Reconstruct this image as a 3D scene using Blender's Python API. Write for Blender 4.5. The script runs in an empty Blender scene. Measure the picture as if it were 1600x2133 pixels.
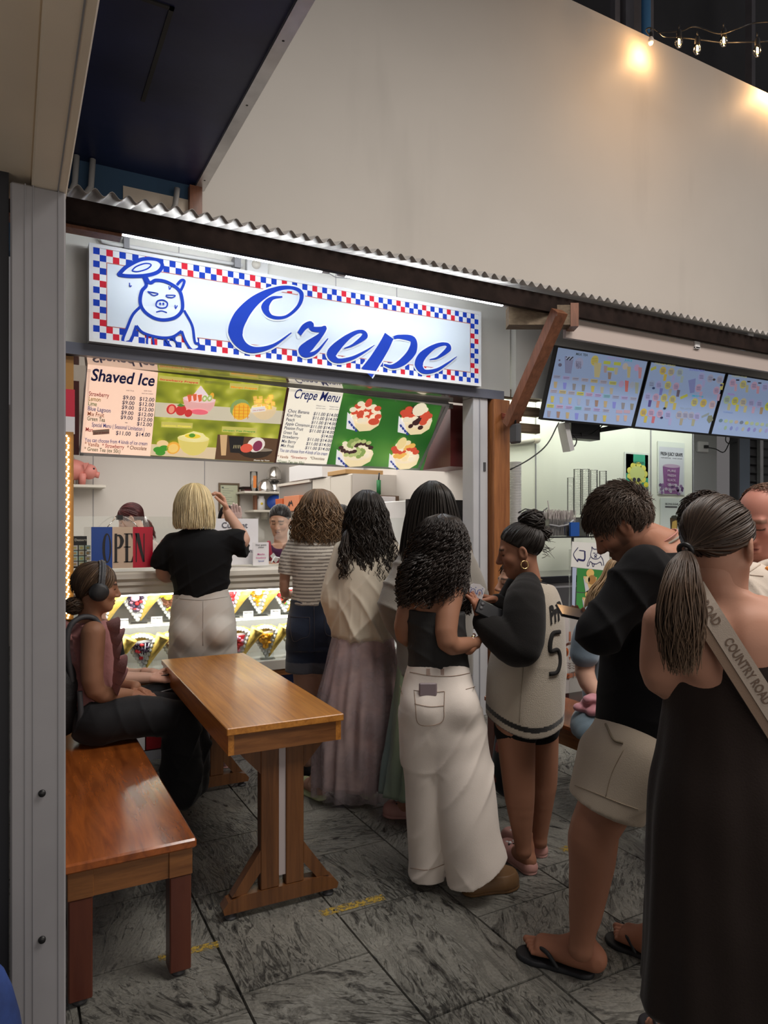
import bpy, math, random
import numpy as np
from mathutils import Vector, Matrix
random.seed(7); np.random.seed(7)
C = bpy.context.scene.collection
SC = bpy.context.scene

# ---------------------------------------------------------------- camera
F, CX, HY, EYE = 1450.0, 800.0, 1095.0, 1.5          # focal length in pixels of the 1600 x 2133 frame, horizon row, eye height
TH = math.atan(2700 / F)                              # angle between the view axis and the shop fronts (world X)
CT, ST = math.cos(TH), math.sin(TH)
cam = bpy.data.cameras.new('camera'); co = bpy.data.objects.new('camera', cam); C.objects.link(co)
co.location = (0, 0, EYE); co.rotation_euler = (math.pi / 2, 0, TH - math.pi / 2)
cam.sensor_width = 36; cam.lens = F / 2133 * 36; cam.shift_y = (HY - 1066.5) / 2133
cam.clip_start = 0.05; SC.camera = co

# ---------------------------------------------------------------- world, lamps, exposure
w = bpy.data.worlds.new('night'); SC.world = w; w.use_nodes = True
w.node_tree.nodes['Background'].inputs[0].default_value = (0.8, 0.75, 0.75, 1)
w.node_tree.nodes['Background'].inputs[1].default_value = 0.15
SC.view_settings.view_transform = 'Standard'; SC.view_settings.look = 'None'
SC.view_settings.gamma = 1; SC.view_settings.exposure = 0.0; SC.view_settings.use_curve_mapping = False
SC.cycles.max_bounces = 6; SC.cycles.diffuse_bounces = 3; SC.cycles.glossy_bounces = 3; SC.cycles.transmission_bounces = 5
SC.cycles.transparent_max_bounces = 8; SC.cycles.caustics_reflective = False; SC.cycles.caustics_refractive = False
SC.cycles.sample_clamp_indirect = 4
def area(name, loc, rot, sx, sy, power, col):
    l = bpy.data.lights.new(name, 'AREA'); l.shape = 'RECTANGLE'; l.size = sx; l.size_y = sy; l.energy = power; l.color = col
    o = bpy.data.objects.new(name, l); C.objects.link(o); o.location = loc; o.rotation_euler = rot; return o
R = math.radians
area('arcade_lamp', (2.6, 0.3, 5.4), (R(8), 0, 0), 3.0, 1.6, 200, (1, .93, .86))          # the arcade's overhead lighting, above and behind the viewer
area('arcade_lamp', (7.5, 0.2, 5.8), (R(20), 0, 0), 3.0, 1.6, 165, (1, .92, .86))
area('front_fill', (2.2, -3.2, 1.9), (R(90), 0, 0), 7.0, 2.4, 72, (1, .9, .8))       # added fill behind the viewer, for backs, pillar and bench
area('beam_fill', (-1.3, .9, 1.1), (0, R(-155), 0), 1.2, 1.2, 3, (1, .86, .7))      # added fill from low left, brightening the beam's underside
area('stall_ceiling_lamp', (1.9, 7.2, 2.86), (0, 0, 0), 2.6, 3.6, 78, (1, .95, .9))
area('stall_ceiling_lamp', (1.8, 5.35, 2.80), (R(-14), 0, 0), 2.6, .3, 11, (1, .95, .88))
area('case_lamp', (1.6, 4.6, 1.05), (R(58), 0, 0), 2.5, .04, 6, (1, .97, .9)); area('case_lamp', (1.6, 4.6, .83), (R(58), 0, 0), 2.5, .03, 5, (1, .97, .9))
area('tea_stall_lamp', (5.6, 4.95, 2.88), (0, 0, 0), 3.6, .3, 24, (.95, 1, .93))
area('tea_stall_lamp', (4.2, 5.05, 2.86), (0, 0, 0), .5, .4, 10, (1, .9, .62))

# ---------------------------------------------------------------- pixel -> place helpers
def flo(px, py, z=0.0):
    d = (EYE - z) * F / (py - HY); r = (px - CX) / F * d
    return Vector((d * CT + r * ST, d * ST - r * CT, z))
def atY(px, py, Y):
    k = (px - CX) / F; d = Y / (ST - k * CT)
    return Vector((d * (CT + k * ST), Y, EYE + (HY - py) / F * d))
def atX(px, py, X):
    k = (px - CX) / F; d = X / (CT + k * ST)
    return Vector((X, d * (ST - k * CT), EYE + (HY - py) / F * d))
def atD(px, py, d):
    r = (px - CX) / F * d
    return Vector((d * CT + r * ST, d * ST - r * CT, EYE + (HY - py) / F * d))

# ---------------------------------------------------------------- materials
M = {}
def nodes(name):
    m = bpy.data.materials.new(name); m.use_nodes = True; M[name] = m
    return m, m.node_tree, m.node_tree.nodes['Principled BSDF']
def N(t, kind, **kw):
    n = t.nodes.new(kind)
    for k, v in kw.items():
        if k in n.inputs: n.inputs[k].default_value = v
        else: setattr(n, k, v)
    return n
def ramp(t, src, stops):
    r = t.nodes.new('ShaderNodeValToRGB'); e = r.color_ramp.elements
    while len(e) < len(stops): e.new(0.5)
    for q, (p, c) in zip(e, stops): q.position = p; q.color = (*c, 1) if len(c) == 3 else c
    t.links.new(src, r.inputs[0]); return r.outputs[0]
def coords(t, scale=(1, 1, 1), rot=(0, 0, 0), kind='Object'):
    tc = t.nodes.new('ShaderNodeTexCoord'); mp = t.nodes.new('ShaderNodeMapping')
    mp.inputs['Scale'].default_value = scale; mp.inputs['Rotation'].default_value = rot
    t.links.new(tc.outputs[kind], mp.inputs[0]); return mp.outputs[0]
def bumped(t, b, h, strength=.3, dist=.01):
    n = N(t, 'ShaderNodeBump', Strength=strength, Distance=dist); t.links.new(h, n.inputs['Height']); t.links.new(n.outputs[0], b.inputs['Normal'])
def mat(name, col, rough=.5, metal=0, var=.0, vs=6, bump=0, bs=60, spec=.5, emit=None, es=0, stretch=(1, 1, 1), bdist=.004, sheen=0, alpha=1):
    """plain surface with optional tone variation and fine relief"""
    m, t, b = nodes(name)
    b.inputs['Base Color'].default_value = (*col, 1); b.inputs['Roughness'].default_value = rough; b.inputs['Metallic'].default_value = metal
    b.inputs['Specular IOR Level'].default_value = spec
    if sheen: b.inputs['Sheen Weight'].default_value = sheen
    if emit: b.inputs['Emission Color'].default_value = (*emit, 1); b.inputs['Emission Strength'].default_value = es
    if alpha < 1: b.inputs['Alpha'].default_value = alpha
    if var or bump: v = coords(t, stretch)
    if var:
        n = N(t, 'ShaderNodeTexNoise', Scale=vs, Detail=5); t.links.new(v, n.inputs['Vector'])
        lo = tuple(max(0, c * (1 - var)) for c in col); hi = tuple(min(1, c * (1 + var)) for c in col)
        t.links.new(ramp(t, n.outputs[0], [(.3, lo), (.7, hi)]), b.inputs['Base Color'])
    if bump:
        n = N(t, 'ShaderNodeTexNoise', Scale=bs, Detail=4); t.links.new(v, n.inputs['Vector']); bumped(t, b, n.outputs[0], bump, bdist)
    return m
def wood(name, dark, light, rough=.3, scale=(1, 14, 14), freq=5, coat=.3):
    m, t, b = nodes(name); v = coords(t, scale)
    n = N(t, 'ShaderNodeTexNoise', Scale=freq, Detail=8, Roughness=.62, Distortion=.6); t.links.new(v, n.inputs['Vector'])
    n2 = N(t, 'ShaderNodeTexNoise', Scale=freq * .25, Detail=2); t.links.new(v, n2.inputs['Vector'])
    mx = N(t, 'ShaderNodeMix', data_type='FLOAT', Factor=.4); t.links.new(n.outputs[0], mx.inputs[2]); t.links.new(n2.outputs[0], mx.inputs[3])
    mid = tuple((a + c) / 2 for a, c in zip(dark, light))
    t.links.new(ramp(t, mx.outputs[0], [(.32, dark), (.48, mid), (.66, light)]), b.inputs['Base Color'])
    b.inputs['Roughness'].default_value = rough; b.inputs['Coat Weight'].default_value = coat; b.inputs['Coat Roughness'].default_value = .16
    bumped(t, b, n.outputs[0], .12, .002); return m
def glow(name, col, s):
    m, t, b = nodes(name); b.inputs['Base Color'].default_value = (*col, 1)
    b.inputs['Emission Color'].default_value = (*col, 1); b.inputs['Emission Strength'].default_value = s; return m
def attr_mat(name, rough=.5, bump=0, bs=80, spec=.5, sheen=0, stretch=(1, 1, 1), coat=0, bdist=.003):
    """base colour from the mesh's own colour attribute 'Col'"""
    m, t, b = nodes(name); a = t.nodes.new('ShaderNodeAttribute'); a.attribute_name = 'Col'
    t.links.new(a.outputs[0], b.inputs['Base Color']); b.inputs['Roughness'].default_value = rough; b.inputs['Specular IOR Level'].default_value = spec
    b.inputs['Sheen Weight'].default_value = sheen; b.inputs['Coat Weight'].default_value = coat
    if bump:
        n = N(t, 'ShaderNodeTexNoise', Scale=bs, Detail=4); t.links.new(coords(t, stretch), n.inputs['Vector']); bumped(t, b, n.outputs[0], bump, bdist)
    return m

def slate():
    m, t, b = nodes('slate')
    oi = t.nodes.new('ShaderNodeObjectInfo'); tc = t.nodes.new('ShaderNodeTexCoord'); g = t.nodes.new('ShaderNodeNewGeometry')
    ad = N(t, 'ShaderNodeVectorMath', operation='MULTIPLY_ADD'); t.links.new(oi.outputs['Random'], ad.inputs[0]); ad.inputs[1].default_value = (37, 53, 0); t.links.new(g.outputs['Position'], ad.inputs[2])
    rot = N(t, 'ShaderNodeVectorRotate', rotation_type='Z_AXIS'); t.links.new(ad.outputs[0], rot.inputs['Vector'])
    mu = N(t, 'ShaderNodeMath', operation='MULTIPLY'); mu.inputs[1].default_value = 2.4; t.links.new(oi.outputs['Random'], mu.inputs[0]); t.links.new(mu.outputs[0], rot.inputs['Angle'])
    mp = N(t, 'ShaderNodeMapping'); mp.inputs['Scale'].default_value = (3.0, 8.5, 1); t.links.new(rot.outputs[0], mp.inputs[0])
    n1 = N(t, 'ShaderNodeTexNoise', Scale=1.25, Detail=9, Roughness=.68, Distortion=1.3); t.links.new(mp.outputs[0], n1.inputs['Vector'])
    n2 = N(t, 'ShaderNodeTexNoise', Scale=90, Detail=3); t.links.new(g.outputs['Position'], n2.inputs['Vector'])
    n3 = N(t, 'ShaderNodeTexNoise', Scale=2.2, Detail=3); t.links.new(g.outputs['Position'], n3.inputs['Vector'])
    base = ramp(t, n3.outputs[0], [(.3, (.165, .164, .146)), (.7, (.29, .284, .252))])
    mp2 = N(t, 'ShaderNodeMapping'); mp2.inputs['Scale'].default_value = (5, 19, 1); t.links.new(rot.outputs[0], mp2.inputs[0])
    n4 = N(t, 'ShaderNodeTexNoise', Scale=1.6, Detail=9, Roughness=.74, Distortion=2.2); t.links.new(mp2.outputs[0], n4.inputs['Vector'])
    pw = N(t, 'ShaderNodeMath', operation='MULTIPLY_ADD'); pw.inputs[1].default_value = .42; t.links.new(n3.outputs[0], pw.inputs[0])
    t.links.new(n4.outputs[0], pw.inputs[2]); fine = ramp(t, pw.outputs[0], [(.56, (.2, .2, .2)), (.66, (1, 1, 1))])
    c0 = ramp(t, n1.outputs[0], [(.33, (.0, .0, .0)), (.43, (1, 1, 1)), (1, (1, 1, 1))])
    cm = N(t, 'ShaderNodeMix', data_type='RGBA', blend_type='MULTIPLY'); cm.inputs[0].default_value = 1; t.links.new(c0, cm.inputs[6]); t.links.new(fine, cm.inputs[7]); crack = cm.outputs[2]
    mx = N(t, 'ShaderNodeMix', data_type='RGBA'); t.links.new(crack, mx.inputs[0]); mx.inputs[6].default_value = (.028, .028, .027, 1); t.links.new(base, mx.inputs[7])
    sp = ramp(t, n2.outputs[0], [(.3, (.72, .72, .72)), (.7, (1.1, 1.1, 1.1))])
    mm = N(t, 'ShaderNodeMix', data_type='RGBA', blend_type='MULTIPLY'); mm.inputs[0].default_value = 1; t.links.new(mx.outputs[2], mm.inputs[6]); t.links.new(sp, mm.inputs[7])
    t.links.new(mm.outputs[2], b.inputs['Base Color'])
    t.links.new(ramp(t, n1.outputs[0], [(.3, (.24, .24, .24)), (.7, (.44, .44, .44))]), b.inputs['Roughness'])
    st = ramp(t, n1.outputs[0], [(.34, (0, 0, 0)), (.44, (.6, .6, .6)), (.5, (.55, .55, .55)), (.6, (.95, .95, .95)), (.7, (.8, .8, .8))])
    sm = N(t, 'ShaderNodeMath', operation='ADD'); t.links.new(st, sm.inputs[0]); t.links.new(fine, sm.inputs[1]); bumped(t, b, sm.outputs[0], .75, .012)
slate()
def painted(name, col, streak=0, rough=.6, dirt=(.5, .47, .42)):
    m, t, b = nodes(name); v = coords(t, (1, 1, .18)); v2 = coords(t)
    n = N(t, 'ShaderNodeTexNoise', Scale=2.2, Detail=6); t.links.new(v, n.inputs['Vector'])
    n2 = N(t, 'ShaderNodeTexNoise', Scale=.7, Detail=4); t.links.new(v2, n2.inputs['Vector'])
    c1 = ramp(t, n.outputs[0], [(.28, tuple(a * (1 - streak) for a in col)), (.42, col), (1, col)])
    c2 = ramp(t, n2.outputs[0], [(.35, (1 - streak * .7,) * 3), (.6, (1, 1, 1))])
    mm = N(t, 'ShaderNodeMix', data_type='RGBA', blend_type='MULTIPLY'); mm.inputs[0].default_value = 1; t.links.new(c1, mm.inputs[6]); t.links.new(c2, mm.inputs[7])
    t.links.new(mm.outputs[2], b.inputs['Base Color']); b.inputs['Roughness'].default_value = rough
    bumped(t, b, n2.outputs[0], .05, .02)
painted('wall_white', (.88, .87, .82), .06); painted('hoarding', (.53, .5, .455), .09); painted('interior', (.72, .68, .63), .03)
painted('tea_wall', (.7, .72, .64), .04); painted('blue_paint', (.05, .12, .22), .3)
mat('navy', (.018, .026, .085), .38, var=.3, vs=2, bump=.15, bs=3, bdist=.03)
mat('white_metal', (.5, .5, .52), .35, var=.05, vs=4); mat('cream_metal', (.85, .74, .6), .45, var=.06, vs=3)
mat('pillar_metal', (.3, .295, .31), .42, var=.07, vs=5); mat('alu', (.62, .62, .63), .32, .8, var=.12, vs=8)
mat('steel', (.7, .69, .67), .2, 1); mat('chrome', (.8, .8, .8), .12, 1); mat('gold', (.9, .66, .3), .22, 1)
mat('black', (.012, .012, .013), .4); mat('black_gloss', (.01, .01, .012), .15); mat('dark_grey', (.06, .06, .065), .5)
mat('grey', (.28, .28, .3), .5); mat('white', (.8, .8, .8), .4); mat('gloss_white', (.82, .8, .76), .07); mat('paper', (.82, .8, .82), .6)
mat('dark_timber', (.018, .011, .009), .8, spec=.12, var=.4, vs=9, bump=.3, bs=30); mat('maroon', (.09, .012, .012), .4)
mat('corrugated', (.42, .4, .38), .45, var=.1, vs=3); mat('grout', (.03, .03, .03), .8, bump=.4, bs=40)
mat('cream', (.72, .68, .6), .4); mat('conduit', (.5, .49, .47), .45); ym_, yt_, yb_ = nodes('yellow_paint'); yb_.inputs['Base Color'].default_value = (.45, .3, .04, 1); yb_.inputs['Roughness'].default_value = .7; yn_ = N(yt_, 'ShaderNodeTexNoise', Scale=70, Detail=5, Roughness=.7); yt_.links.new(coords(yt_, (1, 1, 1)), yn_.inputs['Vector']); yt_.links.new(ramp(yt_, yn_.outputs[0], [(.42, (0, 0, 0)), (.56, (.9, .9, .9))]), yb_.inputs['Alpha'])
wood('table_wood', (.3, .1, .016), (.64, .27, .05), .3, (26, 1.2, 26), 3.2); wood('bench_wood', (.12, .026, .006), (.44, .115, .02), .2, (14, 1.6, 14), 2.2, .7)
wood('bench_frame', (.12, .042, .012), (.3, .12, .036), .35, (2, 2, 22), 3); wood('leg_red', (.07, .014, .008), (.12, .03, .014), .4, (14, 14, 1.5), 2)
wood('post_wood', (.16, .05, .015), (.36, .14, .045), .4, (16, 16, 1.2), 3); wood('grey_wood', (.09, .06, .035), (.22, .16, .1), .7, (1, 14, 14), 4, 0)
wood('strut_wood', (.1, .035, .016), (.26, .1, .05), .5, (12, 12, 2), 3, .1); wood('table_leg', (.075, .027, .009), (.19, .075, .024), .34, (20, 20, 1.2), 3)
glow('tube_light', (.93, .97, 1), 36); glow('case_light', (.95, 1, .96), 4.5); glow('bulb_glow', (1, .62, .22), 30); glow('led', (1, .78, .4), 5)
glow('ceiling_tube', (.95, 1, .97), 5)
def glassm(name, tint=(1, 1, 1), a=.12, rough=.03):
    m, t, b = nodes(name); out = t.nodes['Material Output']; tr = N(t, 'ShaderNodeBsdfTransparent'); gl = N(t, 'ShaderNodeBsdfGlossy', Roughness=rough)
    tr.inputs[0].default_value = (*tint, 1); fr = N(t, 'ShaderNodeFresnel', IOR=1.35); mx = t.nodes.new('ShaderNodeMixShader')
    ad = N(t, 'ShaderNodeMath', operation='ADD'); ad.inputs[1].default_value = a * .3; t.links.new(fr.outputs[0], ad.inputs[0]); t.links.new(ad.outputs[0], mx.inputs[0])
    t.links.new(tr.outputs[0], mx.inputs[1]); t.links.new(gl.outputs[0], mx.inputs[2]); t.links.new(mx.outputs[0], out.inputs[0])
glassm('glass', (.97, .99, .98), .08); glassm('clear_plastic', (.96, .97, .96), .3, .12)
PALE = {}
def flat(col, rough=.5, e=0):
    """printed colour; prints on screens and the menu board are also given a glow"""
    k = (tuple(round(c, 3) for c in col), rough, e)
    if k not in PALE: PALE[k] = mat('print_%d' % len(PALE), col, rough, emit=col if e else None, es=e)
    return PALE[k]

# ---------------------------------------------------------------- mesh helpers
class MB:
    def __init__(s): s.v = []; s.f = []; s.m = []; s.mats = []; s.sm = []
    def mi(s, m):
        m = M[m] if isinstance(m, str) else m
        if m not in s.mats: s.mats.append(m)
        return s.mats.index(m)
    def add(s, vs, fs, m, smooth=False):
        o = len(s.v); s.v += [tuple(v) for v in vs]; k = s.mi(m)
        for f in fs: s.f.append(tuple(i + o for i in f)); s.m.append(k); s.sm.append(smooth)
        return s
    def box(s, a, b, m, bev=0):
        x0, y0, z0 = a; x1, y1, z1 = b
        if not bev:
            vs = [(x0, y0, z0), (x1, y0, z0), (x1, y1, z0), (x0, y1, z0), (x0, y0, z1), (x1, y0, z1), (x1, y1, z1), (x0, y1, z1)]
            return s.add(vs, [(0, 3, 2, 1), (4, 5, 6, 7), (0, 1, 5, 4), (1, 2, 6, 5), (2, 3, 7, 6), (3, 0, 4, 7)], m)
        e = min(bev, .49 * min(x1 - x0, y1 - y0, z1 - z0)); vs = []
        for z, i in ((z0, e), (z0 + e, 0), (z1 - e, 0), (z1, e)):
            vs += [(x0 + i, y0 + e if not i else y0 + i, z), (x0 + (e if not i else i), y0 + i, z), (x1 - (e if not i else i), y0 + i, z), (x1 - i, y0 + (e if not i else i), z),
                   (x1 - i, y1 - (e if not i else i), z), (x1 - (e if not i else i), y1 - i, z), (x0 + (e if not i else i), y1 - i, z), (x0 + i, y1 - (e if not i else i), z)]
        fs = [tuple(range(7, -1, -1)), tuple(range(24, 32))]
        for k in range(3):
            for i in range(8): j = (i + 1) % 8; fs.append((k * 8 + i, k * 8 + j, k * 8 + 8 + j, k * 8 + 8 + i))
        return s.add(vs, fs, m)
    def quad(s, pts, m): return s.add(pts, [tuple(range(len(pts)))], m)
    def obox(s, c, ax, ay, az, m):
        """box about c with half-axis vectors ax, ay, az"""
        c, ax, ay, az = map(Vector, (c, ax, ay, az)); vs = [c + i * ax + j * ay + k * az for k in (-1, 1) for i, j in ((-1, -1), (1, -1), (1, 1), (-1, 1))]
        return s.add(vs, [(0, 3, 2, 1), (4, 5, 6, 7), (0, 1, 5, 4), (1, 2, 6, 5), (2, 3, 7, 6), (3, 0, 4, 7)], m)
    def bar(s, p, q, wx, wy, m, up=(0, 0, 1)):
        p, q = Vector(p), Vector(q); d = q - p; x = d.cross(Vector(up))
        if x.length < 1e-6: x = Vector((1, 0, 0))
        x.normalize(); y = x.cross(d).normalized(); return s.obox((p + q) / 2, x * wx / 2, y * wy / 2, d / 2, m)
    def prism(s, poly, h, m, o=(0, 0, 0), ax=(1, 0, 0), ay=(0, 1, 0)):
        """polygon in the plane (ax, ay) through o, given thickness h along ax x ay"""
        o, ax, ay = map(Vector, (o, ax, ay)); n = ax.cross(ay).normalized() * h; k = len(poly); b = [o + ax * x + ay * y for x, y in poly]
        return s.add(b + [p + n for p in b], [tuple(range(k - 1, -1, -1)), tuple(range(k, 2 * k))] + [(i, (i + 1) % k, k + (i + 1) % k, k + i) for i in range(k)], m)
    def tube(s, pts, r, m, n=8, cap=True):
        pts = [Vector(p) for p in pts]; rs = r if isinstance(r, (list, tuple)) else [r] * len(pts); vs = []; prev = None
        for i, p in enumerate(pts):
            d = (pts[min(i + 1, len(pts) - 1)] - pts[max(i - 1, 0)]).normalized()
            x = (prev - d * prev.dot(d)) if prev is not None else d.orthogonal()
            x = x.normalized() if x.length > 1e-6 else d.orthogonal().normalized(); prev = x; y = d.cross(x)
            vs += [p + (x * math.cos(a) + y * math.sin(a)) * rs[i] for a in (2 * math.pi * k / n for k in range(n))]
        fs = [(i * n + k, i * n + (k + 1) % n, (i + 1) * n + (k + 1) % n, (i + 1) * n + k) for i in range(len(pts) - 1) for k in range(n)]
        if cap: fs += [tuple(range(n - 1, -1, -1)), tuple(range(len(vs) - n, len(vs)))]
        return s.add(vs, fs, m, True)
    def lathe(s, prof, m, c=(0, 0, 0), n=20, ax=None):
        c = Vector(c); vs = []; Q = Matrix.Identity(3) if ax is None else Vector((0, 0, 1)).rotation_difference(Vector(ax)).to_matrix()
        for r, z in prof: vs += [c + Q @ Vector((r * math.cos(2 * math.pi * k / n), r * math.sin(2 * math.pi * k / n), z)) for k in range(n)]
        fs = [(i * n + k, i * n + (k + 1) % n, (i + 1) * n + (k + 1) % n, (i + 1) * n + k) for i in range(len(prof) - 1) for k in range(n)]
        return s.add(vs, fs, m, True)
    def ball(s, c, r, m, n=10, k=7):
        rx, ry, rz = r if isinstance(r, (tuple, list)) else (r, r, r); c = Vector(c); vs = []
        for i in range(k + 1):
            a = math.pi * i / k; vs += [c + Vector((rx * math.sin(a) * math.cos(2 * math.pi * j / n), ry * math.sin(a) * math.sin(2 * math.pi * j / n), rz * math.cos(a))) for j in range(n)]
        return s.add(vs, [((i + 1) * n + j, (i + 1) * n + (j + 1) % n, i * n + (j + 1) % n, i * n + j) for i in range(k) for j in range(n)], m, True)
    def build(s, name, parent=None, smooth=None):
        me = bpy.data.meshes.new(name); me.from_pydata(s.v, [], s.f)
        for m in s.mats: me.materials.append(m)
        me.polygons.foreach_set('material_index', s.m); me.polygons.foreach_set('use_smooth', s.sm); me.update()
        o = bpy.data.objects.new(name, me); C.objects.link(o)
        if parent is not None: o.parent = parent
        return o
def tag(o, label=None, cat=None, group=None, kind=None):
    for k, v in (('label', label), ('category', cat), ('group', group), ('kind', kind)):
        if v: o[k] = v
    return o
def thing(name, loc, label, cat, group=None, rz=0):
    o = bpy.data.objects.new(name, None); C.objects.link(o); o.location = loc; o.rotation_euler = (0, 0, rz); o.empty_display_size = .05
    return tag(o, label, cat, group)
def struct(mb, name, parent=None):
    o = mb.build(name, parent)
    if parent is None: o['kind'] = 'structure'
    return o
def copy_tree(o, parent=None):
    c = o.copy(); C.objects.link(c); c.parent = parent
    for ch in o.children: copy_tree(ch, c)
    return c
_txt = {}
def text_mesh(s, bold=0, shear=0):
    k = (s, bold, shear)
    if k not in _txt:
        cu = bpy.data.curves.new('lettering', 'FONT'); cu.body = s; cu.size = 1; cu.offset = bold; cu.shear = shear; cu.resolution_u = 3; cu.align_x = 'LEFT'
        ob = bpy.data.objects.new('lettering', cu); me = ob.to_mesh()
        v = np.array([p.co[:2] for p in me.vertices]).reshape(-1, 2); f = [tuple(p.vertices) for p in me.polygons]; ob.to_mesh_clear(); bpy.data.objects.remove(ob)
        _txt[k] = (v, f)
    return _txt[k]
class Plane:
    """a printed face: origin o (lower left), unit axes x and y, prints lie `lift` proud of it"""
    def __init__(s, o, x, y, mb, lift=.001): s.o, s.x, s.y, s.mb, s.l = Vector(o), Vector(x).normalized(), Vector(y).normalized(), mb, lift; s.n = s.x.cross(s.y)
    def p(s, x, y, k=1): return s.o + s.x * x + s.y * y + s.n * s.l * k
    def rect(s, x0, y0, x1, y1, m, k=1): s.mb.quad([s.p(x0, y0, k), s.p(x1, y0, k), s.p(x1, y1, k), s.p(x0, y1, k)], m)
    def poly(s, pts, m, k=1): s.mb.quad([s.p(x, y, k) for x, y in pts], m)
    def disc(s, x, y, rx, ry, m, k=1, n=16, a0=0, a1=2 * math.pi, tilt=0):
        c, q = math.cos(tilt), math.sin(tilt); P = []
        for i in range(n + (0 if abs(a1 - a0 - 2 * math.pi) < 1e-6 else 1)):
            a = a0 + (a1 - a0) * i / n; u, v = rx * math.cos(a), ry * math.sin(a); P.append((x + u * c - v * q, y + u * q + v * c))
        s.poly(P, m, k)
    def text(s, t, x, y, size, m, k=2, bold=.012, shear=0, width=None, align='L', cond=1):
        v, f = text_mesh(t, bold, shear)
        if not len(v): return
        sc = size; w = v[:, 0].max() * sc * cond; cx = cond
        if width: cx = cond * width / w; w = width
        x0 = x - (w / 2 if align == 'C' else w if align == 'R' else 0)
        s.mb.add([s.p(x0 + a * sc * cx, y + b * sc, k) for a, b in v], f, m)
    def stroke(s, pts, wid, m, k=2):
        """brush line through pts; wid a number or one width per point"""
        P = np.array(pts, float); W = np.full(len(P), wid) if np.isscalar(wid) else np.array(wid, float)
        tt = np.linspace(0, len(P) - 1, (len(P) - 1) * 8 + 1); Q = np.stack([crom(tt, P[:, i]) for i in (0, 1)], 1); W = np.interp(tt, range(len(P)), W)
        d = np.gradient(Q, axis=0); d /= np.maximum(np.linalg.norm(d, axis=1), 1e-9)[:, None]; nn = np.stack([-d[:, 1], d[:, 0]], 1) * W[:, None] / 2
        L, Rr = Q + nn, Q - nn; n = len(Q)
        s.mb.add([s.p(*q, k + i * .012) for i, q in enumerate(L)] + [s.p(*q, k + i * .012) for i, q in enumerate(Rr)], [(n + i, n + i + 1, i + 1, i) for i in range(n - 1)], m)
def crom(t, y):
    y = np.asarray(y, float); n = len(y); i = np.clip(np.floor(t).astype(int), 0, n - 2); f = t - i
    m = np.gradient(y); a, b, ma, mb_ = y[i], y[i + 1], m[i], m[i + 1]
    return (2 * f**3 - 3 * f**2 + 1) * a + (f**3 - 2 * f**2 + f) * ma + (-2 * f**3 + 3 * f**2) * b + (f**3 - f**2) * mb_

# ================================================================ THE SETTING
fl = MB(); fl.box((-3, -1.5, -.06), (10, 12, -.012), 'grout'); fl.box((-3, 4.72, -.012), (10, 12, -.002), 'slate'); fl.box((5.28, -1.5, -.012), (10, 4.72, -.002), 'slate')
floor = struct(fl, 'floor')
known = {-1: [2.11, 2.5, 2.945], 0: [2.18, 2.83, 3.31], 1: [1.8, 2.44, 2.925, 3.415], 2: [1.69, 2.18, 2.66], 3: [1.4, 1.9, 2.36, 2.97]}
rt = random.Random(3)
for c in range(-3, 10):
    js = list(known.get(c, [2.2 + rt.random() * .4]))
    while js[0] > .5: js.insert(0, js[0] - rt.choice((.47, .47, .62)))
    while js[-1] < 4.72: js.append(js[-1] + rt.choice((.47, .48, .62)))
    x0, x1 = .65 + .4625 * c, .65 + .4625 * (c + 1)
    for a, b in zip(js, js[1:]):
        if x1 < -.4 or a > 4.7: continue
        t = MB(); b = min(b, 4.72); dz = rt.uniform(-.0012, .0012); e = .0042
        vs = [(x0 + .002, a + .002, -.012), (x1 - .002, a + .002, -.012), (x1 - .002, b - .002, -.012), (x0 + .002, b - .002, -.012)]
        vs += [(x0 + e, a + e, dz), (x1 - e, a + e, dz), (x1 - e, b - e, dz), (x0 + e, b - e, dz)]
        t.add(vs, [(4, 5, 6, 7), (0, 1, 5, 4), (1, 2, 6, 5), (2, 3, 7, 6), (3, 0, 4, 7)], 'slate'); t.build('tile', floor)
# worn yellow dashes painted on the tiles
ym = MB()
for (a, b, wv) in (((668, 1903), (800, 1868), .045), ((330, 1996), (455, 1966), .04), ((1170, 1771), (1192, 1764), .05)):
    p, q = flo(*a, .0022), flo(*b, .0022); d = (q - p); n = Vector((-d.y, d.x, 0)).normalized() * wv
    ym.quad([p - n / 2, q - n / 2, q + n / 2, p + n / 2], 'yellow_paint')
yo = ym.build('floor_marking', floor); yo['label'] = 'worn yellow paint dashes'

# ---- upper building: white hoarding, navy soffit, metal edge, blue wall
b = MB(); b.box((1.06, 4.62, 3.05), (9.5, 4.72, 6.13), 'hoarding'); struct(b, 'wall_upper')
b = MB(); b.box((-1.5, 4.60, 3.1), (1.05, 4.70, 3.72), 'blue_paint'); b.box((.62, 4.592, 3.3), (1.02, 4.6, 3.62), 'cream_metal'); wb = struct(b, 'wall_blue')
b = MB(); b.box((-2.5, -.6, 3.72), (1.06, 4.62, 3.8), 'navy')
for a, q in (((.15, 3.05, 3.714), (.62, 3.07, 3.722)), ((.6, 3.05, 3.714), (.62, 3.8, 3.722))): b.box(a, q, 'black')
struct(b, 'ceiling_soffit')
b = MB(); b.box((1.06, -.6, 3.70), (1.125, 4.60, 3.82), 'alu')
for y in (4.45, 3.55, 3.0, 2.4, 1.8): b.ball((1.092, y, 3.7), (.007, .007, .002), 'black', 8, 4)
struct(b, 'trim_1')
b = MB(); b.box((1.02, 4.545, 3.43), (1.1, 4.6, 3.70), 'strut_wood'); struct(b, 'trim_2')
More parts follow.
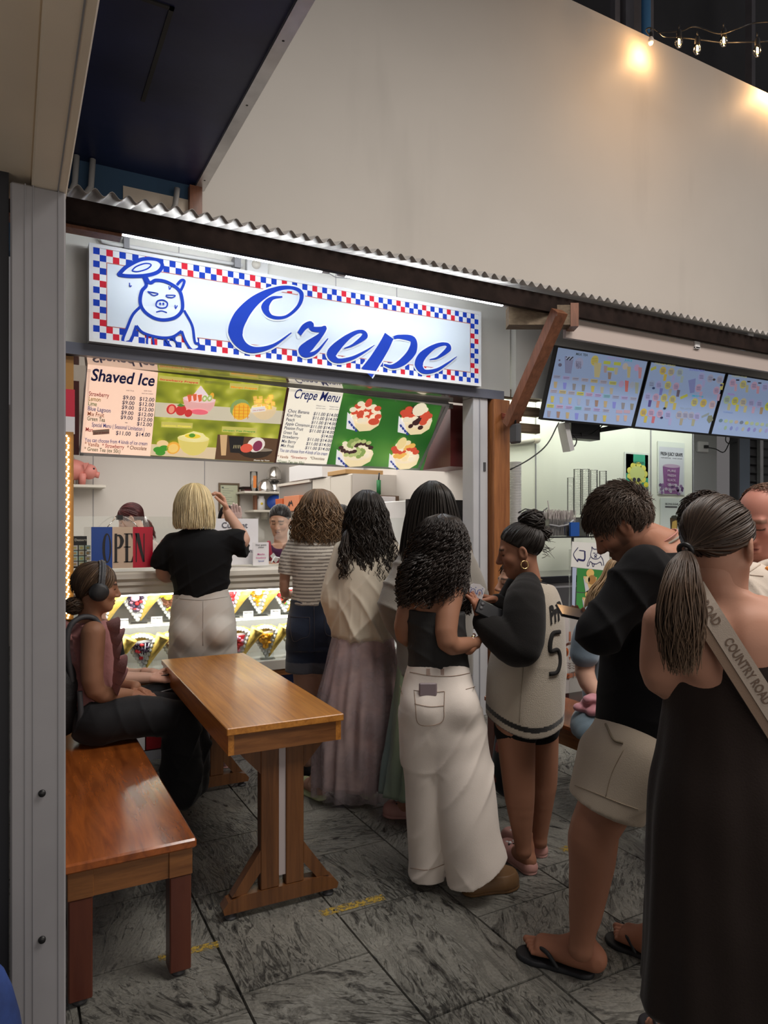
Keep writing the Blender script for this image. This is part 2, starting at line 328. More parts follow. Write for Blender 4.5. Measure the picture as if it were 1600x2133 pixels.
for i, (x, bend) in enumerate(((.14, .02), (.34, -.03), (.43, -.05), (.93, -.03))):
    z1 = 3.72 if i < 3 else 3.66
    t = MB(); t.tube([(x + bend * 1.2, 4.575, 3.42), (x + bend, 4.57, 3.47), (x, 4.55, 3.55), (x + .01, 4.54, z1 - .005)], .018, 'conduit', 8)
    tag(t.build('conduit'), ['grey conduit against the blue wall, nearest the beam', 'grey conduit bent against the blue wall, second from the beam', 'grey conduit bent against the blue wall, third from the beam', 'short grey conduit beside the timber stud under the metal edge'][i], 'pipe', 'conduits under the navy soffit')
# dark storey far above
b = MB(); b.box((2, 6.6, 5.6), (14, 6.75, 11), mat('night_wall', (.018, .019, .024), .4, var=.3, vs=2)); struct(b, 'wall_far')
b = MB(); q = atY(1346, 40, 5.6); b.box((q.x - .16, 5.75, 5.8), (q.x + .3, 5.85, 10), mat('far_panel', (.13, .13, .15), .5, var=.1)); b.box((q.x - .3, 5.78, 5.8), (q.x - .22, 5.85, 10), M['far_panel'])
q2 = atY(1570, 100, 6.2); b.box((q2.x - .04, 6.2, 5.8), (q2.x + .04, 6.3, 10), M['far_panel']); struct(b, 'trim_3')
t = MB(); t.tube([(q.x, 5.6, 5.7), (q.x, 5.6, 10)], .052, mat('pipe_blue', (.05, .19, .42), .25), 16); tag(t.build('downpipe'), 'glossy blue vertical pipe above the white hoarding', 'pipe')

# ---- left pillar and the beam it carries
b = MB(); px0, px1, py0, py1 = 0.0, .119, 1.855, 1.99
b.box((px0, py0, 0), (px1, py1, 2.31), 'pillar_metal', .004)
for x in (.03, .047, .102): b.box((x, py0 - .0015, 0), (x + .0025, py0 + .002, 2.31), 'grey')
pil = struct(b, 'pillar')
for z in (.86, .51): t = MB(); t.lathe([(0, -.006), (.008, -.006), (.0085, 0), (.0085, .004)], 'black', (.067, py0, z), 12, (0, 1, 0)); t.build('screw', pil)
b = MB(); b.box((.045, -.8, 2.31), (.122, py1 + .03, 2.52), 'cream_metal', .003); b.box((-.05, -.8, 2.335), (.045, py1 + .03, 2.5), 'cream_metal', .003)
b.box((.1, -.8, 2.308), (.103, py1, 2.312), 'grey'); struct(b, 'beam')
b = MB(); b.box((-.9, 1.87, 0), (-.003, 2.0, 3.7), mat('dark_side', (.01, .011, .016), .6)); struct(b, 'left_blocker')  # added dark slab, blocks the bright world background left of the pillar

# ---- crepe stall shell
b = MB(); b.box((.05, 4.55, 2.56), (3.62, 4.66, 3.42), 'wall_white')
for x in (.95, 2.05, 2.55): b.box((x, 4.548, 2.6), (x + .004, 4.551, 3.3), 'grey')
struct(b, 'wall_front')
b = MB(); b.box((.05, 4.45, 2.505), (3.48, 4.5, 2.575), mat('frame_shadowed', (.13, .14, .18), .3)); b.box((.05, 4.5, 2.505), (3.48, 4.74, 2.535), mat('polished_sheet', (.62, .6, .57), .06, .75)); struct(b, 'trim_4')  # front frame's colour darkened for the shadow under the sign
b = MB(); b.box((3.195, 4.47, 0), (3.335, 4.62, 2.505), 'white_metal', .004); b.box((3.25, 4.462, 0), (3.256, 4.47, 2.5), 'grey')
b.box((3.29, 4.462, 1.93), (3.31, 4.471, 2.0), 'dark_grey'); struct(b, 'door_1')
b = MB(); b.box((-.05, 9.8, 0), (3.6, 9.9, 3), 'interior')
for x in (.95, 2.4): b.box((x, 9.795, 0), (x + .008, 9.801, 2.9), 'grey')
struct(b, 'wall_back')
b = MB(); b.box((3.5, 4.62, 0), (3.6, 9.8, 3), 'interior'); struct(b, 'wall_right')
b = MB(); b.box((.02, 4.62, 0), (.12, 9.8, 3), 'interior'); struct(b, 'wall_side')
b = MB(); b.box((.02, 4.66, 2.92), (3.6, 9.9, 3.0), 'interior'); struct(b, 'ceiling')
b = MB(); b.box((.1, 4.53, .0), (.32, 4.66, 2.5), 'maroon'); b.box((.28, 4.49, .0), (.33, 4.53, 2.5), mat('gold_trim', (.4, .2, .05), .4)); struct(b, 'trim_5')
# red, white bunting strip and lit bead string on the left jamb
b = MB(); b.box((.285, 4.47, 2.14), (.335, 4.49, 2.3), flat((.6, .02, .05))); b.box((.285, 4.47, 2.04), (.335, 4.49, 2.14), 'paper'); tag(b.build('flag_strip'), 'narrow red and white strip above the lit bead string', 'banner')
ls = thing('led_strip', (.3, 4.47, .95), 'string of warm lit beads running down the left jamb', 'light')
t = MB(); t.box((-.02, -.004, 0), (.028, .018, 1.1), 'gold_trim'); t.build('backing', ls)
t = MB()
for i in range(78): t.ball((-.004 + .006 * math.sin(i * 2.1), -.012, .012 + i * .0138), .0062, 'led', 6, 4)
t.build('beads', ls)['kind'] = 'stuff'
# ---- timber post and diagonal strut
b = MB(); b.box((3.36, 4.42, 0), (3.517, 4.53, 2.5), 'post_wood', .004); struct(b, 'pillar_wood')
t = MB(); t.bar(atX(1062, 885, 3.44), atX(1166, 648, 3.44), .075, .1, 'strut_wood', (1, 0, 0)); t.lathe([(0, 0), (.016, 0), (.016, -.006), (0, -.008)], 'steel', atX(1158, 655, 3.4), 10, (1, 0, 0))
tag(t.build('strut'), 'slanting brown timber strut propping the awning fascia', 'strut')
t = MB(); q = atD(1126, 661, 5.12); t.obox(q, (.215, -.116, 0), (.03, .055, 0), (0, 0, .072), 'grey_wood'); q = atD(1192, 661, 5.12); t.obox(q, (.026, -.014, 0), (.033, .06, 0), (0, 0, .085), 'strut_wood'); struct(t, 'trim_6')
for i, zz in enumerate((2.55, 2.42, 2.28)):
    t = MB(); t.box((3.42, 4.56, zz), (3.95, 4.62, zz + .075), 'grey_wood', .004); tag(t.build('batten'), ['topmost', 'middle', 'lowest'][i] + ' weathered grey timber batten behind the slanting strut', 'batten', 'battens behind the strut')
# ---- awning: corrugated sheet, fascia, tubes
t = MB(); P, nn = .081, 106; vs = []
for i in range(nn * 8 + 1):
    x = -.45 + P * i / 8; z = .017 * math.sin(2 * math.pi * i / 8)
    vs += [(x, 3.80, 3.195 + z), (x, 4.54, 3.42 + z), (x, 3.80, 3.191 + z), (x, 4.54, 3.416 + z)]
fs = []
for i in range(nn * 8): a, c = i * 4, i * 4 + 4; fs += [(a, a + 1, c + 1, c), (c + 2, c + 3, a + 3, a + 2), (a, c, c + 2, a + 2)]
t.add(vs, fs, 'corrugated', True); tag(t.build('awning_sheet'), 'wavy corrugated metal awning above the dark fascia', 'awning')
b = MB(); b.box((-.5, 3.86, 3.045), (8.3, 3.9, 3.165), 'dark_timber'); struct(b, 'beam_fascia')
b = MB(); b.box((-.1, 3.905, 3.03), (.52, 3.99, 3.1), 'strut_wood'); struct(b, 'trim_7')
for i, (x0, x1) in enumerate(((.53, 1.69), (1.85, 3.08))):
    k = thing('tube_light', ((x0 + x1) / 2, 3.96, 3.1), ['left of two bright white tube lamps under the awning, above the pig emblem', 'right of two bright white tube lamps under the awning, ending by the strut'][i], 'lamp', 'tube lamps over the shop sign'); h = (x1 - x0) / 2
    t = MB(); t.box((-h - .08, -.028, -.012), (h + .08, .028, 0), 'white', .003); t.build('housing', k)
    t = MB(); t.tube([(-h, 0, -.018), (h, 0, -.018)], .023, 'tube_light', 12); t.build('tube', k)
    for sgn in (-1, 1): t = MB(); t.tube([(sgn * h, 0, -.018), (sgn * (h + .05), 0, -.018)], .0235, 'white', 12); t.build('end_cap', k)
# conduit, sockets and loose wires over the sign
t = MB(); t.tube([atY(208, 490, 4.5), atY(214, 503, 4.5), atY(235, 508, 4.5), atY(505, 553, 4.5)], .013, 'white', 8)
for px, py in ((262, 511), (492, 551)): t.box(atY(px, py, 4.48) - Vector((.012, .01, .02)), atY(px, py, 4.54) + Vector((.012, .02, .03)), 'grey')
tag(t.build('conduit'), 'white conduit with clips running above the pig emblem', 'pipe')
k = thing('power_socket', atY(534, 555, 4.545), 'white double power socket with plug above the shop sign', 'socket'); t = MB(); t.box((-.075, -.03, -.055), (.075, .004, .055), 'white', .005); t.build('plate', k)
t = MB(); t.lathe([(0, -.02), (.028, -.018), (.03, 0)], 'cream', (-.012, -.03, 0), 12, (0, 1, 0)); t.build('plug', k)
t = MB(); t.tube([atY(170, 463, 4.5), atY(215, 480, 4.52), atY(250, 492, 4.53), atY(300, 498, 4.53), atY(330, 492, 4.5)], .003, 'black', 5); tag(t.build('loose_wire'), 'thin dark wire drooping at the left tube lamp', 'wire', 'loose wires'); t = MB(); t.tube([atY(668, 560, 4.4), atY(700, 578, 4.5), atY(730, 580, 4.52), atY(770, 582, 4.5)], .003, 'grey', 5)
tag(t.build('loose_wire'), 'thin grey wire drooping between the two tube lamps', 'wire', 'loose wires')

# ================================================================ SHOP SIGN
SW, SH = 2.805, .575
sg = thing('shop_sign', (.405, 4.40, 2.577), 'long white shop sign with blue Crepe lettering and chequered border', 'sign')
t = MB(); t.box((0, 0, 0), (SW, .13, SH), 'alu'); t.build('box', sg)
t = MB(); fr = .022
for a, q in (((0, -.012, 0), (SW, .002, fr)), ((0, -.012, SH - fr), (SW, .002, SH)), ((0, -.012, fr), (fr, .002, SH - fr)), ((SW - fr, -.012, fr), (SW, .002, SH - fr))): t.box(a, q, mat('sign_frame', (.75, .77, .8), .3) if 'sign_frame' not in M else M['sign_frame'])
t.build('frame', sg)
t = MB(); t.box((fr, -.004, fr), (SW - fr, .001, SH - fr), mat('sign_face', (.64, .73, .83), .45)); t.build('face', sg)
blue, red = mat('sign_blue', (.01, .045, .4), .65, spec=.12), mat('sign_red', (.55, .015, .035), .6, spec=.15)
t = MB(); pl = Plane((0, -.0045, 0), (1, 0, 0), (0, 0, 1), t, .0008); cs = .036; nx = int((SW - 2 * fr) / cs); nz = int((SH - 2 * fr) / cs); white = flat((.75, .78, .82), .3)
cs = (SW - 2 * fr) / nx; cz = (SH - 2 * fr) / nz
for i in range(nx):
    for j in range(nz):
        edge = min(j, nz - 1 - j) < 2 or min(i, nx - 1 - i) < 2
        if edge: pl.rect(fr + i * cs, fr + j * cz, fr + (i + 1) * cs, fr + (j + 1) * cz, (red if ((i if 1 < i < nx - 2 else j) // 1) % 6 in (2, 3) else blue) if (i + j) % 2 else white)
bx0, bz0, bx1, bz1 = fr + 2 * cs, fr + 2 * cz, SW - fr - 2 * cs, SH - fr - 2 * cz
for a in ((bx0, bz0, bx1, bz0 + .005), (bx0, bz1 - .005, bx1, bz1), (bx0, bz0, bx0 + .005, bz1), (bx1 - .005, bz0, bx1, bz1)): pl.rect(*a, flat((.4, .12, .1), .3), 2)
t.build('chequered_border', sg)
def sgp(px, py): p = atY(px, py, 4.395); return (p.x - .405, p.z - 2.577)
def sgc(px, py): return sgp(100 + px / 2.6667, 360 + py / 2.6667)      # from the enlarged crops of the sign
def sgd(px, py): return sgp(600 + px / 2.6667, 460 + py / 2.6667)
halo = flat((.72, .8, .88), .3)
t = MB(); pl = Plane((0, -.0045, 0), (1, 0, 0), (0, 0, 1), t, .0009)
def pigline(pts, wv, m=blue, closed=False, f=sgc, k=6):
    P = [f(*p) for p in pts]
    if closed: P = P + P[:2]
    pl.stroke(P, wv, m, k)
# fills so the emblem covers the border behind it
pl.poly([sgc(*p) for p in [(395, 560), (430, 520), (520, 480), (600, 480), (640, 510), (610, 560), (520, 575), (410, 580)]], halo, 3)
pl.poly([sgc(*p) for p in [(500, 740), (760, 750), (820, 880), (840, 970), (800, 985), (740, 880), (700, 915), (560, 910), (490, 850), (450, 930), (410, 940), (440, 860)]], halo, 3)
pigline([(395, 562), (440, 520), (520, 482), (600, 482), (634, 512), (610, 552), (540, 572), (450, 575), (398, 568), (395, 562)], .022)
pigline([(465, 545), (490, 522), (540, 505), (572, 512), (550, 535), (500, 550), (466, 547)], .008)
pigline([(530, 575), (545, 625), (520, 660), (512, 720), (535, 770), (590, 808), (650, 818), (710, 802), (745, 760), (742, 690), (720, 645), (660, 608), (600, 598), (565, 612), (540, 575), (530, 580)], .02)
pigline([(718, 640), (735, 655), (757, 605), (740, 598), (715, 625)], .016)
pigline([(512, 745), (470, 790), (440, 860), (415, 930), (440, 945), (462, 930), (490, 850)], .016); pigline([(490, 850), (530, 890), (620, 915), (690, 912), (742, 880)], .016)
pigline([(742, 880), (765, 940), (800, 985), (838, 975), (835, 950), (815, 940), (800, 850), (755, 765)], .016)
for pts in ([(552, 905), (552, 955), (585, 960), (582, 915)], [(650, 920), (690, 975), (722, 978), (720, 955), (690, 915)]): pigline(pts, .012)
pigline([(600, 728), (610, 712), (640, 708), (662, 724), (655, 748), (625, 752), (602, 742), (600, 728)], .008); pigline([(600, 775), (630, 768), (660, 778)], .007)
for q in ((622, 729), (640, 729)): pl.disc(*sgc(*q), .006, .008, blue, 7)
for pts in ([(552, 660), (610, 672), (585, 682), (552, 660)], [(655, 680), (705, 682), (690, 694), (660, 690), (655, 680)], [(452, 612), (455, 632), (464, 628)], [(670, 630), (675, 648), (685, 632)], [(705, 735), (708, 755), (718, 738)]): pigline(pts, .006)
t.build('pig_emblem', sg)
t = MB(); pl = Plane((0, -.0045, 0), (1, 0, 0), (0, 0, 1), t, .0009)
def letter(pts, ws, f):
    P = [f(*p) for p in pts]; ws = [q * 1.12 for q in ws]
    pl.stroke(P, [q + .022 for q in ws], halo, 4); pl.stroke(P, ws, blue, 8)
letter([(1300, 690), (1240, 700), (1205, 750), (1240, 800), (1320, 800), (1390, 740), (1405, 670), (1350, 640), (1260, 650), (1150, 710), (1070, 800), (1040, 890), (1080, 960), (1150, 985), (1250, 960), (1350, 890)], [.008, .022, .05, .022, .016, .02, .028, .02, .028, .055, .08, .085, .055, .035, .018, .006], sgc)
letter([(50, 620), (60, 655)], [.0, .0], sgd)
letter([(60, 630), (90, 590), (125, 575), (130, 600), (180, 605), (205, 595), (175, 640), (120, 690), (85, 725), (110, 745), (160, 725), (220, 655)], [.028, .034, .036, .03, .035, .02, .03, .06, .07, .03, .018, .006], sgd)
letter([(310, 710), (360, 690), (425, 640), (400, 615), (340, 640), (270, 700), (240, 745), (275, 778), (350, 765), (420, 730), (478, 692)], [.006, .015, .04, .02, .03, .055, .065, .03, .022, .014, .004], sgd)
letter([(560, 640), (530, 700), (480, 780), (435, 845)], [.07, .075, .08, .09], sgd)
letter([(585, 650), (620, 645), (690, 660), (690, 720), (640, 780), (580, 810), (530, 800)], [.02, .026, .045, .06, .05, .028, .01], sgd)
letter([(785, 772), (830, 760), (890, 710), (870, 685), (810, 700), (745, 750), (725, 800), (755, 838), (820, 830), (880, 795), (935, 755)], [.006, .015, .04, .02, .03, .055, .065, .03, .022, .014, .004], sgd)
t.build('lettering', sg)

# ================================================================ MENU BOARD
class Pix(Plane):
    """a Plane on which print can be laid out from measurements taken on an enlarged view of it"""
    def crop(s, x0, y0, sc): s.c = (x0, y0, sc); return s
    def at(s, x, y):
        px, py = s.c[0] + x * s.c[2], s.c[1] + y * s.c[2]; k = (px - CX) / F
        D = Vector((CT + k * ST, ST - k * CT, (HY - py) / F)); o = s.w; t = (o - Vector((0, 0, EYE))).dot(s.n) / D.dot(s.n)
        q = Vector((0, 0, EYE)) + D * t - o; return q.dot(s.x), q.dot(s.y)
    def P(s, pts, m, k=1): s.poly([s.at(*q) for q in pts], m, k)
    def S(s, pts, wd, m, k=2): s.stroke([s.at(*q) for q in pts], wd, m, k)
    def D(s, x, y, rx, ry, m, k=1, n=14):
        a, b = s.at(x, y); c = s.at(x + rx, y); e = s.at(x, y + ry); s.disc(a, b, math.hypot(c[0] - a, c[1] - b), math.hypot(e[0] - a, e[1] - b), m, k, n)
    def T(s, t, x0, y0, x1, y1, m, k=3, h=None, bold=.012, shear=0):
        a, b = s.at(x0, y0), s.at(x1, y1); wd = b[0] - a[0]; v, f = text_mesh(t, bold, shear)
        if not len(v): return
        w0 = v[:, 0].max(); size = h if h else wd / w0
        s.mb.add([s.p(a[0] + q[0] * wd / w0, a[1] + (b[1] - a[1]) * q[0] / w0 + q[1] * size, k) for q in v], f, m)
E1 = .72  # glow given to the menu prints
mbx0, mbx1 = .42, 3.14
mo = Vector((mbx0, 5.2, 1.985)); my = Vector((0, -.48, .5)).normalized(); ML = .693
mroot = thing('menu_board', mo, 'long tilted menu board with Shaved Ice and Crepe Menu panels', 'menu board')
nrm = Vector((1, 0, 0)).cross(my)
t = MB(); t.obox(Vector(((mbx1 - mbx0) / 2, 0, 0)) + my * ML / 2 - nrm * .03, ((mbx1 - mbx0) / 2, 0, 0), my * ML / 2, nrm * .028, 'alu'); t.build('box', mroot)
t = MB()
for a, q in (((0, 0), (mbx1 - mbx0, .022)), ((0, ML - .022), (mbx1 - mbx0, ML)), ((0, 0), (.025, ML)), ((mbx1 - mbx0 - .03, 0), (mbx1 - mbx0, ML))):
    c = Vector(((a[0] + q[0]) / 2, 0, 0)) + my * (a[1] + q[1]) / 2; t.obox(c, ((q[0] - a[0]) / 2, 0, 0), my * ((q[1] - a[1]) / 2), nrm * .006, M['white_metal'])
t.build('frame', mroot)
def bokeh(name, cols, sc=14, e=.75):
    m, t, b = nodes(name); v = coords(t); n = N(t, 'ShaderNodeTexVoronoi', Scale=sc, feature='SMOOTH_F1'); t.links.new(v, n.inputs['Vector'])
    n2 = N(t, 'ShaderNodeTexNoise', Scale=sc * .35, Detail=1); t.links.new(v, n2.inputs['Vector'])
    mx = N(t, 'ShaderNodeMix', data_type='FLOAT', Factor=.6); t.links.new(n.outputs[0], mx.inputs[2]); t.links.new(n2.outputs[0], mx.inputs[3])
    c = ramp(t, mx.outputs[0], [(.25, cols[0]), (.42, cols[1]), (.62, cols[2])]); t.links.new(c, b.inputs['Base Color']); t.links.new(c, b.inputs['Emission Color']); b.inputs['Emission Strength'].default_value = e; b.inputs['Roughness'].default_value = .35; return m
bk1 = bokeh('print_bokeh', [(.62, .6, .12), (.34, .36, .03), (.14, .17, .015)], 13); bk2 = bokeh('print_green', [(.2, .5, .08), (.06, .27, .04), (.015, .12, .02)], 3, .4)
c_ = lambda r, g, b, e=E1: flat((r, g, b), .35, e)
t = MB(); pl = Pix((0, 0, 0), (1, 0, 0), my, t, .0012); pl.w = mo; pl.l = .0015; pl.crop(130, 720, .30625)
H = lambda v: v * .0
pl.P([(172, 115), (650, 178), (598, 748), (125, 722)], c_(.85, .58, .44, .95), 4)
X3 = pl.P
pl.P([(650, 178), (1100, 228), (1060, 512), (625, 482)], bk1, 4); pl.P([(1100, 228), (1530, 282), (1485, 535), (1060, 512)], bk1, 4)
pl.P([(625, 482), (1060, 512), (1035, 770), (595, 742)], bk1, 4); pl.P([(1060, 512), (1485, 535), (1440, 792), (1035, 770)], bk1, 4)
tb = c_(.62, .56, .42)
pl.P([(632, 380), (1090, 412), (1058, 505), (626, 478)], tb, 5); pl.P([(1090, 412), (1505, 440), (1488, 530), (1058, 505)], tb, 5); pl.P([(602, 665), (1046, 690), (1035, 768), (596, 740)], c_(.7, .55, .35), 5)
pl.P([(1055, 600), (1470, 630), (1442, 790), (1036, 768)], c_(.1, .05, .025), 5)
def bowl(cx, cy, w, h, m, rim=None):
    pl.P([(cx - w, cy)] + [(cx - w * math.cos(a), cy + h * math.sin(a)) for a in (.5, .9, 1.3, 1.57, 1.9, 2.3, 2.7)] + [(cx + w, cy)], m, 6)
    if rim: pl.D(cx, cy, w, h * .22, rim, 7)
bowl(930, 360, 112, 105, c_(.8, .42, .4), c_(.85, .6, .6)); pl.P([(870, 350), (940, 265), (1005, 350)], c_(.85, .7, .72), 8); pl.D(930, 445, 60, 18, c_(.85, .15, .2), 8)
for q in ((865, 350), (900, 345), (935, 350)): pl.P([(q[0] - 18, q[1] - 22), (q[0] + 12, q[1] - 25), (q[0] + 10, q[1] + 18), (q[0] - 8, q[1] + 26)], c_(.75, .14, .06), 9)
for q in ((965, 352), (1000, 350)): pl.D(*q, 18, 22, c_(.4, .5, .16), 9); pl.D(*q, 8, 10, c_(.8, .8, .6), 10)
pl.D(1015, 335, 14, 22, c_(.85, .42, .05), 8)
for x, y, r in ((740, 425, 34), (805, 432, 36), (855, 452, 26)): pl.D(x, y, r, r, c_(.6, .04, .04), 9)
pl.D(740, 425, 20, 26, c_(.85, .3, .2), 10); pl.P([(775, 398), (800, 385), (835, 400), (805, 408)], c_(.1, .25, .04), 10)
bowl(1370, 415, 85, 85, c_(.75, .58, .35), c_(.8, .62, .35))
for i in range(22): x, y = 1370 + rt.uniform(-70, 70), 385 + rt.uniform(-45, 35); pl.P([(x - 14, y - 12), (x + 12, y - 14), (x + 14, y + 10), (x - 10, y + 14)], c_(.88, .5 + rt.random() * .1, .12), 9)
pl.D(1205, 420, 66, 62, c_(.25, .36, .12), 8); pl.D(1215, 440, 60, 58, c_(.85, .46, .04), 9)
for i in range(4): pl.S([(1170 + i * 30, 395), (1168 + i * 30, 490)], .005, c_(.6, .25, .02), 10); pl.S([(1160, 408 + i * 22), (1270, 412 + i * 22)], .004, c_(.6, .25, .02), 10)
pl.P([(1282, 412), (1375, 402), (1378, 436), (1284, 446)], c_(.8, .76, .72), 11); pl.T('Out of Season', 1290, 436, 1370, 428, c_(.35, .05, .05), 12, .016)
bowl(890, 625, 108, 118, c_(.72, .6, .16), c_(.8, .7, .3)); pl.P([(800, 610), (850, 590), (890, 575), (955, 590), (985, 625), (890, 650)], c_(.85, .76, .35), 8); pl.D(885, 608, 55, 16, c_(.85, .62, .05), 9); pl.D(880, 602, 22, 14, c_(.1, .3, .03), 10)
pl.D(752, 688, 46, 42, c_(.8, .42, .06), 9); pl.D(752, 690, 34, 30, c_(.88, .58, .16), 10); pl.D(680, 660, 40, 24, c_(.85, .6, .3), 8)
for x, y in ((650, 700), (690, 690), (665, 720)): pl.D(x, y, 34, 20, c_(.06, .28, .03), 9)
bowl(1310, 700, 120, 62, c_(.03, .02, .015), c_(.25, .2, .15)); pl.D(1315, 668, 60, 50, c_(.8, .74, .66), 8); pl.D(1250, 690, 42, 30, c_(.7, .1, .06), 9); pl.D(1325, 675, 32, 36, c_(.22, .03, .08), 9)
pl.P([(1130, 610), (1235, 612), (1215, 725), (1140, 720)], c_(.012, .012, .014), 8); pl.P([(1070, 600), (1120, 600), (1110, 740), (1078, 740)], c_(.62, .4, .2), 8)
for i in range(5): pl.S([(1165 + i * 10, 668), (1160 + i * 12, 690)], .003, c_(.7, .6, .3), 10)
pl.build = None
for tx, a, col in (('Strawberry Frappe', (660, 226, 920, 250), (.6, .05, .04)), ('Mango Frappe', (1143, 278, 1320, 290), (.8, .3, .02)), ('Lemon Frappe', (678, 540, 872, 548), (.85, .7, .1)), ('Green Tea Frappe', (1090, 573, 1308, 582), (.1, .3, .05)), ('Photo by Tom', (1298, 775, 1405, 778), (.8, .8, .7))):
    x0, y0, x1, y1 = a
    if tx[0] != 'P': pl.P([(x0 - 6, y0 - 30), (x1 + 14, y1 - 28), (x1 + 10, y1 + 10), (x0 - 8, y0 + 8)], c_(.55, .5, .12), 7)
    pl.T(tx, *a, c_(*col), 9, .018 if tx[0] != 'P' else .015, .03)
pl.P([(1524, 282), (1542, 284), (1452, 793), (1436, 792)], c_(.1, .02, .015, .05), 5)
nv, rd, yl, gn, br, bl = c_(.02, .03, .16, .1), c_(.5, .05, .06, .1), c_(.5, .38, .05, .1), c_(.12, .28, .05, .1), c_(.45, .14, .05, .1), c_(.08, .1, .45, .1)
pl.T('Shaved Ice', 190, 228, 622, 268, nv, 8, .125, .022, .12)
for tx, a, m in (('Strawberry', (178, 332, 315, 346), rd), ('Lemon', (175, 366, 258, 374), yl), ('Lime', (173, 398, 232, 405), gn), ('Blue Lagoon', (170, 432, 326, 449), bl), ('Mix Fruit', (168, 468, 282, 480), br), ('Green Tea', (166, 500, 288, 512), c_(.06, .13, .06, .1)),
    ('Special Menu ( Seasonal Limitation )', (198, 542, 555, 574), bl), ('Man', (155, 574, 205, 580), rd), ('$11.00', (360, 598, 462, 606), nv), ('$14.00', (495, 607, 593, 613), nv), ('You can choose from 4 kinds of ice cream', (150, 645, 575, 672), bl),
    ('* Vanilla', (150, 672, 248, 682), br), ('* Strawberry', (268, 684, 418, 695), rd), ('* Chocolate', (437, 697, 570, 705), c_(.16, .06, .03, .1)), ('* Green Tea (ex 50c)', (147, 706, 392, 724), c_(.08, .16, .07, .1)), ('with fruit', (432, 300, 485, 305), nv), ('with fruit', (552, 303, 605, 307), nv), ('and ice cream', (538, 320, 615, 325), nv)):
    pl.T(tx, *a, m, 8, None if 'with' in tx or 'and ' in tx else .048, .01)
for i, (x, y) in enumerate(((408, 356), (403, 390), (400, 422), (396, 458), (392, 490))): pl.T('$9.00', x, y, x + 84, y + 8, nv, 8, .043, .01)
for i, (x, y) in enumerate(((520, 366), (517, 400), (515, 434), (511, 469), (507, 502), (503, 534))): pl.T('$12.00', x, y, x + 102, y + 9, nv, 8, .043, .01)
pl.P([(205, 566), (318, 558), (318, 592), (206, 600)], c_(.5, .34, .26, .1), 9); pl.T('Out of Season', 210, 592, 314, 584, c_(.3, .04, .04, .1), 11, .022); pl.S([(425, 516), (442, 518)], .004, nv, 8)
t.build('shaved_ice_panel', mroot)
t = MB(); pl.mb = t; pl.crop(560, 780, .3125)
pl.P([(128, 82), (495, 120), (382, 602), (30, 582)], c_(.8, .74, .62, .9), 4)
pl.P([(495, 120), (842, 165), (774, 392), (440, 366)], bk2, 4); pl.P([(842, 165), (1152, 205), (1085, 420), (774, 392)], bk2, 4); pl.P([(440, 366), (774, 392), (706, 622), (382, 602)], bk2, 4); pl.P([(774, 392), (1085, 420), (1025, 636), (706, 622)], bk2, 4)
cr, cu, st, ch = c_(.86, .76, .56), c_(.85, .7, .42), c_(.62, .08, .04), c_(.05, .02, .02)
def cone(cx, cy, w, h):
    pl.P([(cx - w, cy), (cx - w * .75, cy + h * .55), (cx - w * .35, cy + h), (cx + w * .3, cy + h * .95), (cx + w * .8, cy + h * .6), (cx + w, cy)], cu, 6); pl.D(cx, cy, w, h * .5, c_(.85, .72, .5), 7)
    pl.P([(cx - w * 1.08, cy - h * .3), (cx - w * .8, cy), (cx - w * .55, cy + h * .95), (cx - w * 1.15, cy + h * .8)], c_(.8, .78, .8), 8)
    for i in range(4): pl.P([(cx - w * (1.05 - i * .13), cy + h * (.3 + i * .18)), (cx - w * (.95 - i * .13), cy + h * (.25 + i * .18)), (cx - w * (.85 - i * .13), cy + h * (.42 + i * .18)), (cx - w * (.98 - i * .13), cy + h * (.48 + i * .18))], c_(.03, .05, .25), 9)
cone(640, 275, 110, 100); cone(980, 300, 108, 98); cone(578, 520, 118, 92); cone(905, 545, 96, 84)
for cx, cy, n, rad, cols, s in ((640, 255, 30, (95, 62), (cr, cr, st), 24), (980, 275, 26, (90, 58), (st, st, cr, ch), 26), (578, 495, 40, (104, 62), (c_(.25, .35, .1), cr, ch, c_(.45, .5, .2)), 18), (905, 515, 26, (78, 60), (cr, st, c_(.8, .45, .1), cu), 22)):
    for i in range(n):
        a, q = i * 2.4, math.sqrt((i + .5) / n); pl.D(cx + rad[0] * q * math.cos(a), cy + rad[1] * q * math.sin(a) - 12, s, s * .72, cols[i % len(cols)], 8 + i * .15, 9)
pl.D(1000, 225, 46, 42, cr, 13); pl.D(940, 335, 16, 14, ch, 13); pl.D(1005, 345, 18, 14, ch, 13); pl.D(880, 450, 30, 38, c_(.85, .66, .3), 12); pl.D(660, 180, 22, 28, st, 13); pl.D(605, 255, 24, 26, st, 13); pl.D(695, 305, 38, 22, st, 13)
pl.T('Crepe Menu', 158, 150, 462, 180, c_(.02, .04, .3, .1), 8, .115, .012, .12)
for i, (tx, x, y, x1) in enumerate((('Choc Banana', 122, 245, 265), ('Kiwi Fruit', 115, 273, 210), ('Peach', 110, 302, 167), ('Apple Cinnamon', 105, 330, 267), ('Passion Fruit', 98, 358, 225), ('Green Tea', 92, 388, 188), ('Strawberry', 86, 416, 194), ('Mix Berry', 80, 446, 176), ('Mix Fruit', 75, 475, 163))):
    pl.T(tx, x, y, x1, y + (x1 - x) * .09, nv, 8, .041, .01)
    if i != 5: pl.T('$11.00', 292 - i * 6.9, 264 + i * 28.3, 370 - i * 6.9, 271 + i * 28.3, nv, 8, .041, .01)
    pl.T('$14.00', 378 - i * 7, 271 + i * 28.2, 456 - i * 7, 278 + i * 28.2, nv, 8, .041, .01)
pl.T('You can choose from 4 kinds of ice cream', 68, 508, 385, 534, bl, 8, .048)
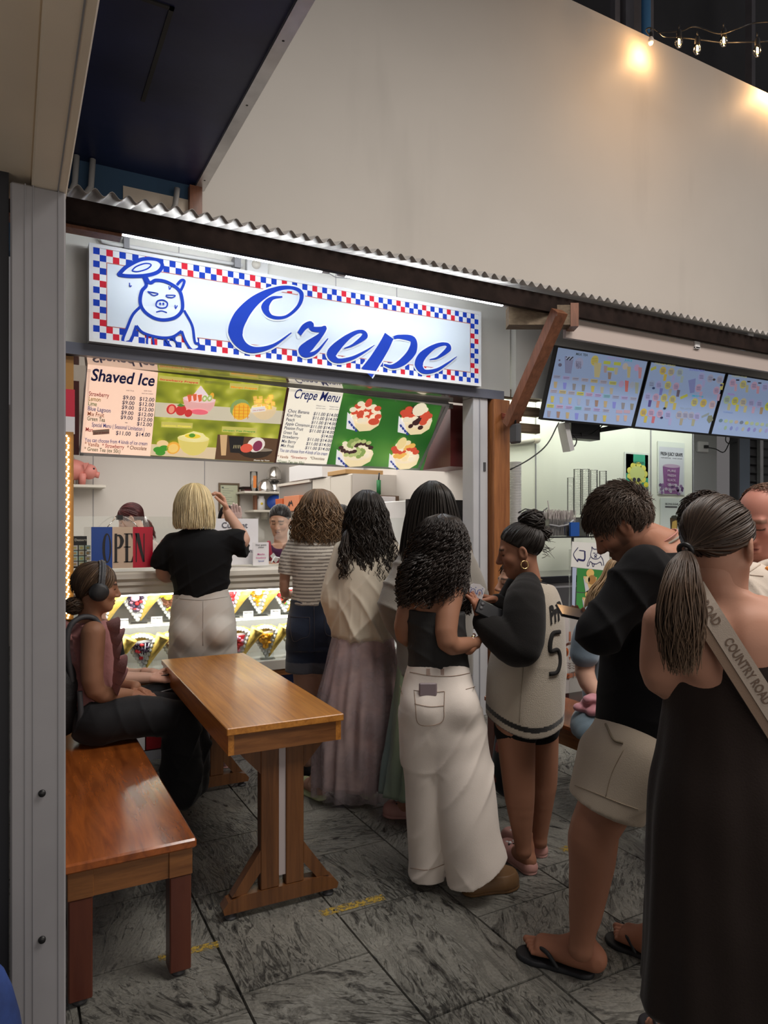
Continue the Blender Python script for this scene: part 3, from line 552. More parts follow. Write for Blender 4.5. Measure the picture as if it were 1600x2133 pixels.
pl.T('* Vanilla', 52, 548, 126, 554, br, 8, .038); pl.T('*Strawberry', 140, 552, 250, 560, rd, 8, .038); pl.T('*Chocolate', 270, 558, 366, 566, c_(.16, .06, .03, .1), 8, .038); pl.T('*Green Tea (ex 50c)', 52, 580, 230, 592, c_(.08, .2, .07, .1), 8, .038)
for x, y in ((312, 204), (312, 220), (400, 210), (400, 226)): pl.T('Whipped cream' if y in (204, 210) else 'and ice cream', x, y, x + 62, y + 5, nv, 8)
t.build('crepe_menu_panel', mroot)
b = MB(); b.box((3.16, 4.76, 2.46), (3.2, 4.8, 2.5), 'steel'); b.box((.1, 5.24, 1.99), (.42, 5.27, 2.5), 'maroon'); b.box((3.2, 4.8, 1.99), (3.48, 5.3, 2.50), 'maroon'); struct(b, 'trim_8')
b = MB()                                                                     # chequered plaque on the side wall
pc = atX(952, 945, 3.49); b.box((3.47, pc.y - .2, pc.z - .14), (3.5, pc.y + .22, pc.z + .14), 'maroon')
for i in range(3):
    for j in range(2): b.box((3.462, pc.y - .18 + i * .127, pc.z - .12 + j * .12), (3.47, pc.y - .053 + i * .127, pc.z + j * .12), flat((.02, .05, .25)) if (i + j) % 2 == 0 else 'white')
tag(b.build('plaque'), 'framed blue and white chequered plaque beside the green crepe pictures', 'plaque')

# ================================================================ COUNTER AND DISPLAY CASE
YF = 4.58
ct = thing('display_counter', (1.75, YF, 0), 'white crepe counter with glazed lit display case under a moulded top', 'counter')
L0, L1 = -1.43, 1.08
t = MB(); prof = [(-.035, 1.215), (-.05, 1.2), (-.05, 1.17), (-.03, 1.15), (-.03, 1.13), (-.012, 1.115), (-.012, 1.085), (0, 1.068), (.5, 1.068), (.5, 1.215)]
t.prism([(y, z) for y, z in prof], L1 - L0, 'cream', (L0, 0, 0), (0, 1, 0), (0, 0, 1)); t.build('moulded_top', ct)
t = MB(); t.box((L0, .42, .5), (L1, .45, 1.068), 'white'); t.build('back_panel', ct)
t = MB(); t.box((L0, .0, .53), (L1, .42, .565), 'white'); t.box((L0, -.03, .515), (L1, .0, .575), 'cream'); t.box((L0, -.02, .47), (L1, .42, .515), 'bench_frame'); t.build('base_shelf', ct)
t = MB(); t.box((L0, .1, .852), (L1, .42, .864), 'white'); t.build('upper_shelf', ct)
t = MB(); t.box((L0, .004, .575), (L1, .01, 1.068), 'glass'); t.build('front_glass', ct)
t = MB(); t.box((L0, .03, 1.056), (L1, .045, 1.066), 'case_light'); t.build('lamp_strip', ct)
t = MB(); t.box((L0, .115, .846), (L1, .125, .851), 'case_light'); t.build('lamp_strip', ct)
t = MB(); t.box((L0, .06, .06), (L1, .45, .47), 'maroon'); t.box((L0, .05, 0), (L1, .45, .06), 'grey'); t.build('kick_base', ct)
kc = [(.02, .05, .2), (.7, .7, .7), (.25, .015, .02), (.65, .65, .65)]
for i in range(13):
    for j in range(2):
        t = MB(); t.box((L0 + i * .22 + .004, .048, .07 + j * .2), (L0 + i * .22 + .216, .06, .265 + j * .2), flat(kc[(i + 2 * j) % 4], .3)); t.build('tile', ct)
t = MB(); t.box((L0, .17, 1.215), (L1, .178, 1.56), 'glass'); t.build('sneeze_guard', ct)
# wax crepes on show
def crepe(loc, rz, cols, label, style):
    k = thing('display_crepe', loc, label, 'crepe', 'wax crepes in the display case', rz); k.scale = (1.15, 1.15, 1.15)
    t = MB(); A = [(0, 0), (-.1, .15), (-.085, .185), (-.03, .2), (.03, .195), (.07, .175)]
    t.prism(A, -.02, mat('crepe_skin', (.85, .58, .12), .5, var=.2, vs=40) if 'crepe_skin' not in M else M['crepe_skin'], (0, 0, .012), (1, 0, 0), (0, -.18, 1)); t.build('wrap', k)
    t = MB(); t.tube([(.012, -.004, .016), (.05, -.022, .1), (.105, -.045, .195)], [.006, .024, .04], M['crepe_skin'], 12); t.build('rolled_side', k)
    t = MB()
    for i in range(9): q = i / 8; t.ball((-.092 + .15 * q, -.055 + .01 * q, .168 + .035 * math.sin(q * 3.0)), (.014, .012, .014), 'white', 7, 5)
    for i in range(9): q = i / 8; t.ball((-.09 * q - .002, -.014 - .035 * q, .02 + .145 * q), (.0125, .011, .012), 'white', 7, 5)
    for i in range(7): q = i / 6; t.ball((.002 + .052 * q, -.016 - .035 * q, .025 + .14 * q), (.011, .01, .012), 'white', 7, 5)
    t.prism([(0, .008), (-.09, .155), (.062, .172)], .004, 'white', (0, -.007, .01), (1, 0, 0), (0, -.19, 1)); t.build('whipped_cream', k)
    t = MB(); rr = random.Random(int(loc[0] * 1000))
    t.prism([(-.008, .05), (-.062, .145), (.034, .155)], .004, cols[0], (0, -.014, .01), (1, 0, 0), (0, -.2, 1))
    for i in range(17):
        z = .06 + .09 * rr.random(); wv = (z - .03) * .48; t.ball((rr.uniform(-wv, wv * .62) - .004, -.02 - z * .22, z + .008), (rr.uniform(.008, .014), .008, rr.uniform(.007, .012)), cols[i % len(cols)], 7, 5)
    if style == 1: t.ball((-.012, -.062, .15), (.024, .02, .022), cols[-1], 10, 6)
    t.build('topping', k)
    if style == 2:
        t = MB()
        for i in range(5): t.tube([(-.05 + i * .02, -.05, .16), (-.03 + i * .012, -.045, .11 - i * .006), (.0 + i * .006, -.035, .07)], .0028, 'white', 5)
        t.build('icing_drizzle', k)
    t = MB(); t.box((-.04, -.03, 0), (.05, .03, .004), 'clear_plastic'); t.box((-.035, .008, .004), (.045, .011, .08), 'clear_plastic'); t.build('stand', k)
kr, kk, ky, kg, kp, kb, kn, kw = flat((.6, .03, .04)), flat((.06, .035, .08)), flat((.9, .45, .02)), flat((.15, .45, .06)), flat((.75, .35, .5)), flat((.18, .06, .03)), flat((.8, .55, .14)), flat((.8, .78, .6))
TOP = [(.53, (kn, ky), 'wax crepe with plain golden filling, first on the upper shelf', 0), (.735, (kk, kr, kk, kp), 'wax crepe with dark berries and a pink ice cream ball', 1), (.94, (kb, kb, flat((.7, .7, .05))), 'wax crepe with brown filling and lime yellow ball', 1), (1.145, (ky, kw), 'wax crepe with custard, upper shelf behind the blonde woman', 0),
       (1.35, (kr, kp, kr), 'wax crepe with red strawberries and pink ball, upper shelf', 1), (1.553, (ky, ky, kw), 'wax crepe with orange peach slices and a white ball', 1), (1.745, (kr, kg, kw, ky), 'wax crepe with mixed red, green and orange fruit', 0), (1.95, (kk, kw), 'wax crepe with dark filling beside the striped woman', 0)]
BOT = [(.56, (kn, kw), 'wax crepe with golden wrap, first on the lower shelf', 0), (.762, (kk, kr, kk), 'wax crepe with dark berries and white icing lines', 2), (.97, (kb, kw), 'wax crepe with chocolate filling on the lower shelf', 0), (1.18, (kw, ky), 'wax crepe with cream filling, lower shelf behind the blonde woman', 0),
       (1.39, (kr, kr, kp), 'wax crepe packed with red strawberries on the lower shelf', 0), (1.587, (ky, ky, ky), 'wax crepe packed with orange peaches on the lower shelf', 0), (1.79, (kg, kw), 'wax crepe with green filling at the end of the lower shelf', 0)]
for x, cols, lb, st_ in TOP: crepe((x, 4.76, .864), R(-12), cols, lb, st_)
for x, cols, lb, st_ in BOT: crepe((x, 4.70, .565), R(-12), cols, lb, st_)
names = ['Mix Berry Crepe', 'Choc Banana', 'Custard', 'Strawberry', 'Peach Crepe', 'Mix Fruit']
for i, x in enumerate((.63, .84, 1.04, 1.25, 1.452, 1.65)):
    k = thing('price_card', (x, 4.69, .864), 'small white name card in front of upper shelf crepe: ' + names[i], 'card', 'name cards in the display case', R(-8)); t = MB(); t.box((-.035, 0, 0), (.035, .003, .045), 'paper')
    p_ = Plane((-.035, 0, 0), (1, 0, 0), (0, 0, 1), t); p_.text(names[i], .035, .03, .011, flat((.05, .05, .05)), align='C'); t.build('card', k)
# open sign on its hanger
o0 = atY(190, 1185, 4.52); wv = atY(318, 1185, 4.52).x - o0.x; hv = (1185 - 1098) / F * 4.2
k = thing('open_sign', (o0.x, 4.515, o0.z), 'blue, cream and red OPEN sign hanging before the counter', 'sign')
t = MB(); t.box((0, 0, 0), (wv, .006, hv), 'paper'); t.build('board', k)
t = MB(); p_ = Plane((0, -.001, 0), (1, 0, 0), (0, 0, 1), t)
for i, c in enumerate(((.005, .06, .33), (.74, .55, .4), (.6, .0, .03))): p_.rect(wv * i / 3, 0, wv * (i + 1) / 3, hv, flat(c, .35))
bkp = flat((.012, .01, .012), .4); p_.disc(wv * .245, hv * .49, wv * .072, hv * .36, bkp, 2, 20); p_.disc(wv * .252, hv * .49, wv * .036, hv * .32, flat((.005, .06, .33), .35), 3, 20)
def stem(x, w_, y0=.14, y1=.84): p_.rect(wv * x, hv * y0, wv * (x + w_), hv * y1, bkp, 4)
stem(.37, .04); p_.stroke([(wv * .4, hv * .8), (wv * .46, hv * .78), (wv * .49, hv * .66), (wv * .46, hv * .52), (wv * .4, hv * .49)], [.006, .014, .022, .014, .006], bkp, 4); p_.rect(wv * .35, hv * .14, wv * .43, hv * .155, bkp, 4)
stem(.545, .045)
for y, x1 in ((.82, .66), (.5, .63), (.14, .665)): p_.rect(wv * .52, hv * y, wv * x1, hv * (y + .022), bkp, 4)
p_.poly([(wv * .635, hv * .84), (wv * .66, hv * .7), (wv * .66, hv * .84)], bkp, 4); p_.poly([(wv * .635, hv * .14), (wv * .665, hv * .3), (wv * .665, hv * .14)], bkp, 4)
stem(.715, .014); stem(.845, .014); p_.poly([(wv * .7, hv * .85), (wv * .77, hv * .85), (wv * .865, hv * .14), (wv * .83, hv * .14)], bkp, 4)
t.build('lettering', k)
t = MB(); t.tube([(wv * .25, .003, hv - .004), (wv * .3, 0, hv + .02), (wv * .4, .06, hv + .055), (wv * .43, .17, hv + .065), (wv * .57, .17, hv + .065), (wv * .6, .06, hv + .055), (wv * .7, 0, hv + .02), (wv * .75, .003, hv - .004)], .0032, 'steel', 6); t.build('hanger', k)
t = MB(); t.box((wv * .46, .12, hv + .045), (wv * .55, .18, hv + .075), 'black'); t.build('clip', k)
def card(name, px0_, py0_, px1_, py1_, Y, label, lines, m='paper'):
    a = atY(px0_, py1_, Y); q = atY(px1_, py0_, Y); w_ = q.x - a.x; h_ = (py1_ - py0_) / F * a.x / max(a.x, .01) * ((a.x * CT + Y * ST))
    k = thing(name, (a.x, Y, a.z), label, 'sign'); t = MB(); t.box((0, 0, 0), (w_, .004, h_), m); t.build('sheet', k)
    t = MB(); p_ = Plane((0, -.001, 0), (1, 0, 0), (0, 0, 1), t)
    for tx, x, y, s, c in lines: p_.text(tx, w_ * x, h_ * y, s, flat(c), align='C', width=None)
    if lines: t.build('lettering', k)
    t = MB(); t.box((0, .004, 0), (w_, .05, .003), 'clear_plastic'); t.build('foot', k); return k
card('notice', 438, 1080, 538, 1178, 4.70, 'white wait time notice propped on the counter beside the blonde woman', [('Current', .5, .8, .055, (.1, .1, .13)), ('wait time', .5, .58, .052, (.1, .1, .13)), ('mins', .8, .26, .04, (.1, .1, .13))])
card('leaflet', 527, 1130, 560, 1178, 4.62, 'small white price leaflet standing on the counter before the apron', [('Dear guests', .5, .86, .016, (.1, .1, .1)), ('please', .5, .76, .016, (.1, .1, .1)), ('Matcha', .5, .45, .018, (.6, .1, .3)), ('Strawberry', .5, .3, .016, (.6, .1, .3)), ('Special', .5, .16, .015, (.1, .15, .4))])
lf = card('leaflet', 146, 1117, 181, 1184, 4.6, 'black leaflet with small dessert pictures at the counter end', [], 'black')
t = MB(); p_ = Plane((0, -.001, 0), (1, 0, 0), (0, 0, 1), t)
for i in range(3):
    for j in range(4): p_.rect(.012 + i * .036, .012 + j * .033, .042 + i * .036, .04 + j * .033, flat((.6 - .1 * ((i + j) % 3), .58, .55 - .12 * (i % 2)))); p_.disc(.027 + i * .036, .025 + j * .033, .009, .007, flat((.5, .35 + .1 * (j % 2), .15)), 2, 8)
p_.text('Desserts', .06, .165, .02, flat((.7, .7, .6)), align='C'); t.build('pictures', lf)
k = thing('hanging_scarf', (1.95, 4.68, 1.215), 'white curled ribbon lying on the counter by the apron', 'ribbon'); t = MB(); t.tube([atY(565, 1172, 4.68) - Vector((1.95, 4.68, 1.215)), atY(572, 1160, 4.7) - Vector((1.95, 4.68, 1.215)), atY(582, 1162, 4.7) - Vector((1.95, 4.68, 1.215)), atY(590, 1174, 4.7) - Vector((1.95, 4.68, 1.215))], .006, 'white', 6); t.build('ribbon', k)
k.name = 'ribbon'

# ================================================================ INSIDE THE CREPE STALL
k = thing('shelf', (.95, 9.8, 1.98), 'short pale wall shelf carrying the pink pig', 'shelf'); t = MB(); t.box((-.75, -.36, 0), (.12, 0, .035), 'cream', .004); t.build('board', k); t = MB(); t.box((-.3, -.16, -.12), (-.27, 0, 0), 'cream'); t.build('bracket', k)
pgm = mat('pink_skin', (.7, .26, .22), .5)
k = thing('pig_figure', (.78, 9.57, 2.015), 'plump pink pig figure on the wall shelf', 'figurine')
t = MB(); t.ball((-.1, 0, .19), (.2, .13, .135), pgm, 18, 12); t.build('body', k)
t = MB(); t.ball((.1, -.02, .17), (.1, .1, .1), pgm, 16, 10); t.lathe([(.03, 0), (.042, .03), (.04, .06), (0, .065)], pgm, (.16, -.03, .14), 12, (.9, -.2, -.2)); t.build('head', k)
t = MB(); t.prism([(-.04, 0), (.04, 0), (.0, -.09)], .012, pgm, (.06, -.12, .27), (.8, -.3, 0), (.2, .2, 1)); t.build('ear', k); t = MB(); t.prism([(-.04, 0), (.04, 0), (.0, -.09)], .012, pgm, (.08, .05, .27), (.8, .3, 0), (.2, -.2, 1)); t.build('ear', k)
for x, y in ((-.22, -.07), (-.2, .07), (.02, -.07), (.02, .07)): t = MB(); t.tube([(x, y, .14), (x, y, .0)], [.05, .035], pgm, 10); t.build('leg', k)
t = MB(); t.ball((.15, -.1, .205), .012, 'black', 8, 6); t.build('eye', k)
t = MB(); t.lathe([(0, 0), (.055, 0), (.06, .02), (.062, .28), (.055, .34), (.03, .38), (.03, .5), (0, .5)], 'steel', (.68, 9.735, 2.015), 20); tag(t.build('steel_pot'), 'steel pot behind the pink pig', 'pot')
fo = atY(455, 1066, 9.79)
k = thing('certificate', fo, 'framed pale certificate on the back wall by the raised hands', 'picture frame'); fw, fh = .3, .41
t = MB()
for a, q in (((0, -.02, 0), (fw, 0, .025)), ((0, -.02, fh - .025), (fw, 0, fh)), ((0, -.02, .025), (.025, 0, fh - .025)), ((fw - .025, -.02, .025), (fw, 0, fh - .025))): t.box(a, q, 'grey_wood')
t.build('frame', k); t = MB(); t.box((.025, -.008, .025), (fw - .025, 0, fh - .025), flat((.55, .58, .42))); p_ = Plane((.025, -.009, .025), (1, 0, 0), (0, 0, 1), t)
for i in range(9): p_.rect(.03, .06 + i * .03, .1 + .11 * ((i * 7) % 5) / 5, .066 + i * .03, flat((.3, .32, .26)))
p_.rect(.02, .31, .05, .33, flat((.1, .12, .1))); t.build('sheet', k)
# shelving in the far corner
for i, (z, a, q) in enumerate(((1.95, 503, 590), (1.69, 522, 575))):
    x0 = atY(a, 1020, 9.5).x; x1 = 3.45; t = MB(); t.box((x0, 9.35, z), (x1, 9.8, z + .03), 'cream', .003); t.box((x0 + .25, 9.6, z - .1), (x0 + .28, 9.8, z), 'cream'); tag(t.build('shelf'), ['upper', 'lower'][i] + ' pale corner shelf behind the woman in the maroon apron', 'shelf', 'corner shelves')
def bowl3(p, r, h, label):
    t = MB(); t.lathe([(0, h), (r * .45, h * .97), (r * .8, h * .72), (r * .97, h * .3), (r, 0), (r * 1.04, 0), (r * 1.04, .012), (r * .96, .012)], 'steel', p, 24); tag(t.build('mixing_bowl'), label, 'bowl', 'steel bowls upside down')
bowl3((3.17, 9.46, 1.98), .11, .18, 'upside down steel bowl on the upper corner shelf, leftmost'); bowl3((3.36, 9.58, 1.98), .11, .18, 'upside down steel bowl on the upper corner shelf, beside the cabinet'); bowl3((3.33, 9.52, 2.165), .11, .18, 'upside down steel bowl stacked on top of the other two')
t = MB(); t.lathe([(0, 0), (.05, 0), (.055, .28), (0, .28)], 'clear_plastic', (3.02, 9.5, 1.98), 14); tag(t.build('bottle'), 'clear tall bottle with orange mark on the upper corner shelf', 'bottle')
t = MB(); t.box((2.995, 9.44, 2.03), (3.04, 9.446, 2.2), flat((.8, .25, .05))); o = t.build('label_sheet', bpy.data.objects['bottle'])
t = MB(); t.box((2.86, 9.4, 1.98), (2.95, 9.6, 2.01), 'maroon'); t.box((2.83, 9.38, 2.01), (2.94, 9.6, 2.04), 'dark_timber'); tag(t.build('tray_stack'), 'dark wooden trays on the end of the upper corner shelf', 'tray')
t = MB(); t.lathe([(0, 0), (.055, 0), (.055, .15), (.04, .17), (.04, .2), (0, .2)], 'white', (3.13, 9.5, 1.72), 14); t.lathe([(.0, .0), (.018, 0), (.018, .002), (0, .002)], flat((.8, .6, .05)), (3.12, 9.445, 1.81), 10, (0, -1, 0)); tag(t.build('jar'), 'white jar with yellow mark on the lower corner shelf', 'jar')
t = MB(); t.box((3.04, 9.5, 1.72), (3.07, 9.6, 1.93), 'strut_wood'); tag(t.build('chopping_board'), 'thin brown board standing on the lower corner shelf', 'board')
t = MB(); t.lathe([(0, 0), (.1, 0), (.11, .02), (.1, .04), (.0, .05)], flat((.01, .05, .3)), (3.3, 9.42, 1.83), 16, (-.5, -.8, .3)); tag(t.build('lid'), 'round blue lid propped above the apron woman', 'lid')
# wall cabinets on the right
cb = thing('wall_cabinet', (3.5, 7.2, 1.32), 'white wall cabinet with open compartment and two doors', 'cabinet')
t = MB(); t.box((-.5, -.95, 0), (0, 1.2, .7), 'interior'); t.build('body', cb)
for i in range(2): t = MB(); t.box((-.518, -.945 + i * .5, .01), (-.5, -.455 + i * .5, .69), 'cream', .003); t.build('door', cb)
t = MB(); t.box((-.515, .08, .35), (-.498, 1.15, .68), mat('recess', (.25, .24, .22), .7)); t.box((-.55, .08, .32), (-.5, 1.15, .35), 'cream'); t.box((-.54, .08, .67), (-.5, 1.15, .7), 'cream'); t.build('open_compartment', cb)
def bx(name, a, q, m, lb, cat='box', gr=None): t = MB(); t.box(a, q, m, .003); return tag(t.build(name), lb, cat, gr)
bx('postcard_box', (2.9, 7.45, 1.672), (2.985, 7.95, 1.85), flat((.7, .25, .12)), 'orange box printed with a dark camel on the cabinet ledge')
t = MB(); p_ = Plane((2.899, 7.95, 1.672), (0, -1, 0), (0, 0, 1), t); p_.poly([(.12, .04), (.16, .09), (.2, .12), (.23, .1), (.26, .13), (.3, .09), (.32, .05), (.29, .06), (.28, .08), (.22, .08), (.2, .04), (.18, .07)], flat((.02, .01, .01))); t.build('printed_camel', bpy.data.objects['postcard_box'])
bx('snack_packet', (2.9, 8.0, 1.672), (2.98, 8.25, 1.83), flat((.6, .12, .03)), 'red orange packet beside the camel box', 'packet'); bx('carton', (2.91, 7.2, 1.672), (2.98, 7.4, 1.75), flat((.7, .5, .65)), 'small lilac carton on the cabinet ledge')
bx('cardboard_box', (2.95, 6.9, 2.025), (3.45, 7.9, 2.2), 'white', 'pale flat box on top of the wall cabinet', 'box'); bx('timber_offcut', (2.97, 6.35, 2.025), (3.4, 6.8, 2.07), flat((.5, .3, .12)), 'light brown board on top of the wall cabinet', 'board')
bx('paper_tray', (3.02, 6.1, 1.68), (3.45, 6.24, 1.8), flat((.12, .07, .04)), 'brown tray of papers above the black cabinet', 'tray'); bx('paper_pile', (3.04, 6.085, 1.69), (3.4, 6.098, 1.79), 'paper', 'white paper pile in the brown tray', 'paper')
t = MB(); t.tube([atY(789, 1000, 6.2), atY(789, 1030, 6.2)], .022, flat((.02, .2, .06)), 10); t.tube([atY(790, 985, 6.2), atY(789, 1000, 6.2)], .008, 'black', 6); tag(t.build('hanging_brush'), 'green handled brush hanging on the cabinet end', 'brush')
# black-framed cooler
cl = thing('drinks_cooler', (3.2, 5.3, 0), 'black framed cooler with blue lit panes behind the long haired women', 'cooler')
t = MB(); t.box((-.3, -.28, 0), (.29, .28, 1.71), 'white', .006); t.build('body', cl)
t = MB()
for a, q in (((-.3, -.33, .1), (.29, -.281, .18)), ((-.3, -.33, 1.6), (.29, -.281, 1.72)), ((-.3, -.33, .18), (-.2, -.281, 1.6)), ((.2, -.33, .18), (.29, -.281, 1.6))): t.box(a, q, 'black_gloss')
t.build('door_frame', cl); t = MB(); t.box((-.2, -.31, .18), (.2, -.282, 1.6), mat('pane_blue', (.05, .06, .16), .12, emit=(.1, .13, .4), es=.6)); t.build('door_pane', cl)
t = MB(); t.box((-.2, -.312, 1.42), (.2, -.309, 1.44), 'black'); t.box((-.2, -.312, 1.0), (.2, -.309, 1.02), 'black'); t.build('shelf_edges', cl)
# work table for the staff side, mostly hidden
t = MB(); t.box((.4, 6.6, .0), (2.6, 7.2, .9), 'steel', .01); tag(t.build('work_bench'), 'steel work bench behind the staff', 'bench')

# ================================================================ TABLE
tb_ = thing('cafe_table', (.96, 3.275, 0), 'narrow wooden cafe table on two splayed pedestal legs', 'table', rz=R(-1.6))
HX, HYt = .235, .745
t = MB(); t.box((-HX, -HYt, .722), (HX, HYt, .75), 'table_wood', .003); t.build('tabletop', tb_)
for x in (-HX + .008, HX - .03): t = MB(); t.box((x, -HYt + .012, .645), (x + .022, HYt - .012, .722), 'table_wood'); t.build('side_rail', tb_)
for y in (-HYt + .012, HYt - .034): t = MB(); t.box((-HX + .03, y, .645), (HX - .03, y + .022, .722), 'bench_frame'); t.build('end_rail', tb_)
for sgn in (-1, 1):
    yc = sgn * (HYt - .085); lg = bpy.data.objects.new('pedestal_leg', None); C.objects.link(lg); lg.parent = tb_; lg.location = (0, yc, 0)
    for x in (-.088, .014): t = MB(); t.box((x, -.024, .09), (x + .074, .024, .645), 'table_leg', .003); t.build('post', lg)
    t = MB(); t.box((-.014, -.018, .13), (.014, .0, .645), flat((.48, .42, .42), .4)); t.build('pale_inlay', lg)
    t = MB(); t.prism([(-.23, .03), (.23, .03), (.235, .05), (.215, .075), (.16, .09), (-.16, .09), (-.215, .075), (-.235, .05)], .056, 'table_leg', (0, .028, 0), (1, 0, 0), (0, 0, 1)); t.build('foot_bar', lg)
    for s2 in (-1, 1):
        t = MB(); P = [(s2 * .088, .245), (s2 * .2, .088), (s2 * .145, .088), (s2 * .088, .16)]; P = P if s2 < 0 else P[::-1]; t.prism(P[::-1] if s2 < 0 else P[::-1], .044 if True else 0, 'table_leg', (0, .022, 0), (1, 0, 0), (0, 0, 1)); t.build('brace', lg)
        t = MB(); P = [(s2 * .088, .54), (s2 * .185, .645), (s2 * .088, .645)]; t.prism(P if s2 > 0 else P[::-1], .04, 'table_leg', (0, .02, 0), (1, 0, 0), (0, 0, 1)); t.build('corbel', lg)
        t = MB(); t.lathe([(0, 0), (.022, 0), (.024, .01), (.014, .014), (.014, .032), (0, .032)], 'dark_grey', (s2 * .2, 0, 0), 14); t.build('glide', lg)
# ================================================================ BENCHES
def bench(loc, lx, ly, h, label, rz=0):
    k = thing('bench', loc, label, 'bench', None, rz); t = MB(); t.box((-lx / 2, -ly / 2, h - .032), (lx / 2, ly / 2, h), 'bench_wood', .006); t.build('seat', k)
    for y in (-ly / 2 + .018, ly / 2 - .04): t = MB(); t.box((-lx / 2 + .07, y, h - .12), (lx / 2 - .07, y + .022, h - .032), 'bench_frame'); t.build('end_rail', k)
    for x in (-lx / 2 + .018, lx / 2 - .04): t = MB(); t.box((x, -ly / 2 + .07, h - .12), (x + .022, ly / 2 - .07, h - .032), 'bench_frame'); t.build('side_rail', k)
    for x in (-1, 1):
        for y in (-1, 1):
            t = MB(); cx, cy = x * (lx / 2 - .05), y * (ly / 2 - .05); t.box((cx - .035, cy - .035, .022), (cx + .035, cy + .035, h - .12), 'leg_red', .004); t.box((cx - .038, cy - .038, h - .12), (cx + .038, cy + .038, h - .032), 'bench_frame', .002); lg = t.build('leg', k)
            t = MB(); t.lathe([(0, 0), (.022, 0), (.024, .01), (.012, .013), (.012, .024), (0, .024)], 'dark_grey', (cx, cy, 0), 12); t.build('glide', lg)
    return k
bench((.345, 3.1, 0), .405, 1.53, .46, 'glossy red brown wooden bench against the grey pillar')
bench((2.79, 2.75, 0), .42, 1.5, .45, 'dark red wooden bench under the person in denim', R(0))

# ================================================================ TEA STALL
b = MB(); b.box((3.6, 5.4, 0), (6.95, 5.5, 3.3), 'tea_wall')
for px in (1116, 1356): q = atY(px, 950, 5.39); b.box((q.x, 5.392, 0), (q.x + .012, 5.401, 3), 'grey')
struct(b, 'wall_tea')
b = MB(); b.box((6.94, 5.4, 0), (6.97, 6.2, 3.3), 'grey'); b.box((6.95, 6.15, 0), (8.4, 6.25, 3.3), mat('recess_wall', (.42, .43, .44), .6)); struct(b, 'wall_recess')  # return wall's grey is shade put into its colour
b = MB(); q = atY(1538, 950, 6.0); b.box((q.x, 6.0, 0), (q.x + .25, 6.1, 3.2), mat('blue_grey', (.16, .2, .26), .4)); b.box((q.x - .04, 5.98, 0), (q.x, 6.1, 3.2), 'dark_grey'); struct(b, 'door_2')
b = MB()
for i in range(15): b.obox((q.x + .62, 6.12, 1.2 + i * .12), (.36, 0, 0), (0, .01, .045), (0, .004, -.003), M['dark_grey'])
b.box((q.x + .25, 6.2, 0), (q.x + 1.2, 6.25, 3.2), 'black'); b.box((q.x + .55, 6.05, 0), (q.x + .62, 6.1, 3.2), 'alu'); struct(b, 'window_1')
b = MB(); b.box((3.6, 4.62, 2.9), (9, 6.3, 2.98), 'tea_wall'); struct(b, 'ceiling_tea')
b = MB(); b.box((3.64, 4.5, 2.56), (8.6, 4.62, 3.3), 'wall_white'); struct(b, 'wall_header'); 
b = MB(); b.box((3.64, 3.92, 2.9), (8.4, 3.95, 3.045), mat('valance', (.5, .42, .38), .6)); struct(b, 'trim_9')
for i, px in enumerate((1452, 1564)):
    q = atY(px, 712, 3.91); t = MB(); t.box((q.x - .03, 3.9, q.z - .06), (q.x + .03, 3.92, q.z + .08), 'white', .004); t.box((q.x - .03, 3.9, q.z - .06), (q.x + .03, 4.0, q.z - .045), 'white'); tag(t.build('bracket'), ['white metal bracket above the middle screen', 'white metal bracket above the rightmost screen'][i], 'bracket', 'brackets over the screens')
t = MB(); t.box((3.75, 4.95, 2.76), (5.6, 5.15, 2.83), 'ceiling_tube'); tag(t.build('ceiling_light'), 'bright white ceiling lamp seen under the first screen', 'lamp')
q = atY(1116, 915, 5.36); t = MB(); t.tube([(3.62, 5.36, q.z - .05), (q.x - .35, 5.36, q.z - .05), (q.x, 5.36, q.z - .0)], .03, 'cream', 10); t.ball((q.x, 5.35, q.z), .045, 'cream', 10, 7); tag(t.build('conduit'), 'cream pipe along the tea stall wall', 'pipe')
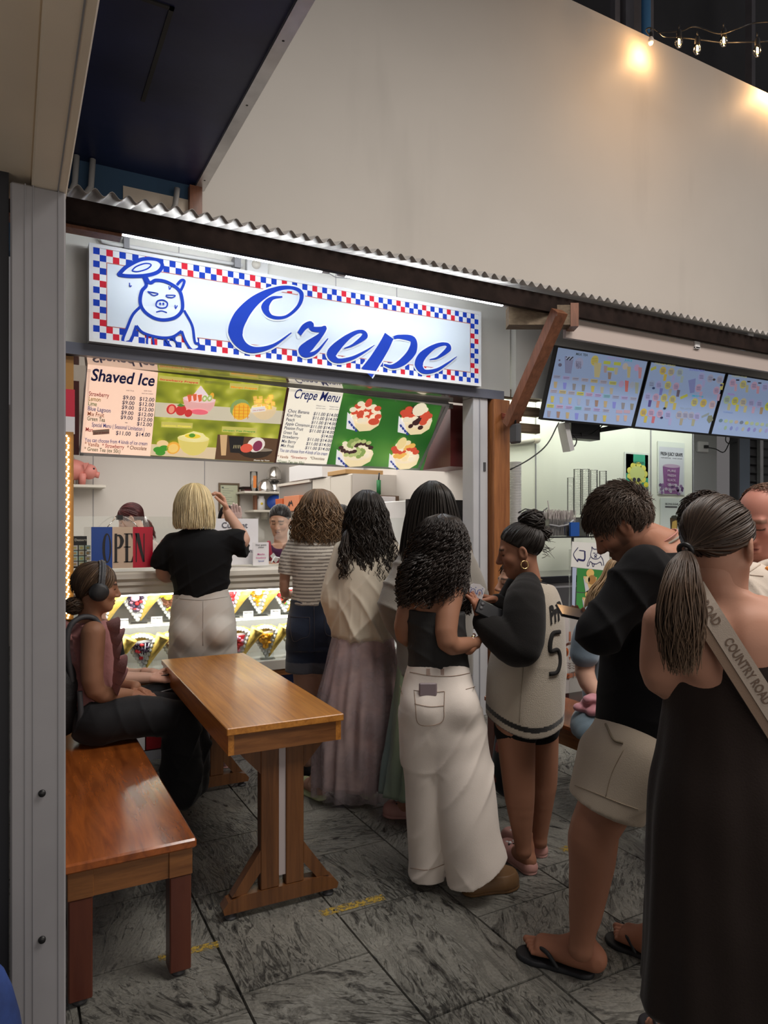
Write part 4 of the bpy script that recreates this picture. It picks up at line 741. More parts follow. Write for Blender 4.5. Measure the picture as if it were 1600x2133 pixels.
# screens
TZ, TY, BZ, BY = 2.925, 4.2, 2.362, 4.388
ty = Vector((0, TY - BY, TZ - BZ)); TL = ty.length; ty.normalize()
labs = ['menu screen headed milk tea beside the slanting strut', 'middle menu screen of drink pictures', 'rightmost menu screen cut by the frame edge']
SCR = (.3, .4, .62)
ES = .34
def scr(r, g, b_): return flat((r, g, b_), .3, ES)
sbg = flat(SCR, .3, ES)
for i, (x0, x1) in enumerate(((3.81, 4.845), (4.865, 5.875), (5.895, 6.93))):
    k = thing('menu_screen', (x0, BY, BZ), labs[i], 'screen', 'tea menu screens'); nrm = Vector((1, 0, 0)).cross(ty); W = x1 - x0
    t = MB(); t.obox(Vector((W / 2, 0, 0)) + ty * TL / 2 - nrm * .02, (W / 2, 0, 0), ty * TL / 2, nrm * .02, 'black'); t.build('casing', k)
    t = MB(); pl = Pix((0, 0, 0), (1, 0, 0), ty, t, .0008); pl.w = Vector((x0, BY, BZ)); pl.rect(.014, .018, W - .014, TL - .014, sbg, 1)
    if i == 0:
        pl.crop(1120, 715, .15); g_ = scr(.14, .13, .2)
        cup = lambda x, y, w_, h_, c: pl.P([(x - w_ * .5, y - h_ * .5), (x + w_ * .55, y - h_ * .45), (x + w_ * .25, y + h_ * .5), (x - w_ * .45, y + h_ * .47)], c, 4)
        tagr = lambda x, y, w_, h_, c: pl.P([(x - w_ / 2, y - h_ / 2), (x + w_ / 2, y - h_ / 2 + 8), (x + w_ / 2 - 6, y + h_ / 2 + 8), (x - w_ / 2 - 6, y + h_ / 2)], c, 3)
        pl.T('MILK TEA', 525, 162, 692, 180, scr(.06, .08, .09), 4, .026, .02); pl.T('FRUIT TEA', 962, 215, 1150, 238, scr(.4, .3, .52), 4, .026, .01); pl.T('JUICE', 1205, 245, 1308, 258, scr(.04, .4, .5), 4, .024, .02)
        cup(432, 300, 120, 240, scr(.24, .26, .42)); pl.D(438, 205, 55, 28, scr(.35, .4, .55), 5)
        for a in range(12): pl.D(395 + a * 8, 190 + (a * 37) % 45, 9, 7, scr(.02, .02, .03), 6)
        pl.D(300, 235, 14, 12, g_, 4); pl.D(308, 300, 26, 24, g_, 4); pl.D(570, 280, 62, 80, scr(.36, .38, .55), 3)
        for a, tx in enumerate(('Favourite', 'Bubble', 'Black', 'Taro')): pl.T(tx, 524, 262 + a * 28, 600, 270 + a * 28, g_, 5)
        pl.D(790, 240, 52, 70, scr(.55, .47, .12), 3); cup(830, 370, 100, 210, scr(.5, .45, .25))
        for a in range(4): pl.P([(752, 205 + a * 24), (830, 209 + a * 24), (830, 215 + a * 24), (752, 211 + a * 24)], scr(.3, .25, .1), 4)
        for x, y in ((965, 265), (1108, 280), (1015, 355)): tagr(x, y, 96, 44, scr(.45, .5, .08))
        for x, y, c in ((940, 360, (.4, .3, .3)), (1088, 385, (.45, .42, .3)), (998, 450, (.3, .22, .18)), (1265, 400, (.48, .42, .22)), (1420, 410, (.5, .25, .28)), (1235, 595, (.55, .16, .15)), (1375, 620, (.35, .38, .3))): cup(x, y, 50, 100 if x < 1200 else 160, scr(*c))
        for x, y, c in ((1215, 320, (.5, .45, .4)), (1375, 340, (.5, .32, .5)), (1160, 565, (.42, .32, .52)), (1310, 580, (.36, .4, .5))): pl.D(x, y, 38, 46, scr(*c), 3)
        TC = [(.33, .36, .5), (.38, .34, .58), (.36, .38, .5), (.4, .38, .46), (.5, .42, .2), (.4, .38, .45), (.5, .5, .1), (.48, .33, .5), (.42, .34, .58), (.2, .42, .5)]
        CC = [(.45, .35, .2), (.22, .24, .6), (.25, .24, .26), (.25, .24, .2), (.5, .42, .12), (.42, .4, .32), (.42, .38, .3), (.34, .38, .5), (.28, .28, .36), (.3, .2, .16)]
        for row, (ax, ay, bx_, by_, n) in enumerate(((268, 460, 1045, 548, 7), (225, 660, 1330, 765, 10), (178, 865, 950, 928, 7))):
            for a in range(n): q = a / (n - 1); x, y = ax + (bx_ - ax) * q, ay + (by_ - ay) * q; tagr(x, y, 96, 46, scr(*TC[(a + row * 3) % 10])); cup(x - 22, y + 115, 48, 90, scr(*CC[(a + row * 4) % 10])); pl.P([(x - 40, y - 6), (x + 38, y - 2), (x + 38, y + 5), (x - 40, y)], g_, 4); pl.P([(x - 40, y + 12), (x + 30, y + 16), (x + 30, y + 20), (x - 40, y + 16)], g_, 4)
        for x in (1135, 1240): tagr(x, 945, 90, 44, scr(.45, .33, .42)); cup(x - 22, 1040, 46, 84, scr(.5, .36, .3))
    else:
        pl.crop(1330, 740, .16875); g_ = scr(.14, .14, .26)
        def blob(x, y, c, cc, w_=40, h_=48):
            pl.D(x, y, w_, h_, scr(*c), 3)
            for a in range(4): pl.P([(x - w_ * .6, y - 22 + a * 13), (x + w_ * .6, y - 19 + a * 13), (x + w_ * .6, y - 14 + a * 13), (x - w_ * .6, y - 17 + a * 13)], g_, 4)
            if cc: pl.P([(x + 14, y + 40), (x + 52, y + 45), (x + 34, y + 128), (x + 2, y + 124)], scr(*cc), 3)
        Y_, O_, P_, V_, G_ = (.5, .46, .15), (.55, .42, .08), (.48, .33, .46), (.36, .36, .6), (.34, .42, .42)
        if i == 1:
            for a in ((300, 190, O_, O_), (402, 205, (.45, .4, .25), V_), (508, 212, G_, G_), (160, 355, (.3, .38, .55), None), (250, 365, V_, (.18, .2, .5)), (362, 370, Y_, (.4, .4, .35)), (462, 385, P_, (.15, .12, .16)), (112, 510, V_, (.1, .08, .25)), (212, 520, P_, (.5, .25, .2)), (315, 525, Y_, (.45, .4, .15)), (418, 545, Y_, (.5, .42, .12)), (60, 705, O_, (.5, .42, .1)), (155, 710, P_, (.5, .15, .18)), (262, 720, P_, None), (362, 735, V_, V_), (500, 735, (.38, .38, .45), (.35, .32, .25)), (575, 740, (.36, .38, .5), None), (648, 745, (.36, .38, .5), (.35, .35, .25)), (720, 755, V_, None), (690, 580, Y_, None), (800, 590, O_, None), (908, 610, (.5, .38, .4), None), (775, 265, V_, V_), (885, 285, (.35, .36, .48), None), (1000, 300, (.36, .36, .45), Y_), (740, 405, P_, P_), (960, 435, P_, P_)): blob(*a)
            pl.P([(612, 310), (705, 285), (690, 460), (635, 470)], scr(.22, .25, .5), 3)
            for x, y, c in ((930, 300, (.06, .05, .06)), (183, 405, (.04, .06, .15)), (320, 655, (.03, .04, .06)), (283, 770, (.04, .04, .1)), (1020, 368, (.05, .05, .15))): pl.D(x, y, 18, 14, scr(*c), 5)
            pl.P([(510, 515), (600, 475), (608, 505), (520, 545)], scr(.45, .46, .08), 3); pl.P([(150, 160), (215, 130), (220, 165), (150, 195)], scr(.45, .45, .1), 3); pl.P([(775, 750), (870, 705), (870, 735), (780, 775)], scr(.25, .3, .32), 3)
            pl.P([(858, 745), (905, 740), (920, 800), (870, 840), (842, 800)], scr(.2, .22, .16), 4)
            pl.T('CREAMY SERIES', 190, 110, 450, 145, scr(.5, .48, .2), 4, .022); pl.T('BLENDED MILK', 625, 185, 812, 205, scr(.2, .22, .55), 4, .024, .02); pl.T('SMOOTHIE', 655, 508, 795, 522, scr(.02, .4, .55), 4, .022, .02); pl.T('TEA LATTE', 508, 662, 648, 672, scr(.3, .35, .4), 4, .022)
        else:
            for a in ((1160, 340, P_, None), (1290, 360, Y_, None), (1425, 375, P_, None), (1560, 395, V_, None), (1090, 550, (.35, .45, .3), (.42, .42, .25)), (1190, 565, (.52, .5, .08), (.5, .48, .1)), (1290, 580, (.48, .44, .3), (.48, .44, .25)), (1390, 590, V_, P_), (1490, 600, V_, (.35, .25, .15)), (1600, 630, (.5, .52, .05), Y_)): blob(*a)
            for x, y, c in ((1222, 305, (.02, .02, .04)), (1360, 325, (.02, .02, .03)), (1495, 342, (.03, .03, .06))): pl.P([(x - 20, y - 9), (x + 20, y - 7), (x + 20, y + 9), (x - 20, y + 8)], scr(*c), 5)
            for x, y, c in ((1200, 400, (.5, .33, .42)), (1340, 415, (.42, .4, .25)), (1475, 430, (.52, .28, .35))): pl.P([(x - 18, y - 50), (x + 18, y - 47), (x + 10, y + 45), (x - 20, y + 42)], scr(*c), 3)
            for a in range(10):
                pl.D(1015 + a * 64, 805 + a * 6, 24, 20, scr(*((.14, .22, .3), (.35, .45, .3), (.36, .45, .32), (.45, .36, .3), (.16, .2, .28), (.45, .46, .15), (.36, .45, .32), (.36, .45, .3), (.38, .46, .3), (.3, .4, .4))[a]), 3); pl.D(1000 + a * 72, 890 + a * 5, 18, 24, scr(*((.3, .42, .6), (.28, .4, .3), (.2, .24, .5), (.26, .32, .6), (.4, .4, .35), (.22, .2, .52), (.25, .25, .5), (.4, .4, .3), (.3, .3, .55), (.3, .3, .5))[a]), 3)
            pl.T('CHEESE FOAM', 1145, 265, 1330, 282, scr(.45, .45, .25), 4, .022); pl.T('FROZEN', 1095, 485, 1180, 497, scr(.4, .2, .5), 4, .022, .02); pl.T('TOPPINGS', 1040, 708, 1160, 718, scr(.2, .3, .55), 4, .02)
    t.build('display', k); t = MB(); t.box((W / 2 - .2, -.05, .25), (W / 2 + .2, .112, .33), 'black'); t.build('mount', k)
t = MB(); a, q = atY(1172, 880, 4.5), atY(1185, 940, 4.5); t.bar(a, q, .09, .05, mat('strip_grey', (.5, .5, .5), .4), (1, 0, 0)); tag(t.build('power_strip'), 'grey power strip hanging under the first screen', 'power strip')
t = MB(); t.box(atY(1190, 912, 4.5), atY(1250, 880, 4.5) + Vector((0, .12, 0)), 'black'); tag(t.build('media_box'), 'black box bracketed under the first screen', 'box')
t = MB(); t.bar(atY(1250, 897, 4.5), atY(1330, 885, 4.6), .02, .03, 'black'); t.bar(atY(1210, 905, 4.5), atY(1310, 880, 4.55), .02, .03, 'black'); tag(t.build('screen_mount'), 'black metal arms of the screen mount', 'bracket')
for nm, pts, lb, r in (('cable', [(1164, 880), (1140, 925), (1105, 955), (1063, 978)], 'dark cable sagging from the first screen to the timber post', .006), ('cable', [(1186, 905), (1225, 906), (1245, 895), (1260, 880)], 'black cable looping from the power strip', .006), ('cable', [(1193, 904), (1201, 915), (1198, 928), (1188, 931)], 'short black cable on the power strip', .006),
    ('cable', [(1467, 931), (1490, 935), (1508, 942), (1520, 920), (1525, 905)], 'black cable from the wall outlet up to the screens', .007), ('cable', [(1513, 905), (1512, 918), (1520, 924), (1540, 920)], 'black cable looping below the rightmost screen', .007)):
    t = MB(); Y = 4.5 if pts[0][0] < 1300 else 6.0; P3 = [atY(x, y, Y) for x, y in pts]; tt = np.linspace(0, len(P3) - 1, 16); cc = np.stack([crom(tt, [p[i] for p in P3]) for i in range(3)], 1); t.tube(list(cc), r, 'black', 6); tag(t.build(nm), lb, 'cable')
q = atY(1462, 931, 6.14); t = MB(); t.box((q.x - .1, 6.11, q.z - .07), (q.x + .1, 6.15, q.z + .07), 'white', .006); t.box((q.x, 6.08, q.z - .02), (q.x + .06, 6.11, q.z + .02), 'black'); tag(t.build('wall_outlet'), 'white wall outlet with black plug in the grey recess', 'socket')
t = MB(); q = atX(1075, 905, 3.45); t.box((3.42, q.y - .05, q.z - .07), (3.47, q.y + .05, q.z + .08), 'dark_grey', .012); t.tube([(3.445, q.y, q.z + .08), (3.44, q.y, q.z + .2), (3.46, q.y, q.z + .3)], .008, 'black', 6); tag(t.build('speaker_box'), 'small dark box hanging below the strut on the timber post', 'box')
t = MB(); P3 = atX(1066, 868, 3.5)
for i in range(4): t.tube([P3 + Vector((math.cos(a) * .075, math.sin(a) * .075, i * .012 - .02 + .02 * math.sin(a))) for a in np.linspace(0, 6.28, 13)], .006, flat((.3, .08, .05)), 5)
tag(t.build('cord_wrap'), 'reddish cord wound round the foot of the strut', 'cord')
# posters
def poster(px0_, py0_, px1_, py1_, Y, label):
    a = atY(px0_, py1_, Y); q = atY(px1_, py0_, Y); k = thing('poster', (a.x, Y, a.z), label, 'poster'); return k, q.x - a.x, (atY(px0_, py0_, Y).z - a.z)
k, W, Hh = poster(1304, 945, 1350, 1026, 5.39, 'green and magenta poster with a yellow fruit drink design'); t = MB(); t.box((-.02, 0, -.02), (W + .02, .004, Hh + .02), flat((.62, .66, .62), .15)); t.build('sleeve', k)
t = MB(); p_ = Plane((0, -.001, 0), (1, 0, 0), (0, 0, 1), t); p_.rect(0, 0, W, Hh, flat((.04, .32, .2))); p_.rect(0, Hh * .5, W * .32, Hh, flat((.42, .08, .3))); p_.rect(W * .86, Hh * .4, W, Hh, flat((.42, .08, .3)))
for a in range(9): p_.disc(W * (.5 + .34 * math.cos(a * .7)), Hh * (.5 + .22 * math.sin(a * .7)), W * .14, Hh * .09, flat((.62, .6, .12)), 2, 10)
p_.disc(W * .5, Hh * .5, W * .34, Hh * .2, flat((.5, .55, .2)), 3); p_.disc(W * .36, Hh * .34, W * .08, Hh * .055, flat((.03, .03, .04)), 4); p_.disc(W * .56, Hh * .34, W * .08, Hh * .055, flat((.03, .03, .04)), 4)
for x, y in ((.1, .2), (.9, .22), (.3, .1)): p_.disc(W * x, Hh * y, W * .11, Hh * .07, flat((.65, .6, .05)), 4)
p_.disc(W * .58, Hh * .17, W * .1, Hh * .07, flat((.5, .5, .2)), 4); p_.disc(W * .58, Hh * .17, W * .04, Hh * .03, flat((.3, .05, .02)), 5); p_.text('AVOCADO', W * .55, Hh * .76, Hh * .08, flat((.03, .06, .04)), 5, align='C', width=W * .5); t.build('print', k)
k, W, Hh = poster(1373, 930, 1424, 1028, 5.39, 'purple grape drink poster reading FRESH JUICY GRAPE'); t = MB(); t.box((-.02, 0, -.01), (W + .02, .004, Hh + .06), flat((.62, .66, .62), .15)); t.build('sleeve', k)
t = MB(); p_ = Plane((0, -.001, 0), (1, 0, 0), (0, 0, 1), t); p_.rect(0, 0, W, Hh, flat((.5, .52, .58))); p_.text('FRESH JUICY GRAPE', W * .5, Hh * .82, Hh * .1, flat((.03, .03, .04)), 3, .02, align='C', width=W * .9); p_.text('refreshing   iced drink', W * .5, Hh * .76, Hh * .03, flat((.1, .1, .12)), 3, align='C', width=W * .88)
p_.poly([(W * .2, 0), (W * .78, 0), (W * .84, Hh * .6), (W * .14, Hh * .58)], flat((.2, .08, .22)), 2); p_.disc(W * .5, Hh * .6, W * .35, Hh * .04, flat((.4, .3, .42)), 3)
for a in range(26): p_.disc(W * rt.uniform(.02, .98), Hh * rt.uniform(.0, .22), W * .06, Hh * .035, flat(((.1, .05, .14), (.2, .12, .25), (.4, .38, .45))[a % 3]), 2 + .1 * a, 9)
for a, tx in enumerate(('PURE', 'FRESH', 'BLACK', 'GRAPE', 'GRAPE')): p_.text(tx, W * .48, Hh * (.47 - a * .1), Hh * .07, flat((.5, .42, .52)), 9, align='C', width=W * .34)
t.build('print', k)
k, W, Hh = poster(1376, 1037, 1422, 1108, 5.39, 'pale poster with a glass of brown iced tea'); t = MB(); t.box((0, 0, 0), (W, .004, Hh), flat((.55, .6, .58))); p_ = Plane((0, -.001, 0), (1, 0, 0), (0, 0, 1), t); p_.text('BROWN SUGAR', W * .5, Hh * .8, Hh * .08, flat((.05, .05, .06)), 2, align='C', width=W * .6); p_.rect(W * .2, Hh * .72, W * .75, Hh * .76, flat((.05, .05, .06)))
p_.poly([(W * .45, Hh * .03), (W * .75, Hh * .03), (W * .78, Hh * .42), (W * .42, Hh * .42)], flat((.06, .04, .02)), 2); p_.poly([(W * .48, Hh * .06), (W * .72, Hh * .06), (W * .74, Hh * .36), (W * .52, Hh * .3)], flat((.45, .3, .08)), 3); p_.disc(W * .6, Hh * .44, W * .14, Hh * .05, flat((.04, .04, .03)), 4); t.build('print', k)
q = atY(1450, 1040, 6.14); t = MB(); t.box((q.x - .07, 6.13, q.z - .2), (q.x + .12, 6.15, q.z + .08), flat((.45, .02, .04))); t.box((q.x - .04, 6.125, q.z - .15), (q.x + .08, 6.13, q.z + .0), flat((.6, .3, .1))); tag(t.build('notice'), 'small red notice on the recess wall above the ponytail woman', 'sign')
# tea counter, shelf, cups and straws
t = MB(); t.box((3.72, 4.45, 0), (7.4, 5.0, 1.02), 'grey'); t.box((3.7, 4.42, 1.02), (7.4, 5.0, 1.08), 'black_gloss', .006); t.box((3.72, 4.44, .78), (7.4, 4.45, .98), 'dark_grey'); tag(t.build('tea_counter'), 'dark topped tea counter behind the woman with the bun', 'counter')
t = MB(); t.box((3.75, 4.55, 1.395), (6.6, 4.95, 1.407), 'glass'); t.box((3.75, 4.545, 1.395), (6.6, 4.55, 1.407), 'black')
for x in (4.35, 5.6): t.tube([(x, 4.6, 1.08), (x, 4.6, 1.395)], .012, 'steel', 8)
tag(t.build('glass_shelf'), 'glass counter shelf holding straws and cups', 'shelf')
a, q = atY(1144, 1117, 4.62), atY(1206, 1056, 4.62)
sb = thing('straw_box', (a.x, 4.62, 1.408), 'clear box packed with grey wrapped straws on the glass shelf', 'straw box'); W = q.x - a.x
t = MB()
for aa, qq in (((0, 0, 0), (W, .004, .15)), ((0, .116, 0), (W, .12, .15)), ((0, 0, 0), (.004, .12, .15)), ((W - .004, 0, 0), (W, .12, .15))): t.box(aa, qq, 'clear_plastic')
t.build('box', sb); t = MB()
for i in range(150): x, y = rt.uniform(.01, W - .01), rt.uniform(.012, .108); x2, y2 = min(max(x + rt.uniform(-.06, .06), .004), W - .004), y + rt.uniform(-.02, .02); t.tube([(x, y, .004), (x2, y2, rt.uniform(.2, .235))], .0042, flat((.42, .38, .37), .5), 5, False)
t.tube([(.06, .03, .05), (.01, .03, .31)], .005, flat((.3, .27, .26), .5), 5); t.build('straws', sb)['kind'] = 'stuff'
t = MB(); t.tube([(.0, -.004, .1), (W * .3, -.008, .085), (W * .6, -.008, .1), (W * .8, -.006, .14)], .008, 'grey', 6); t.build('strap', sb)
t = MB(); q = atY(1200, 1117, 4.58); t.box((q.x - .06, 4.58, 1.408), (q.x + .04, 4.6, 1.53), flat((.01, .08, .35))); tag(t.build('blue_card'), 'small blue card standing at the straw box', 'card')
t = MB(); q = atY(1110, 1100, 4.7); t.tube([atY(1080, 1068, 4.7), atY(1094, 1060, 4.7), atY(1110, 1063, 4.7), atY(1130, 1066, 4.7), atY(1140, 1058, 4.7)], .006, 'black', 6); t.box(atY(1131, 1115, 4.7), atY(1143, 1066, 4.7) + Vector((0, .02, 0)), 'white', .004); tag(t.build('cup_sealer'), 'white and black cup sealer handle behind the hair bun', 'machine')
def cupstack(px, py0_, py1_, Y, r, label, m='clear_plastic', n=26):
    q0, q1 = atY(px, py0_, Y), atY(px, py1_, Y); t = MB(); pr = [(0, 0)]; h = q1.z - q0.z
    for i in range(n): pr += [(r * .93, h * i / n), (r, h * (i + .6) / n), (r * 1.05, h * (i + .8) / n), (r * .95, h * (i + .98) / n)]
    t.lathe(pr + [(0, h)], m, q0, 16); return tag(t.build('cup_stack'), label, 'cups', 'cup stacks')
cupstack(1074, 1112, 962, 4.75, .05, 'tall grey stack of lids right beside the timber post', flat((.42, .42, .42), .3), 46)
cupstack(1189, 1074, 995, 4.85, .033, 'short wrapped stack of cups above the straws'); cupstack(1203, 1072, 977, 4.85, .036, 'clear cup stack, first of the tall row'); cupstack(1220, 1076, 977, 4.85, .036, 'clear cup stack, second of the tall row'); cupstack(1237, 1076, 979, 4.85, .036, 'clear cup stack, third of the tall row'); cupstack(1256, 1076, 981, 4.85, .036, 'clear cup stack, last of the tall row near the bearded man')
t = MB(); q0, q1 = atY(1185, 1078, 4.95), atY(1275, 1074, 4.95); t.box((q0.x, 4.72, q0.z - .03), (q1.x, 4.98, q0.z), 'dark_grey'); t.box((q0.x, 4.72, 1.4), (q0.x + .03, 4.98, q0.z - .03), 'dark_grey'); t.box((q1.x - .03, 4.72, 1.4), (q1.x, 4.98, q0.z - .03), 'dark_grey'); tag(t.build('rack'), 'dark rack lifting the tall cup stacks', 'rack')
# menu stand with the pig arrow card
SY = 3.75
s0, s1 = atY(1194, 1445, SY), atY(1276, 1130, SY)
ms = thing('menu_stand', (s0.x, SY, 0), 'clear menu stand with white arrow card and green crepe pictures', 'sign'); W = s1.x - s0.x + .1
t = MB(); t.box((-.03, .0, .1), (W, .012, 1.33), 'clear_plastic'); t.build('panel', ms)
t = MB(); t.box((-.12, -.35, .09), (W + .1, .2, .12), 'black'); t.box((-.125, -.355, .1), (W + .1, -.35, .122), 'alu'); t.box((-.125, -.355, .1), (-.12, .2, .122), 'alu'); t.build('base', ms)
for x, y in ((-.08, -.3), (W, -.3), (-.08, .15), (W, .15)): t = MB(); t.lathe([(0, -.02), (.04, -.02), (.045, 0), (.04, .02), (0, .02)], 'black_gloss', (x, y, .045), 14, (1, 0, 0)); t.build('caster', ms)
t = MB(); p_ = Pix((0, 0, 0), (1, 0, 0), (0, 0, 1), t, .001); p_.w = Vector((s0.x, SY, 0)); p_.crop(1130, 1100, .2439)
p_.P([(295, 340), (560, 365), (560, 560), (290, 545)], flat((.05, .25, .06), .3), 2); p_.P([(290, 552), (560, 568), (560, 720), (286, 690)], flat((.06, .3, .07), .3), 2)
for cx, cy in ((410, 450), (400, 630)):
    p_.P([(cx - 62, cy - 40), (cx + 55, cy - 30), (cx + 20, cy + 95), (cx - 40, cy + 100)], flat((.68, .48, .2)), 3); p_.P([(cx - 64, cy - 30), (cx - 30, cy + 20), (cx - 5, cy + 100), (cx - 45, cy + 96)], flat((.6, .6, .65)), 4); p_.D(cx - 5, cy - 65, 34, 36, flat((.75, .5, .15)), 4); p_.D(cx + 10, cy - 10, 34, 40, flat((.4, .2, .06)), 5); p_.D(cx - 30, cy - 10, 22, 30, flat((.72, .6, .35)), 5)
p_.P([(255, 330), (290, 332), (275, 700), (252, 690)], flat((.45, .52, .7), .2), 1.5); t.build('photo_sheet', ms)
t = MB(); p_.mb = t; p_.P([(250, 115), (560, 135), (575, 365), (240, 330)], flat((.75, .75, .72), .5), 4); ink = flat((.015, .015, .1), .5)
for pts in ([(355, 195), (310, 190)], [(355, 195), (352, 268), (300, 264), (297, 285), (262, 225), (300, 165)]): p_.S(pts, .006, ink, 6)
p_.S([(358, 196), (354, 272), (302, 268)], .012, ink, 6)
for pts in ([(420, 185), (418, 160), (435, 178), (470, 178), (488, 165), (492, 195)], [(412, 200), (408, 235), (430, 260), (470, 260), (492, 238), (494, 205)], [(420, 185), (412, 200)], [(408, 245), (390, 280), (378, 318), (392, 318), (402, 285), (425, 300), (455, 305), (490, 290), (505, 320)], [(420, 300), (425, 325), (435, 325), (438, 305)], [(495, 240), (512, 270), (520, 320)], [(430, 212), (448, 214)], [(458, 214), (475, 212)], [(440, 232), (452, 224), (460, 234), (448, 242), (440, 232)], [(438, 250), (450, 246), (460, 250)]): p_.S(pts, .005, ink, 6)
t.build('arrow_card', ms)
# owl panel on the tea counter
k = thing('owl_panel', (0, 0, 0), 'white panel printed with an orange and brown owl by the menu stand', 'sign'); t = MB(); oy = 4.38; a, q = atY(1176, 1445, oy), atY(1230, 1250, oy); k.location = (a.x, oy, a.z); W, Hh = q.x - a.x, atY(1176, 1285, oy).z - a.z
t.box((0, 0, 0), (W, .03, Hh), flat((.62, .56, .55), .3)); t.build('panel', k); t = MB(); p_ = Pix((0, -.001, 0), (1, 0, 0), (0, 0, 1), t, .001); p_.w = Vector(k.location); p_.crop(1130, 1100, .2439); og = flat((.6, .12, .02)); bw_ = flat((.12, .03, .015))
p_.S([(233, 885), (232, 965)], .02, og, 2); p_.D(235, 1110, 75, 125, flat((.68, .62, .6)), 1.5); p_.S([(188, 1010), (215, 990), (250, 985), (290, 1000)], .02, bw_, 3); p_.D(200, 1060, 22, 40, og, 3); p_.D(198, 1068, 14, 26, bw_, 4); p_.D(275, 1060, 22, 40, og, 3); p_.P([(222, 1100), (240, 1100), (231, 1130)], og, 4)
for r_ in range(3):
    for c2 in range(4): p_.S([(185 + c2 * 34, 1150 + r_ * 20), (198 + c2 * 34, 1160 + r_ * 20), (210 + c2 * 34, 1150 + r_ * 20)], .006, bw_, 3)
p_.S([(175, 1245), (215, 1262), (260, 1250), (300, 1225)], .04, og, 3); p_.T('ket Tea', 150, 1310, 330, 1262, bw_, 4); t.build('owl_print', k)
t = MB(); t.box((a.x - .0, oy + .03, 0), (a.x + W, oy + .07, a.z + Hh * .8), 'maroon'); t.build('plinth'); o = bpy.data.objects['plinth']; tag(o, 'maroon plinth behind the owl panel', 'plinth')

# ================================================================ STRING LIGHTS
bm_ = M['black']
def wire(pts, lb, d):
    t = MB(); P3 = [atD(x, y, dd) for (x, y), dd in zip(pts, d)]; tt = np.linspace(0, len(P3) - 1, 40); cc = np.stack([crom(tt, [p[i] for p in P3]) for i in range(3)], 1); t.tube(list(cc), .006, 'black', 6); return tag(t.build('light_cable'), lb, 'cable', 'festoon light cables')
wire([(1352, 72), (1346, 62), (1355, 58), (1372, 66), (1385, 76), (1415, 78), (1455, 82), (1500, 88), (1540, 88), (1600, 86)], 'black festoon cable carrying the bulbs above the hoarding edge', [6.5, 6.45, 6.42, 6.4, 5.9, 5.8, 5.7, 5.7, 5.6, 5.5])
wire([(1370, 68), (1420, 64), (1440, 56), (1460, 58), (1500, 70), (1540, 58), (1570, 48), (1610, 45)], 'upper festoon cable arcing above the row of bulbs', [5.9, 5.8, 5.7, 5.7, 5.6, 5.5, 5.5, 5.4])
blb = ['bulb nearest the blue pipe, glowing against the hoarding', 'lit bulb second from the blue pipe', 'lit bulb third from the blue pipe, hanging low', 'lit bulb fourth from the blue pipe, hanging high', 'lit bulb close to the frame edge, fifth from the blue pipe', 'lit bulb farthest from the blue pipe, close to the hoarding']
for i, (x, y, d) in enumerate(((1356, 84, 6.42), (1415, 86, 5.75), (1453, 100, 5.7), (1508, 83, 5.6), (1578, 104, 5.5), (1628, 160, 7.3))):
    p = atD(x, y, d); k = thing('festoon_bulb', p, blb[i], 'light bulb', 'festoon bulbs'); s = 1.15 if i else .95
    t = MB(); t.lathe([(0, -.045 * s), (.016 * s, -.04 * s), (.028 * s, -.015 * s), (.026 * s, .01 * s), (.016 * s, .03 * s)], glassm('bulb_glass', (1, .93, .8), .3) if 'bulb_glass' not in M else M['bulb_glass'], n=14); t.build('globe', k)
    t = MB(); t.tube([(-.006, 0, .02), (-.009, 0, -.025)], .0035, 'bulb_glow', 5); t.tube([(.006, 0, .02), (.009, 0, -.025)], .0035, 'bulb_glow', 5); t.build('filament', k)
    t = MB(); t.lathe([(.017 * s, .03 * s), (.018 * s, .06 * s), (.012 * s, .08 * s), (0, .08 * s)], 'black', n=12); t.tube([(0, 0, .09 * s), (0, 0, .12 * s)], .005, 'black', 5); t.build('socket', k)
    l = bpy.data.lights.new('bulb_light', 'POINT'); l.energy = 6 if i == 0 else 16 if i == 5 else 3.5; l.color = (1, .56, .24); l.shadow_soft_size = .02; o = bpy.data.objects.new('bulb_light', l); C.objects.link(o); o.location = p + Vector((0, 0, -.07)); 
# the blue cloth bulging in at the lower left
t = MB(); q = atD(-30, 2080, 1.35); t.ball((q.x, q.y, .34), (.075, .075, .32), mat('blue_cloth', (.02, .05, .2), .8, var=.4, vs=14, bump=.4, bs=30), 20, 14); tag(t.build('blue_bundle'), 'blue cloth bundle at the foot of the grey pillar', 'cloth')

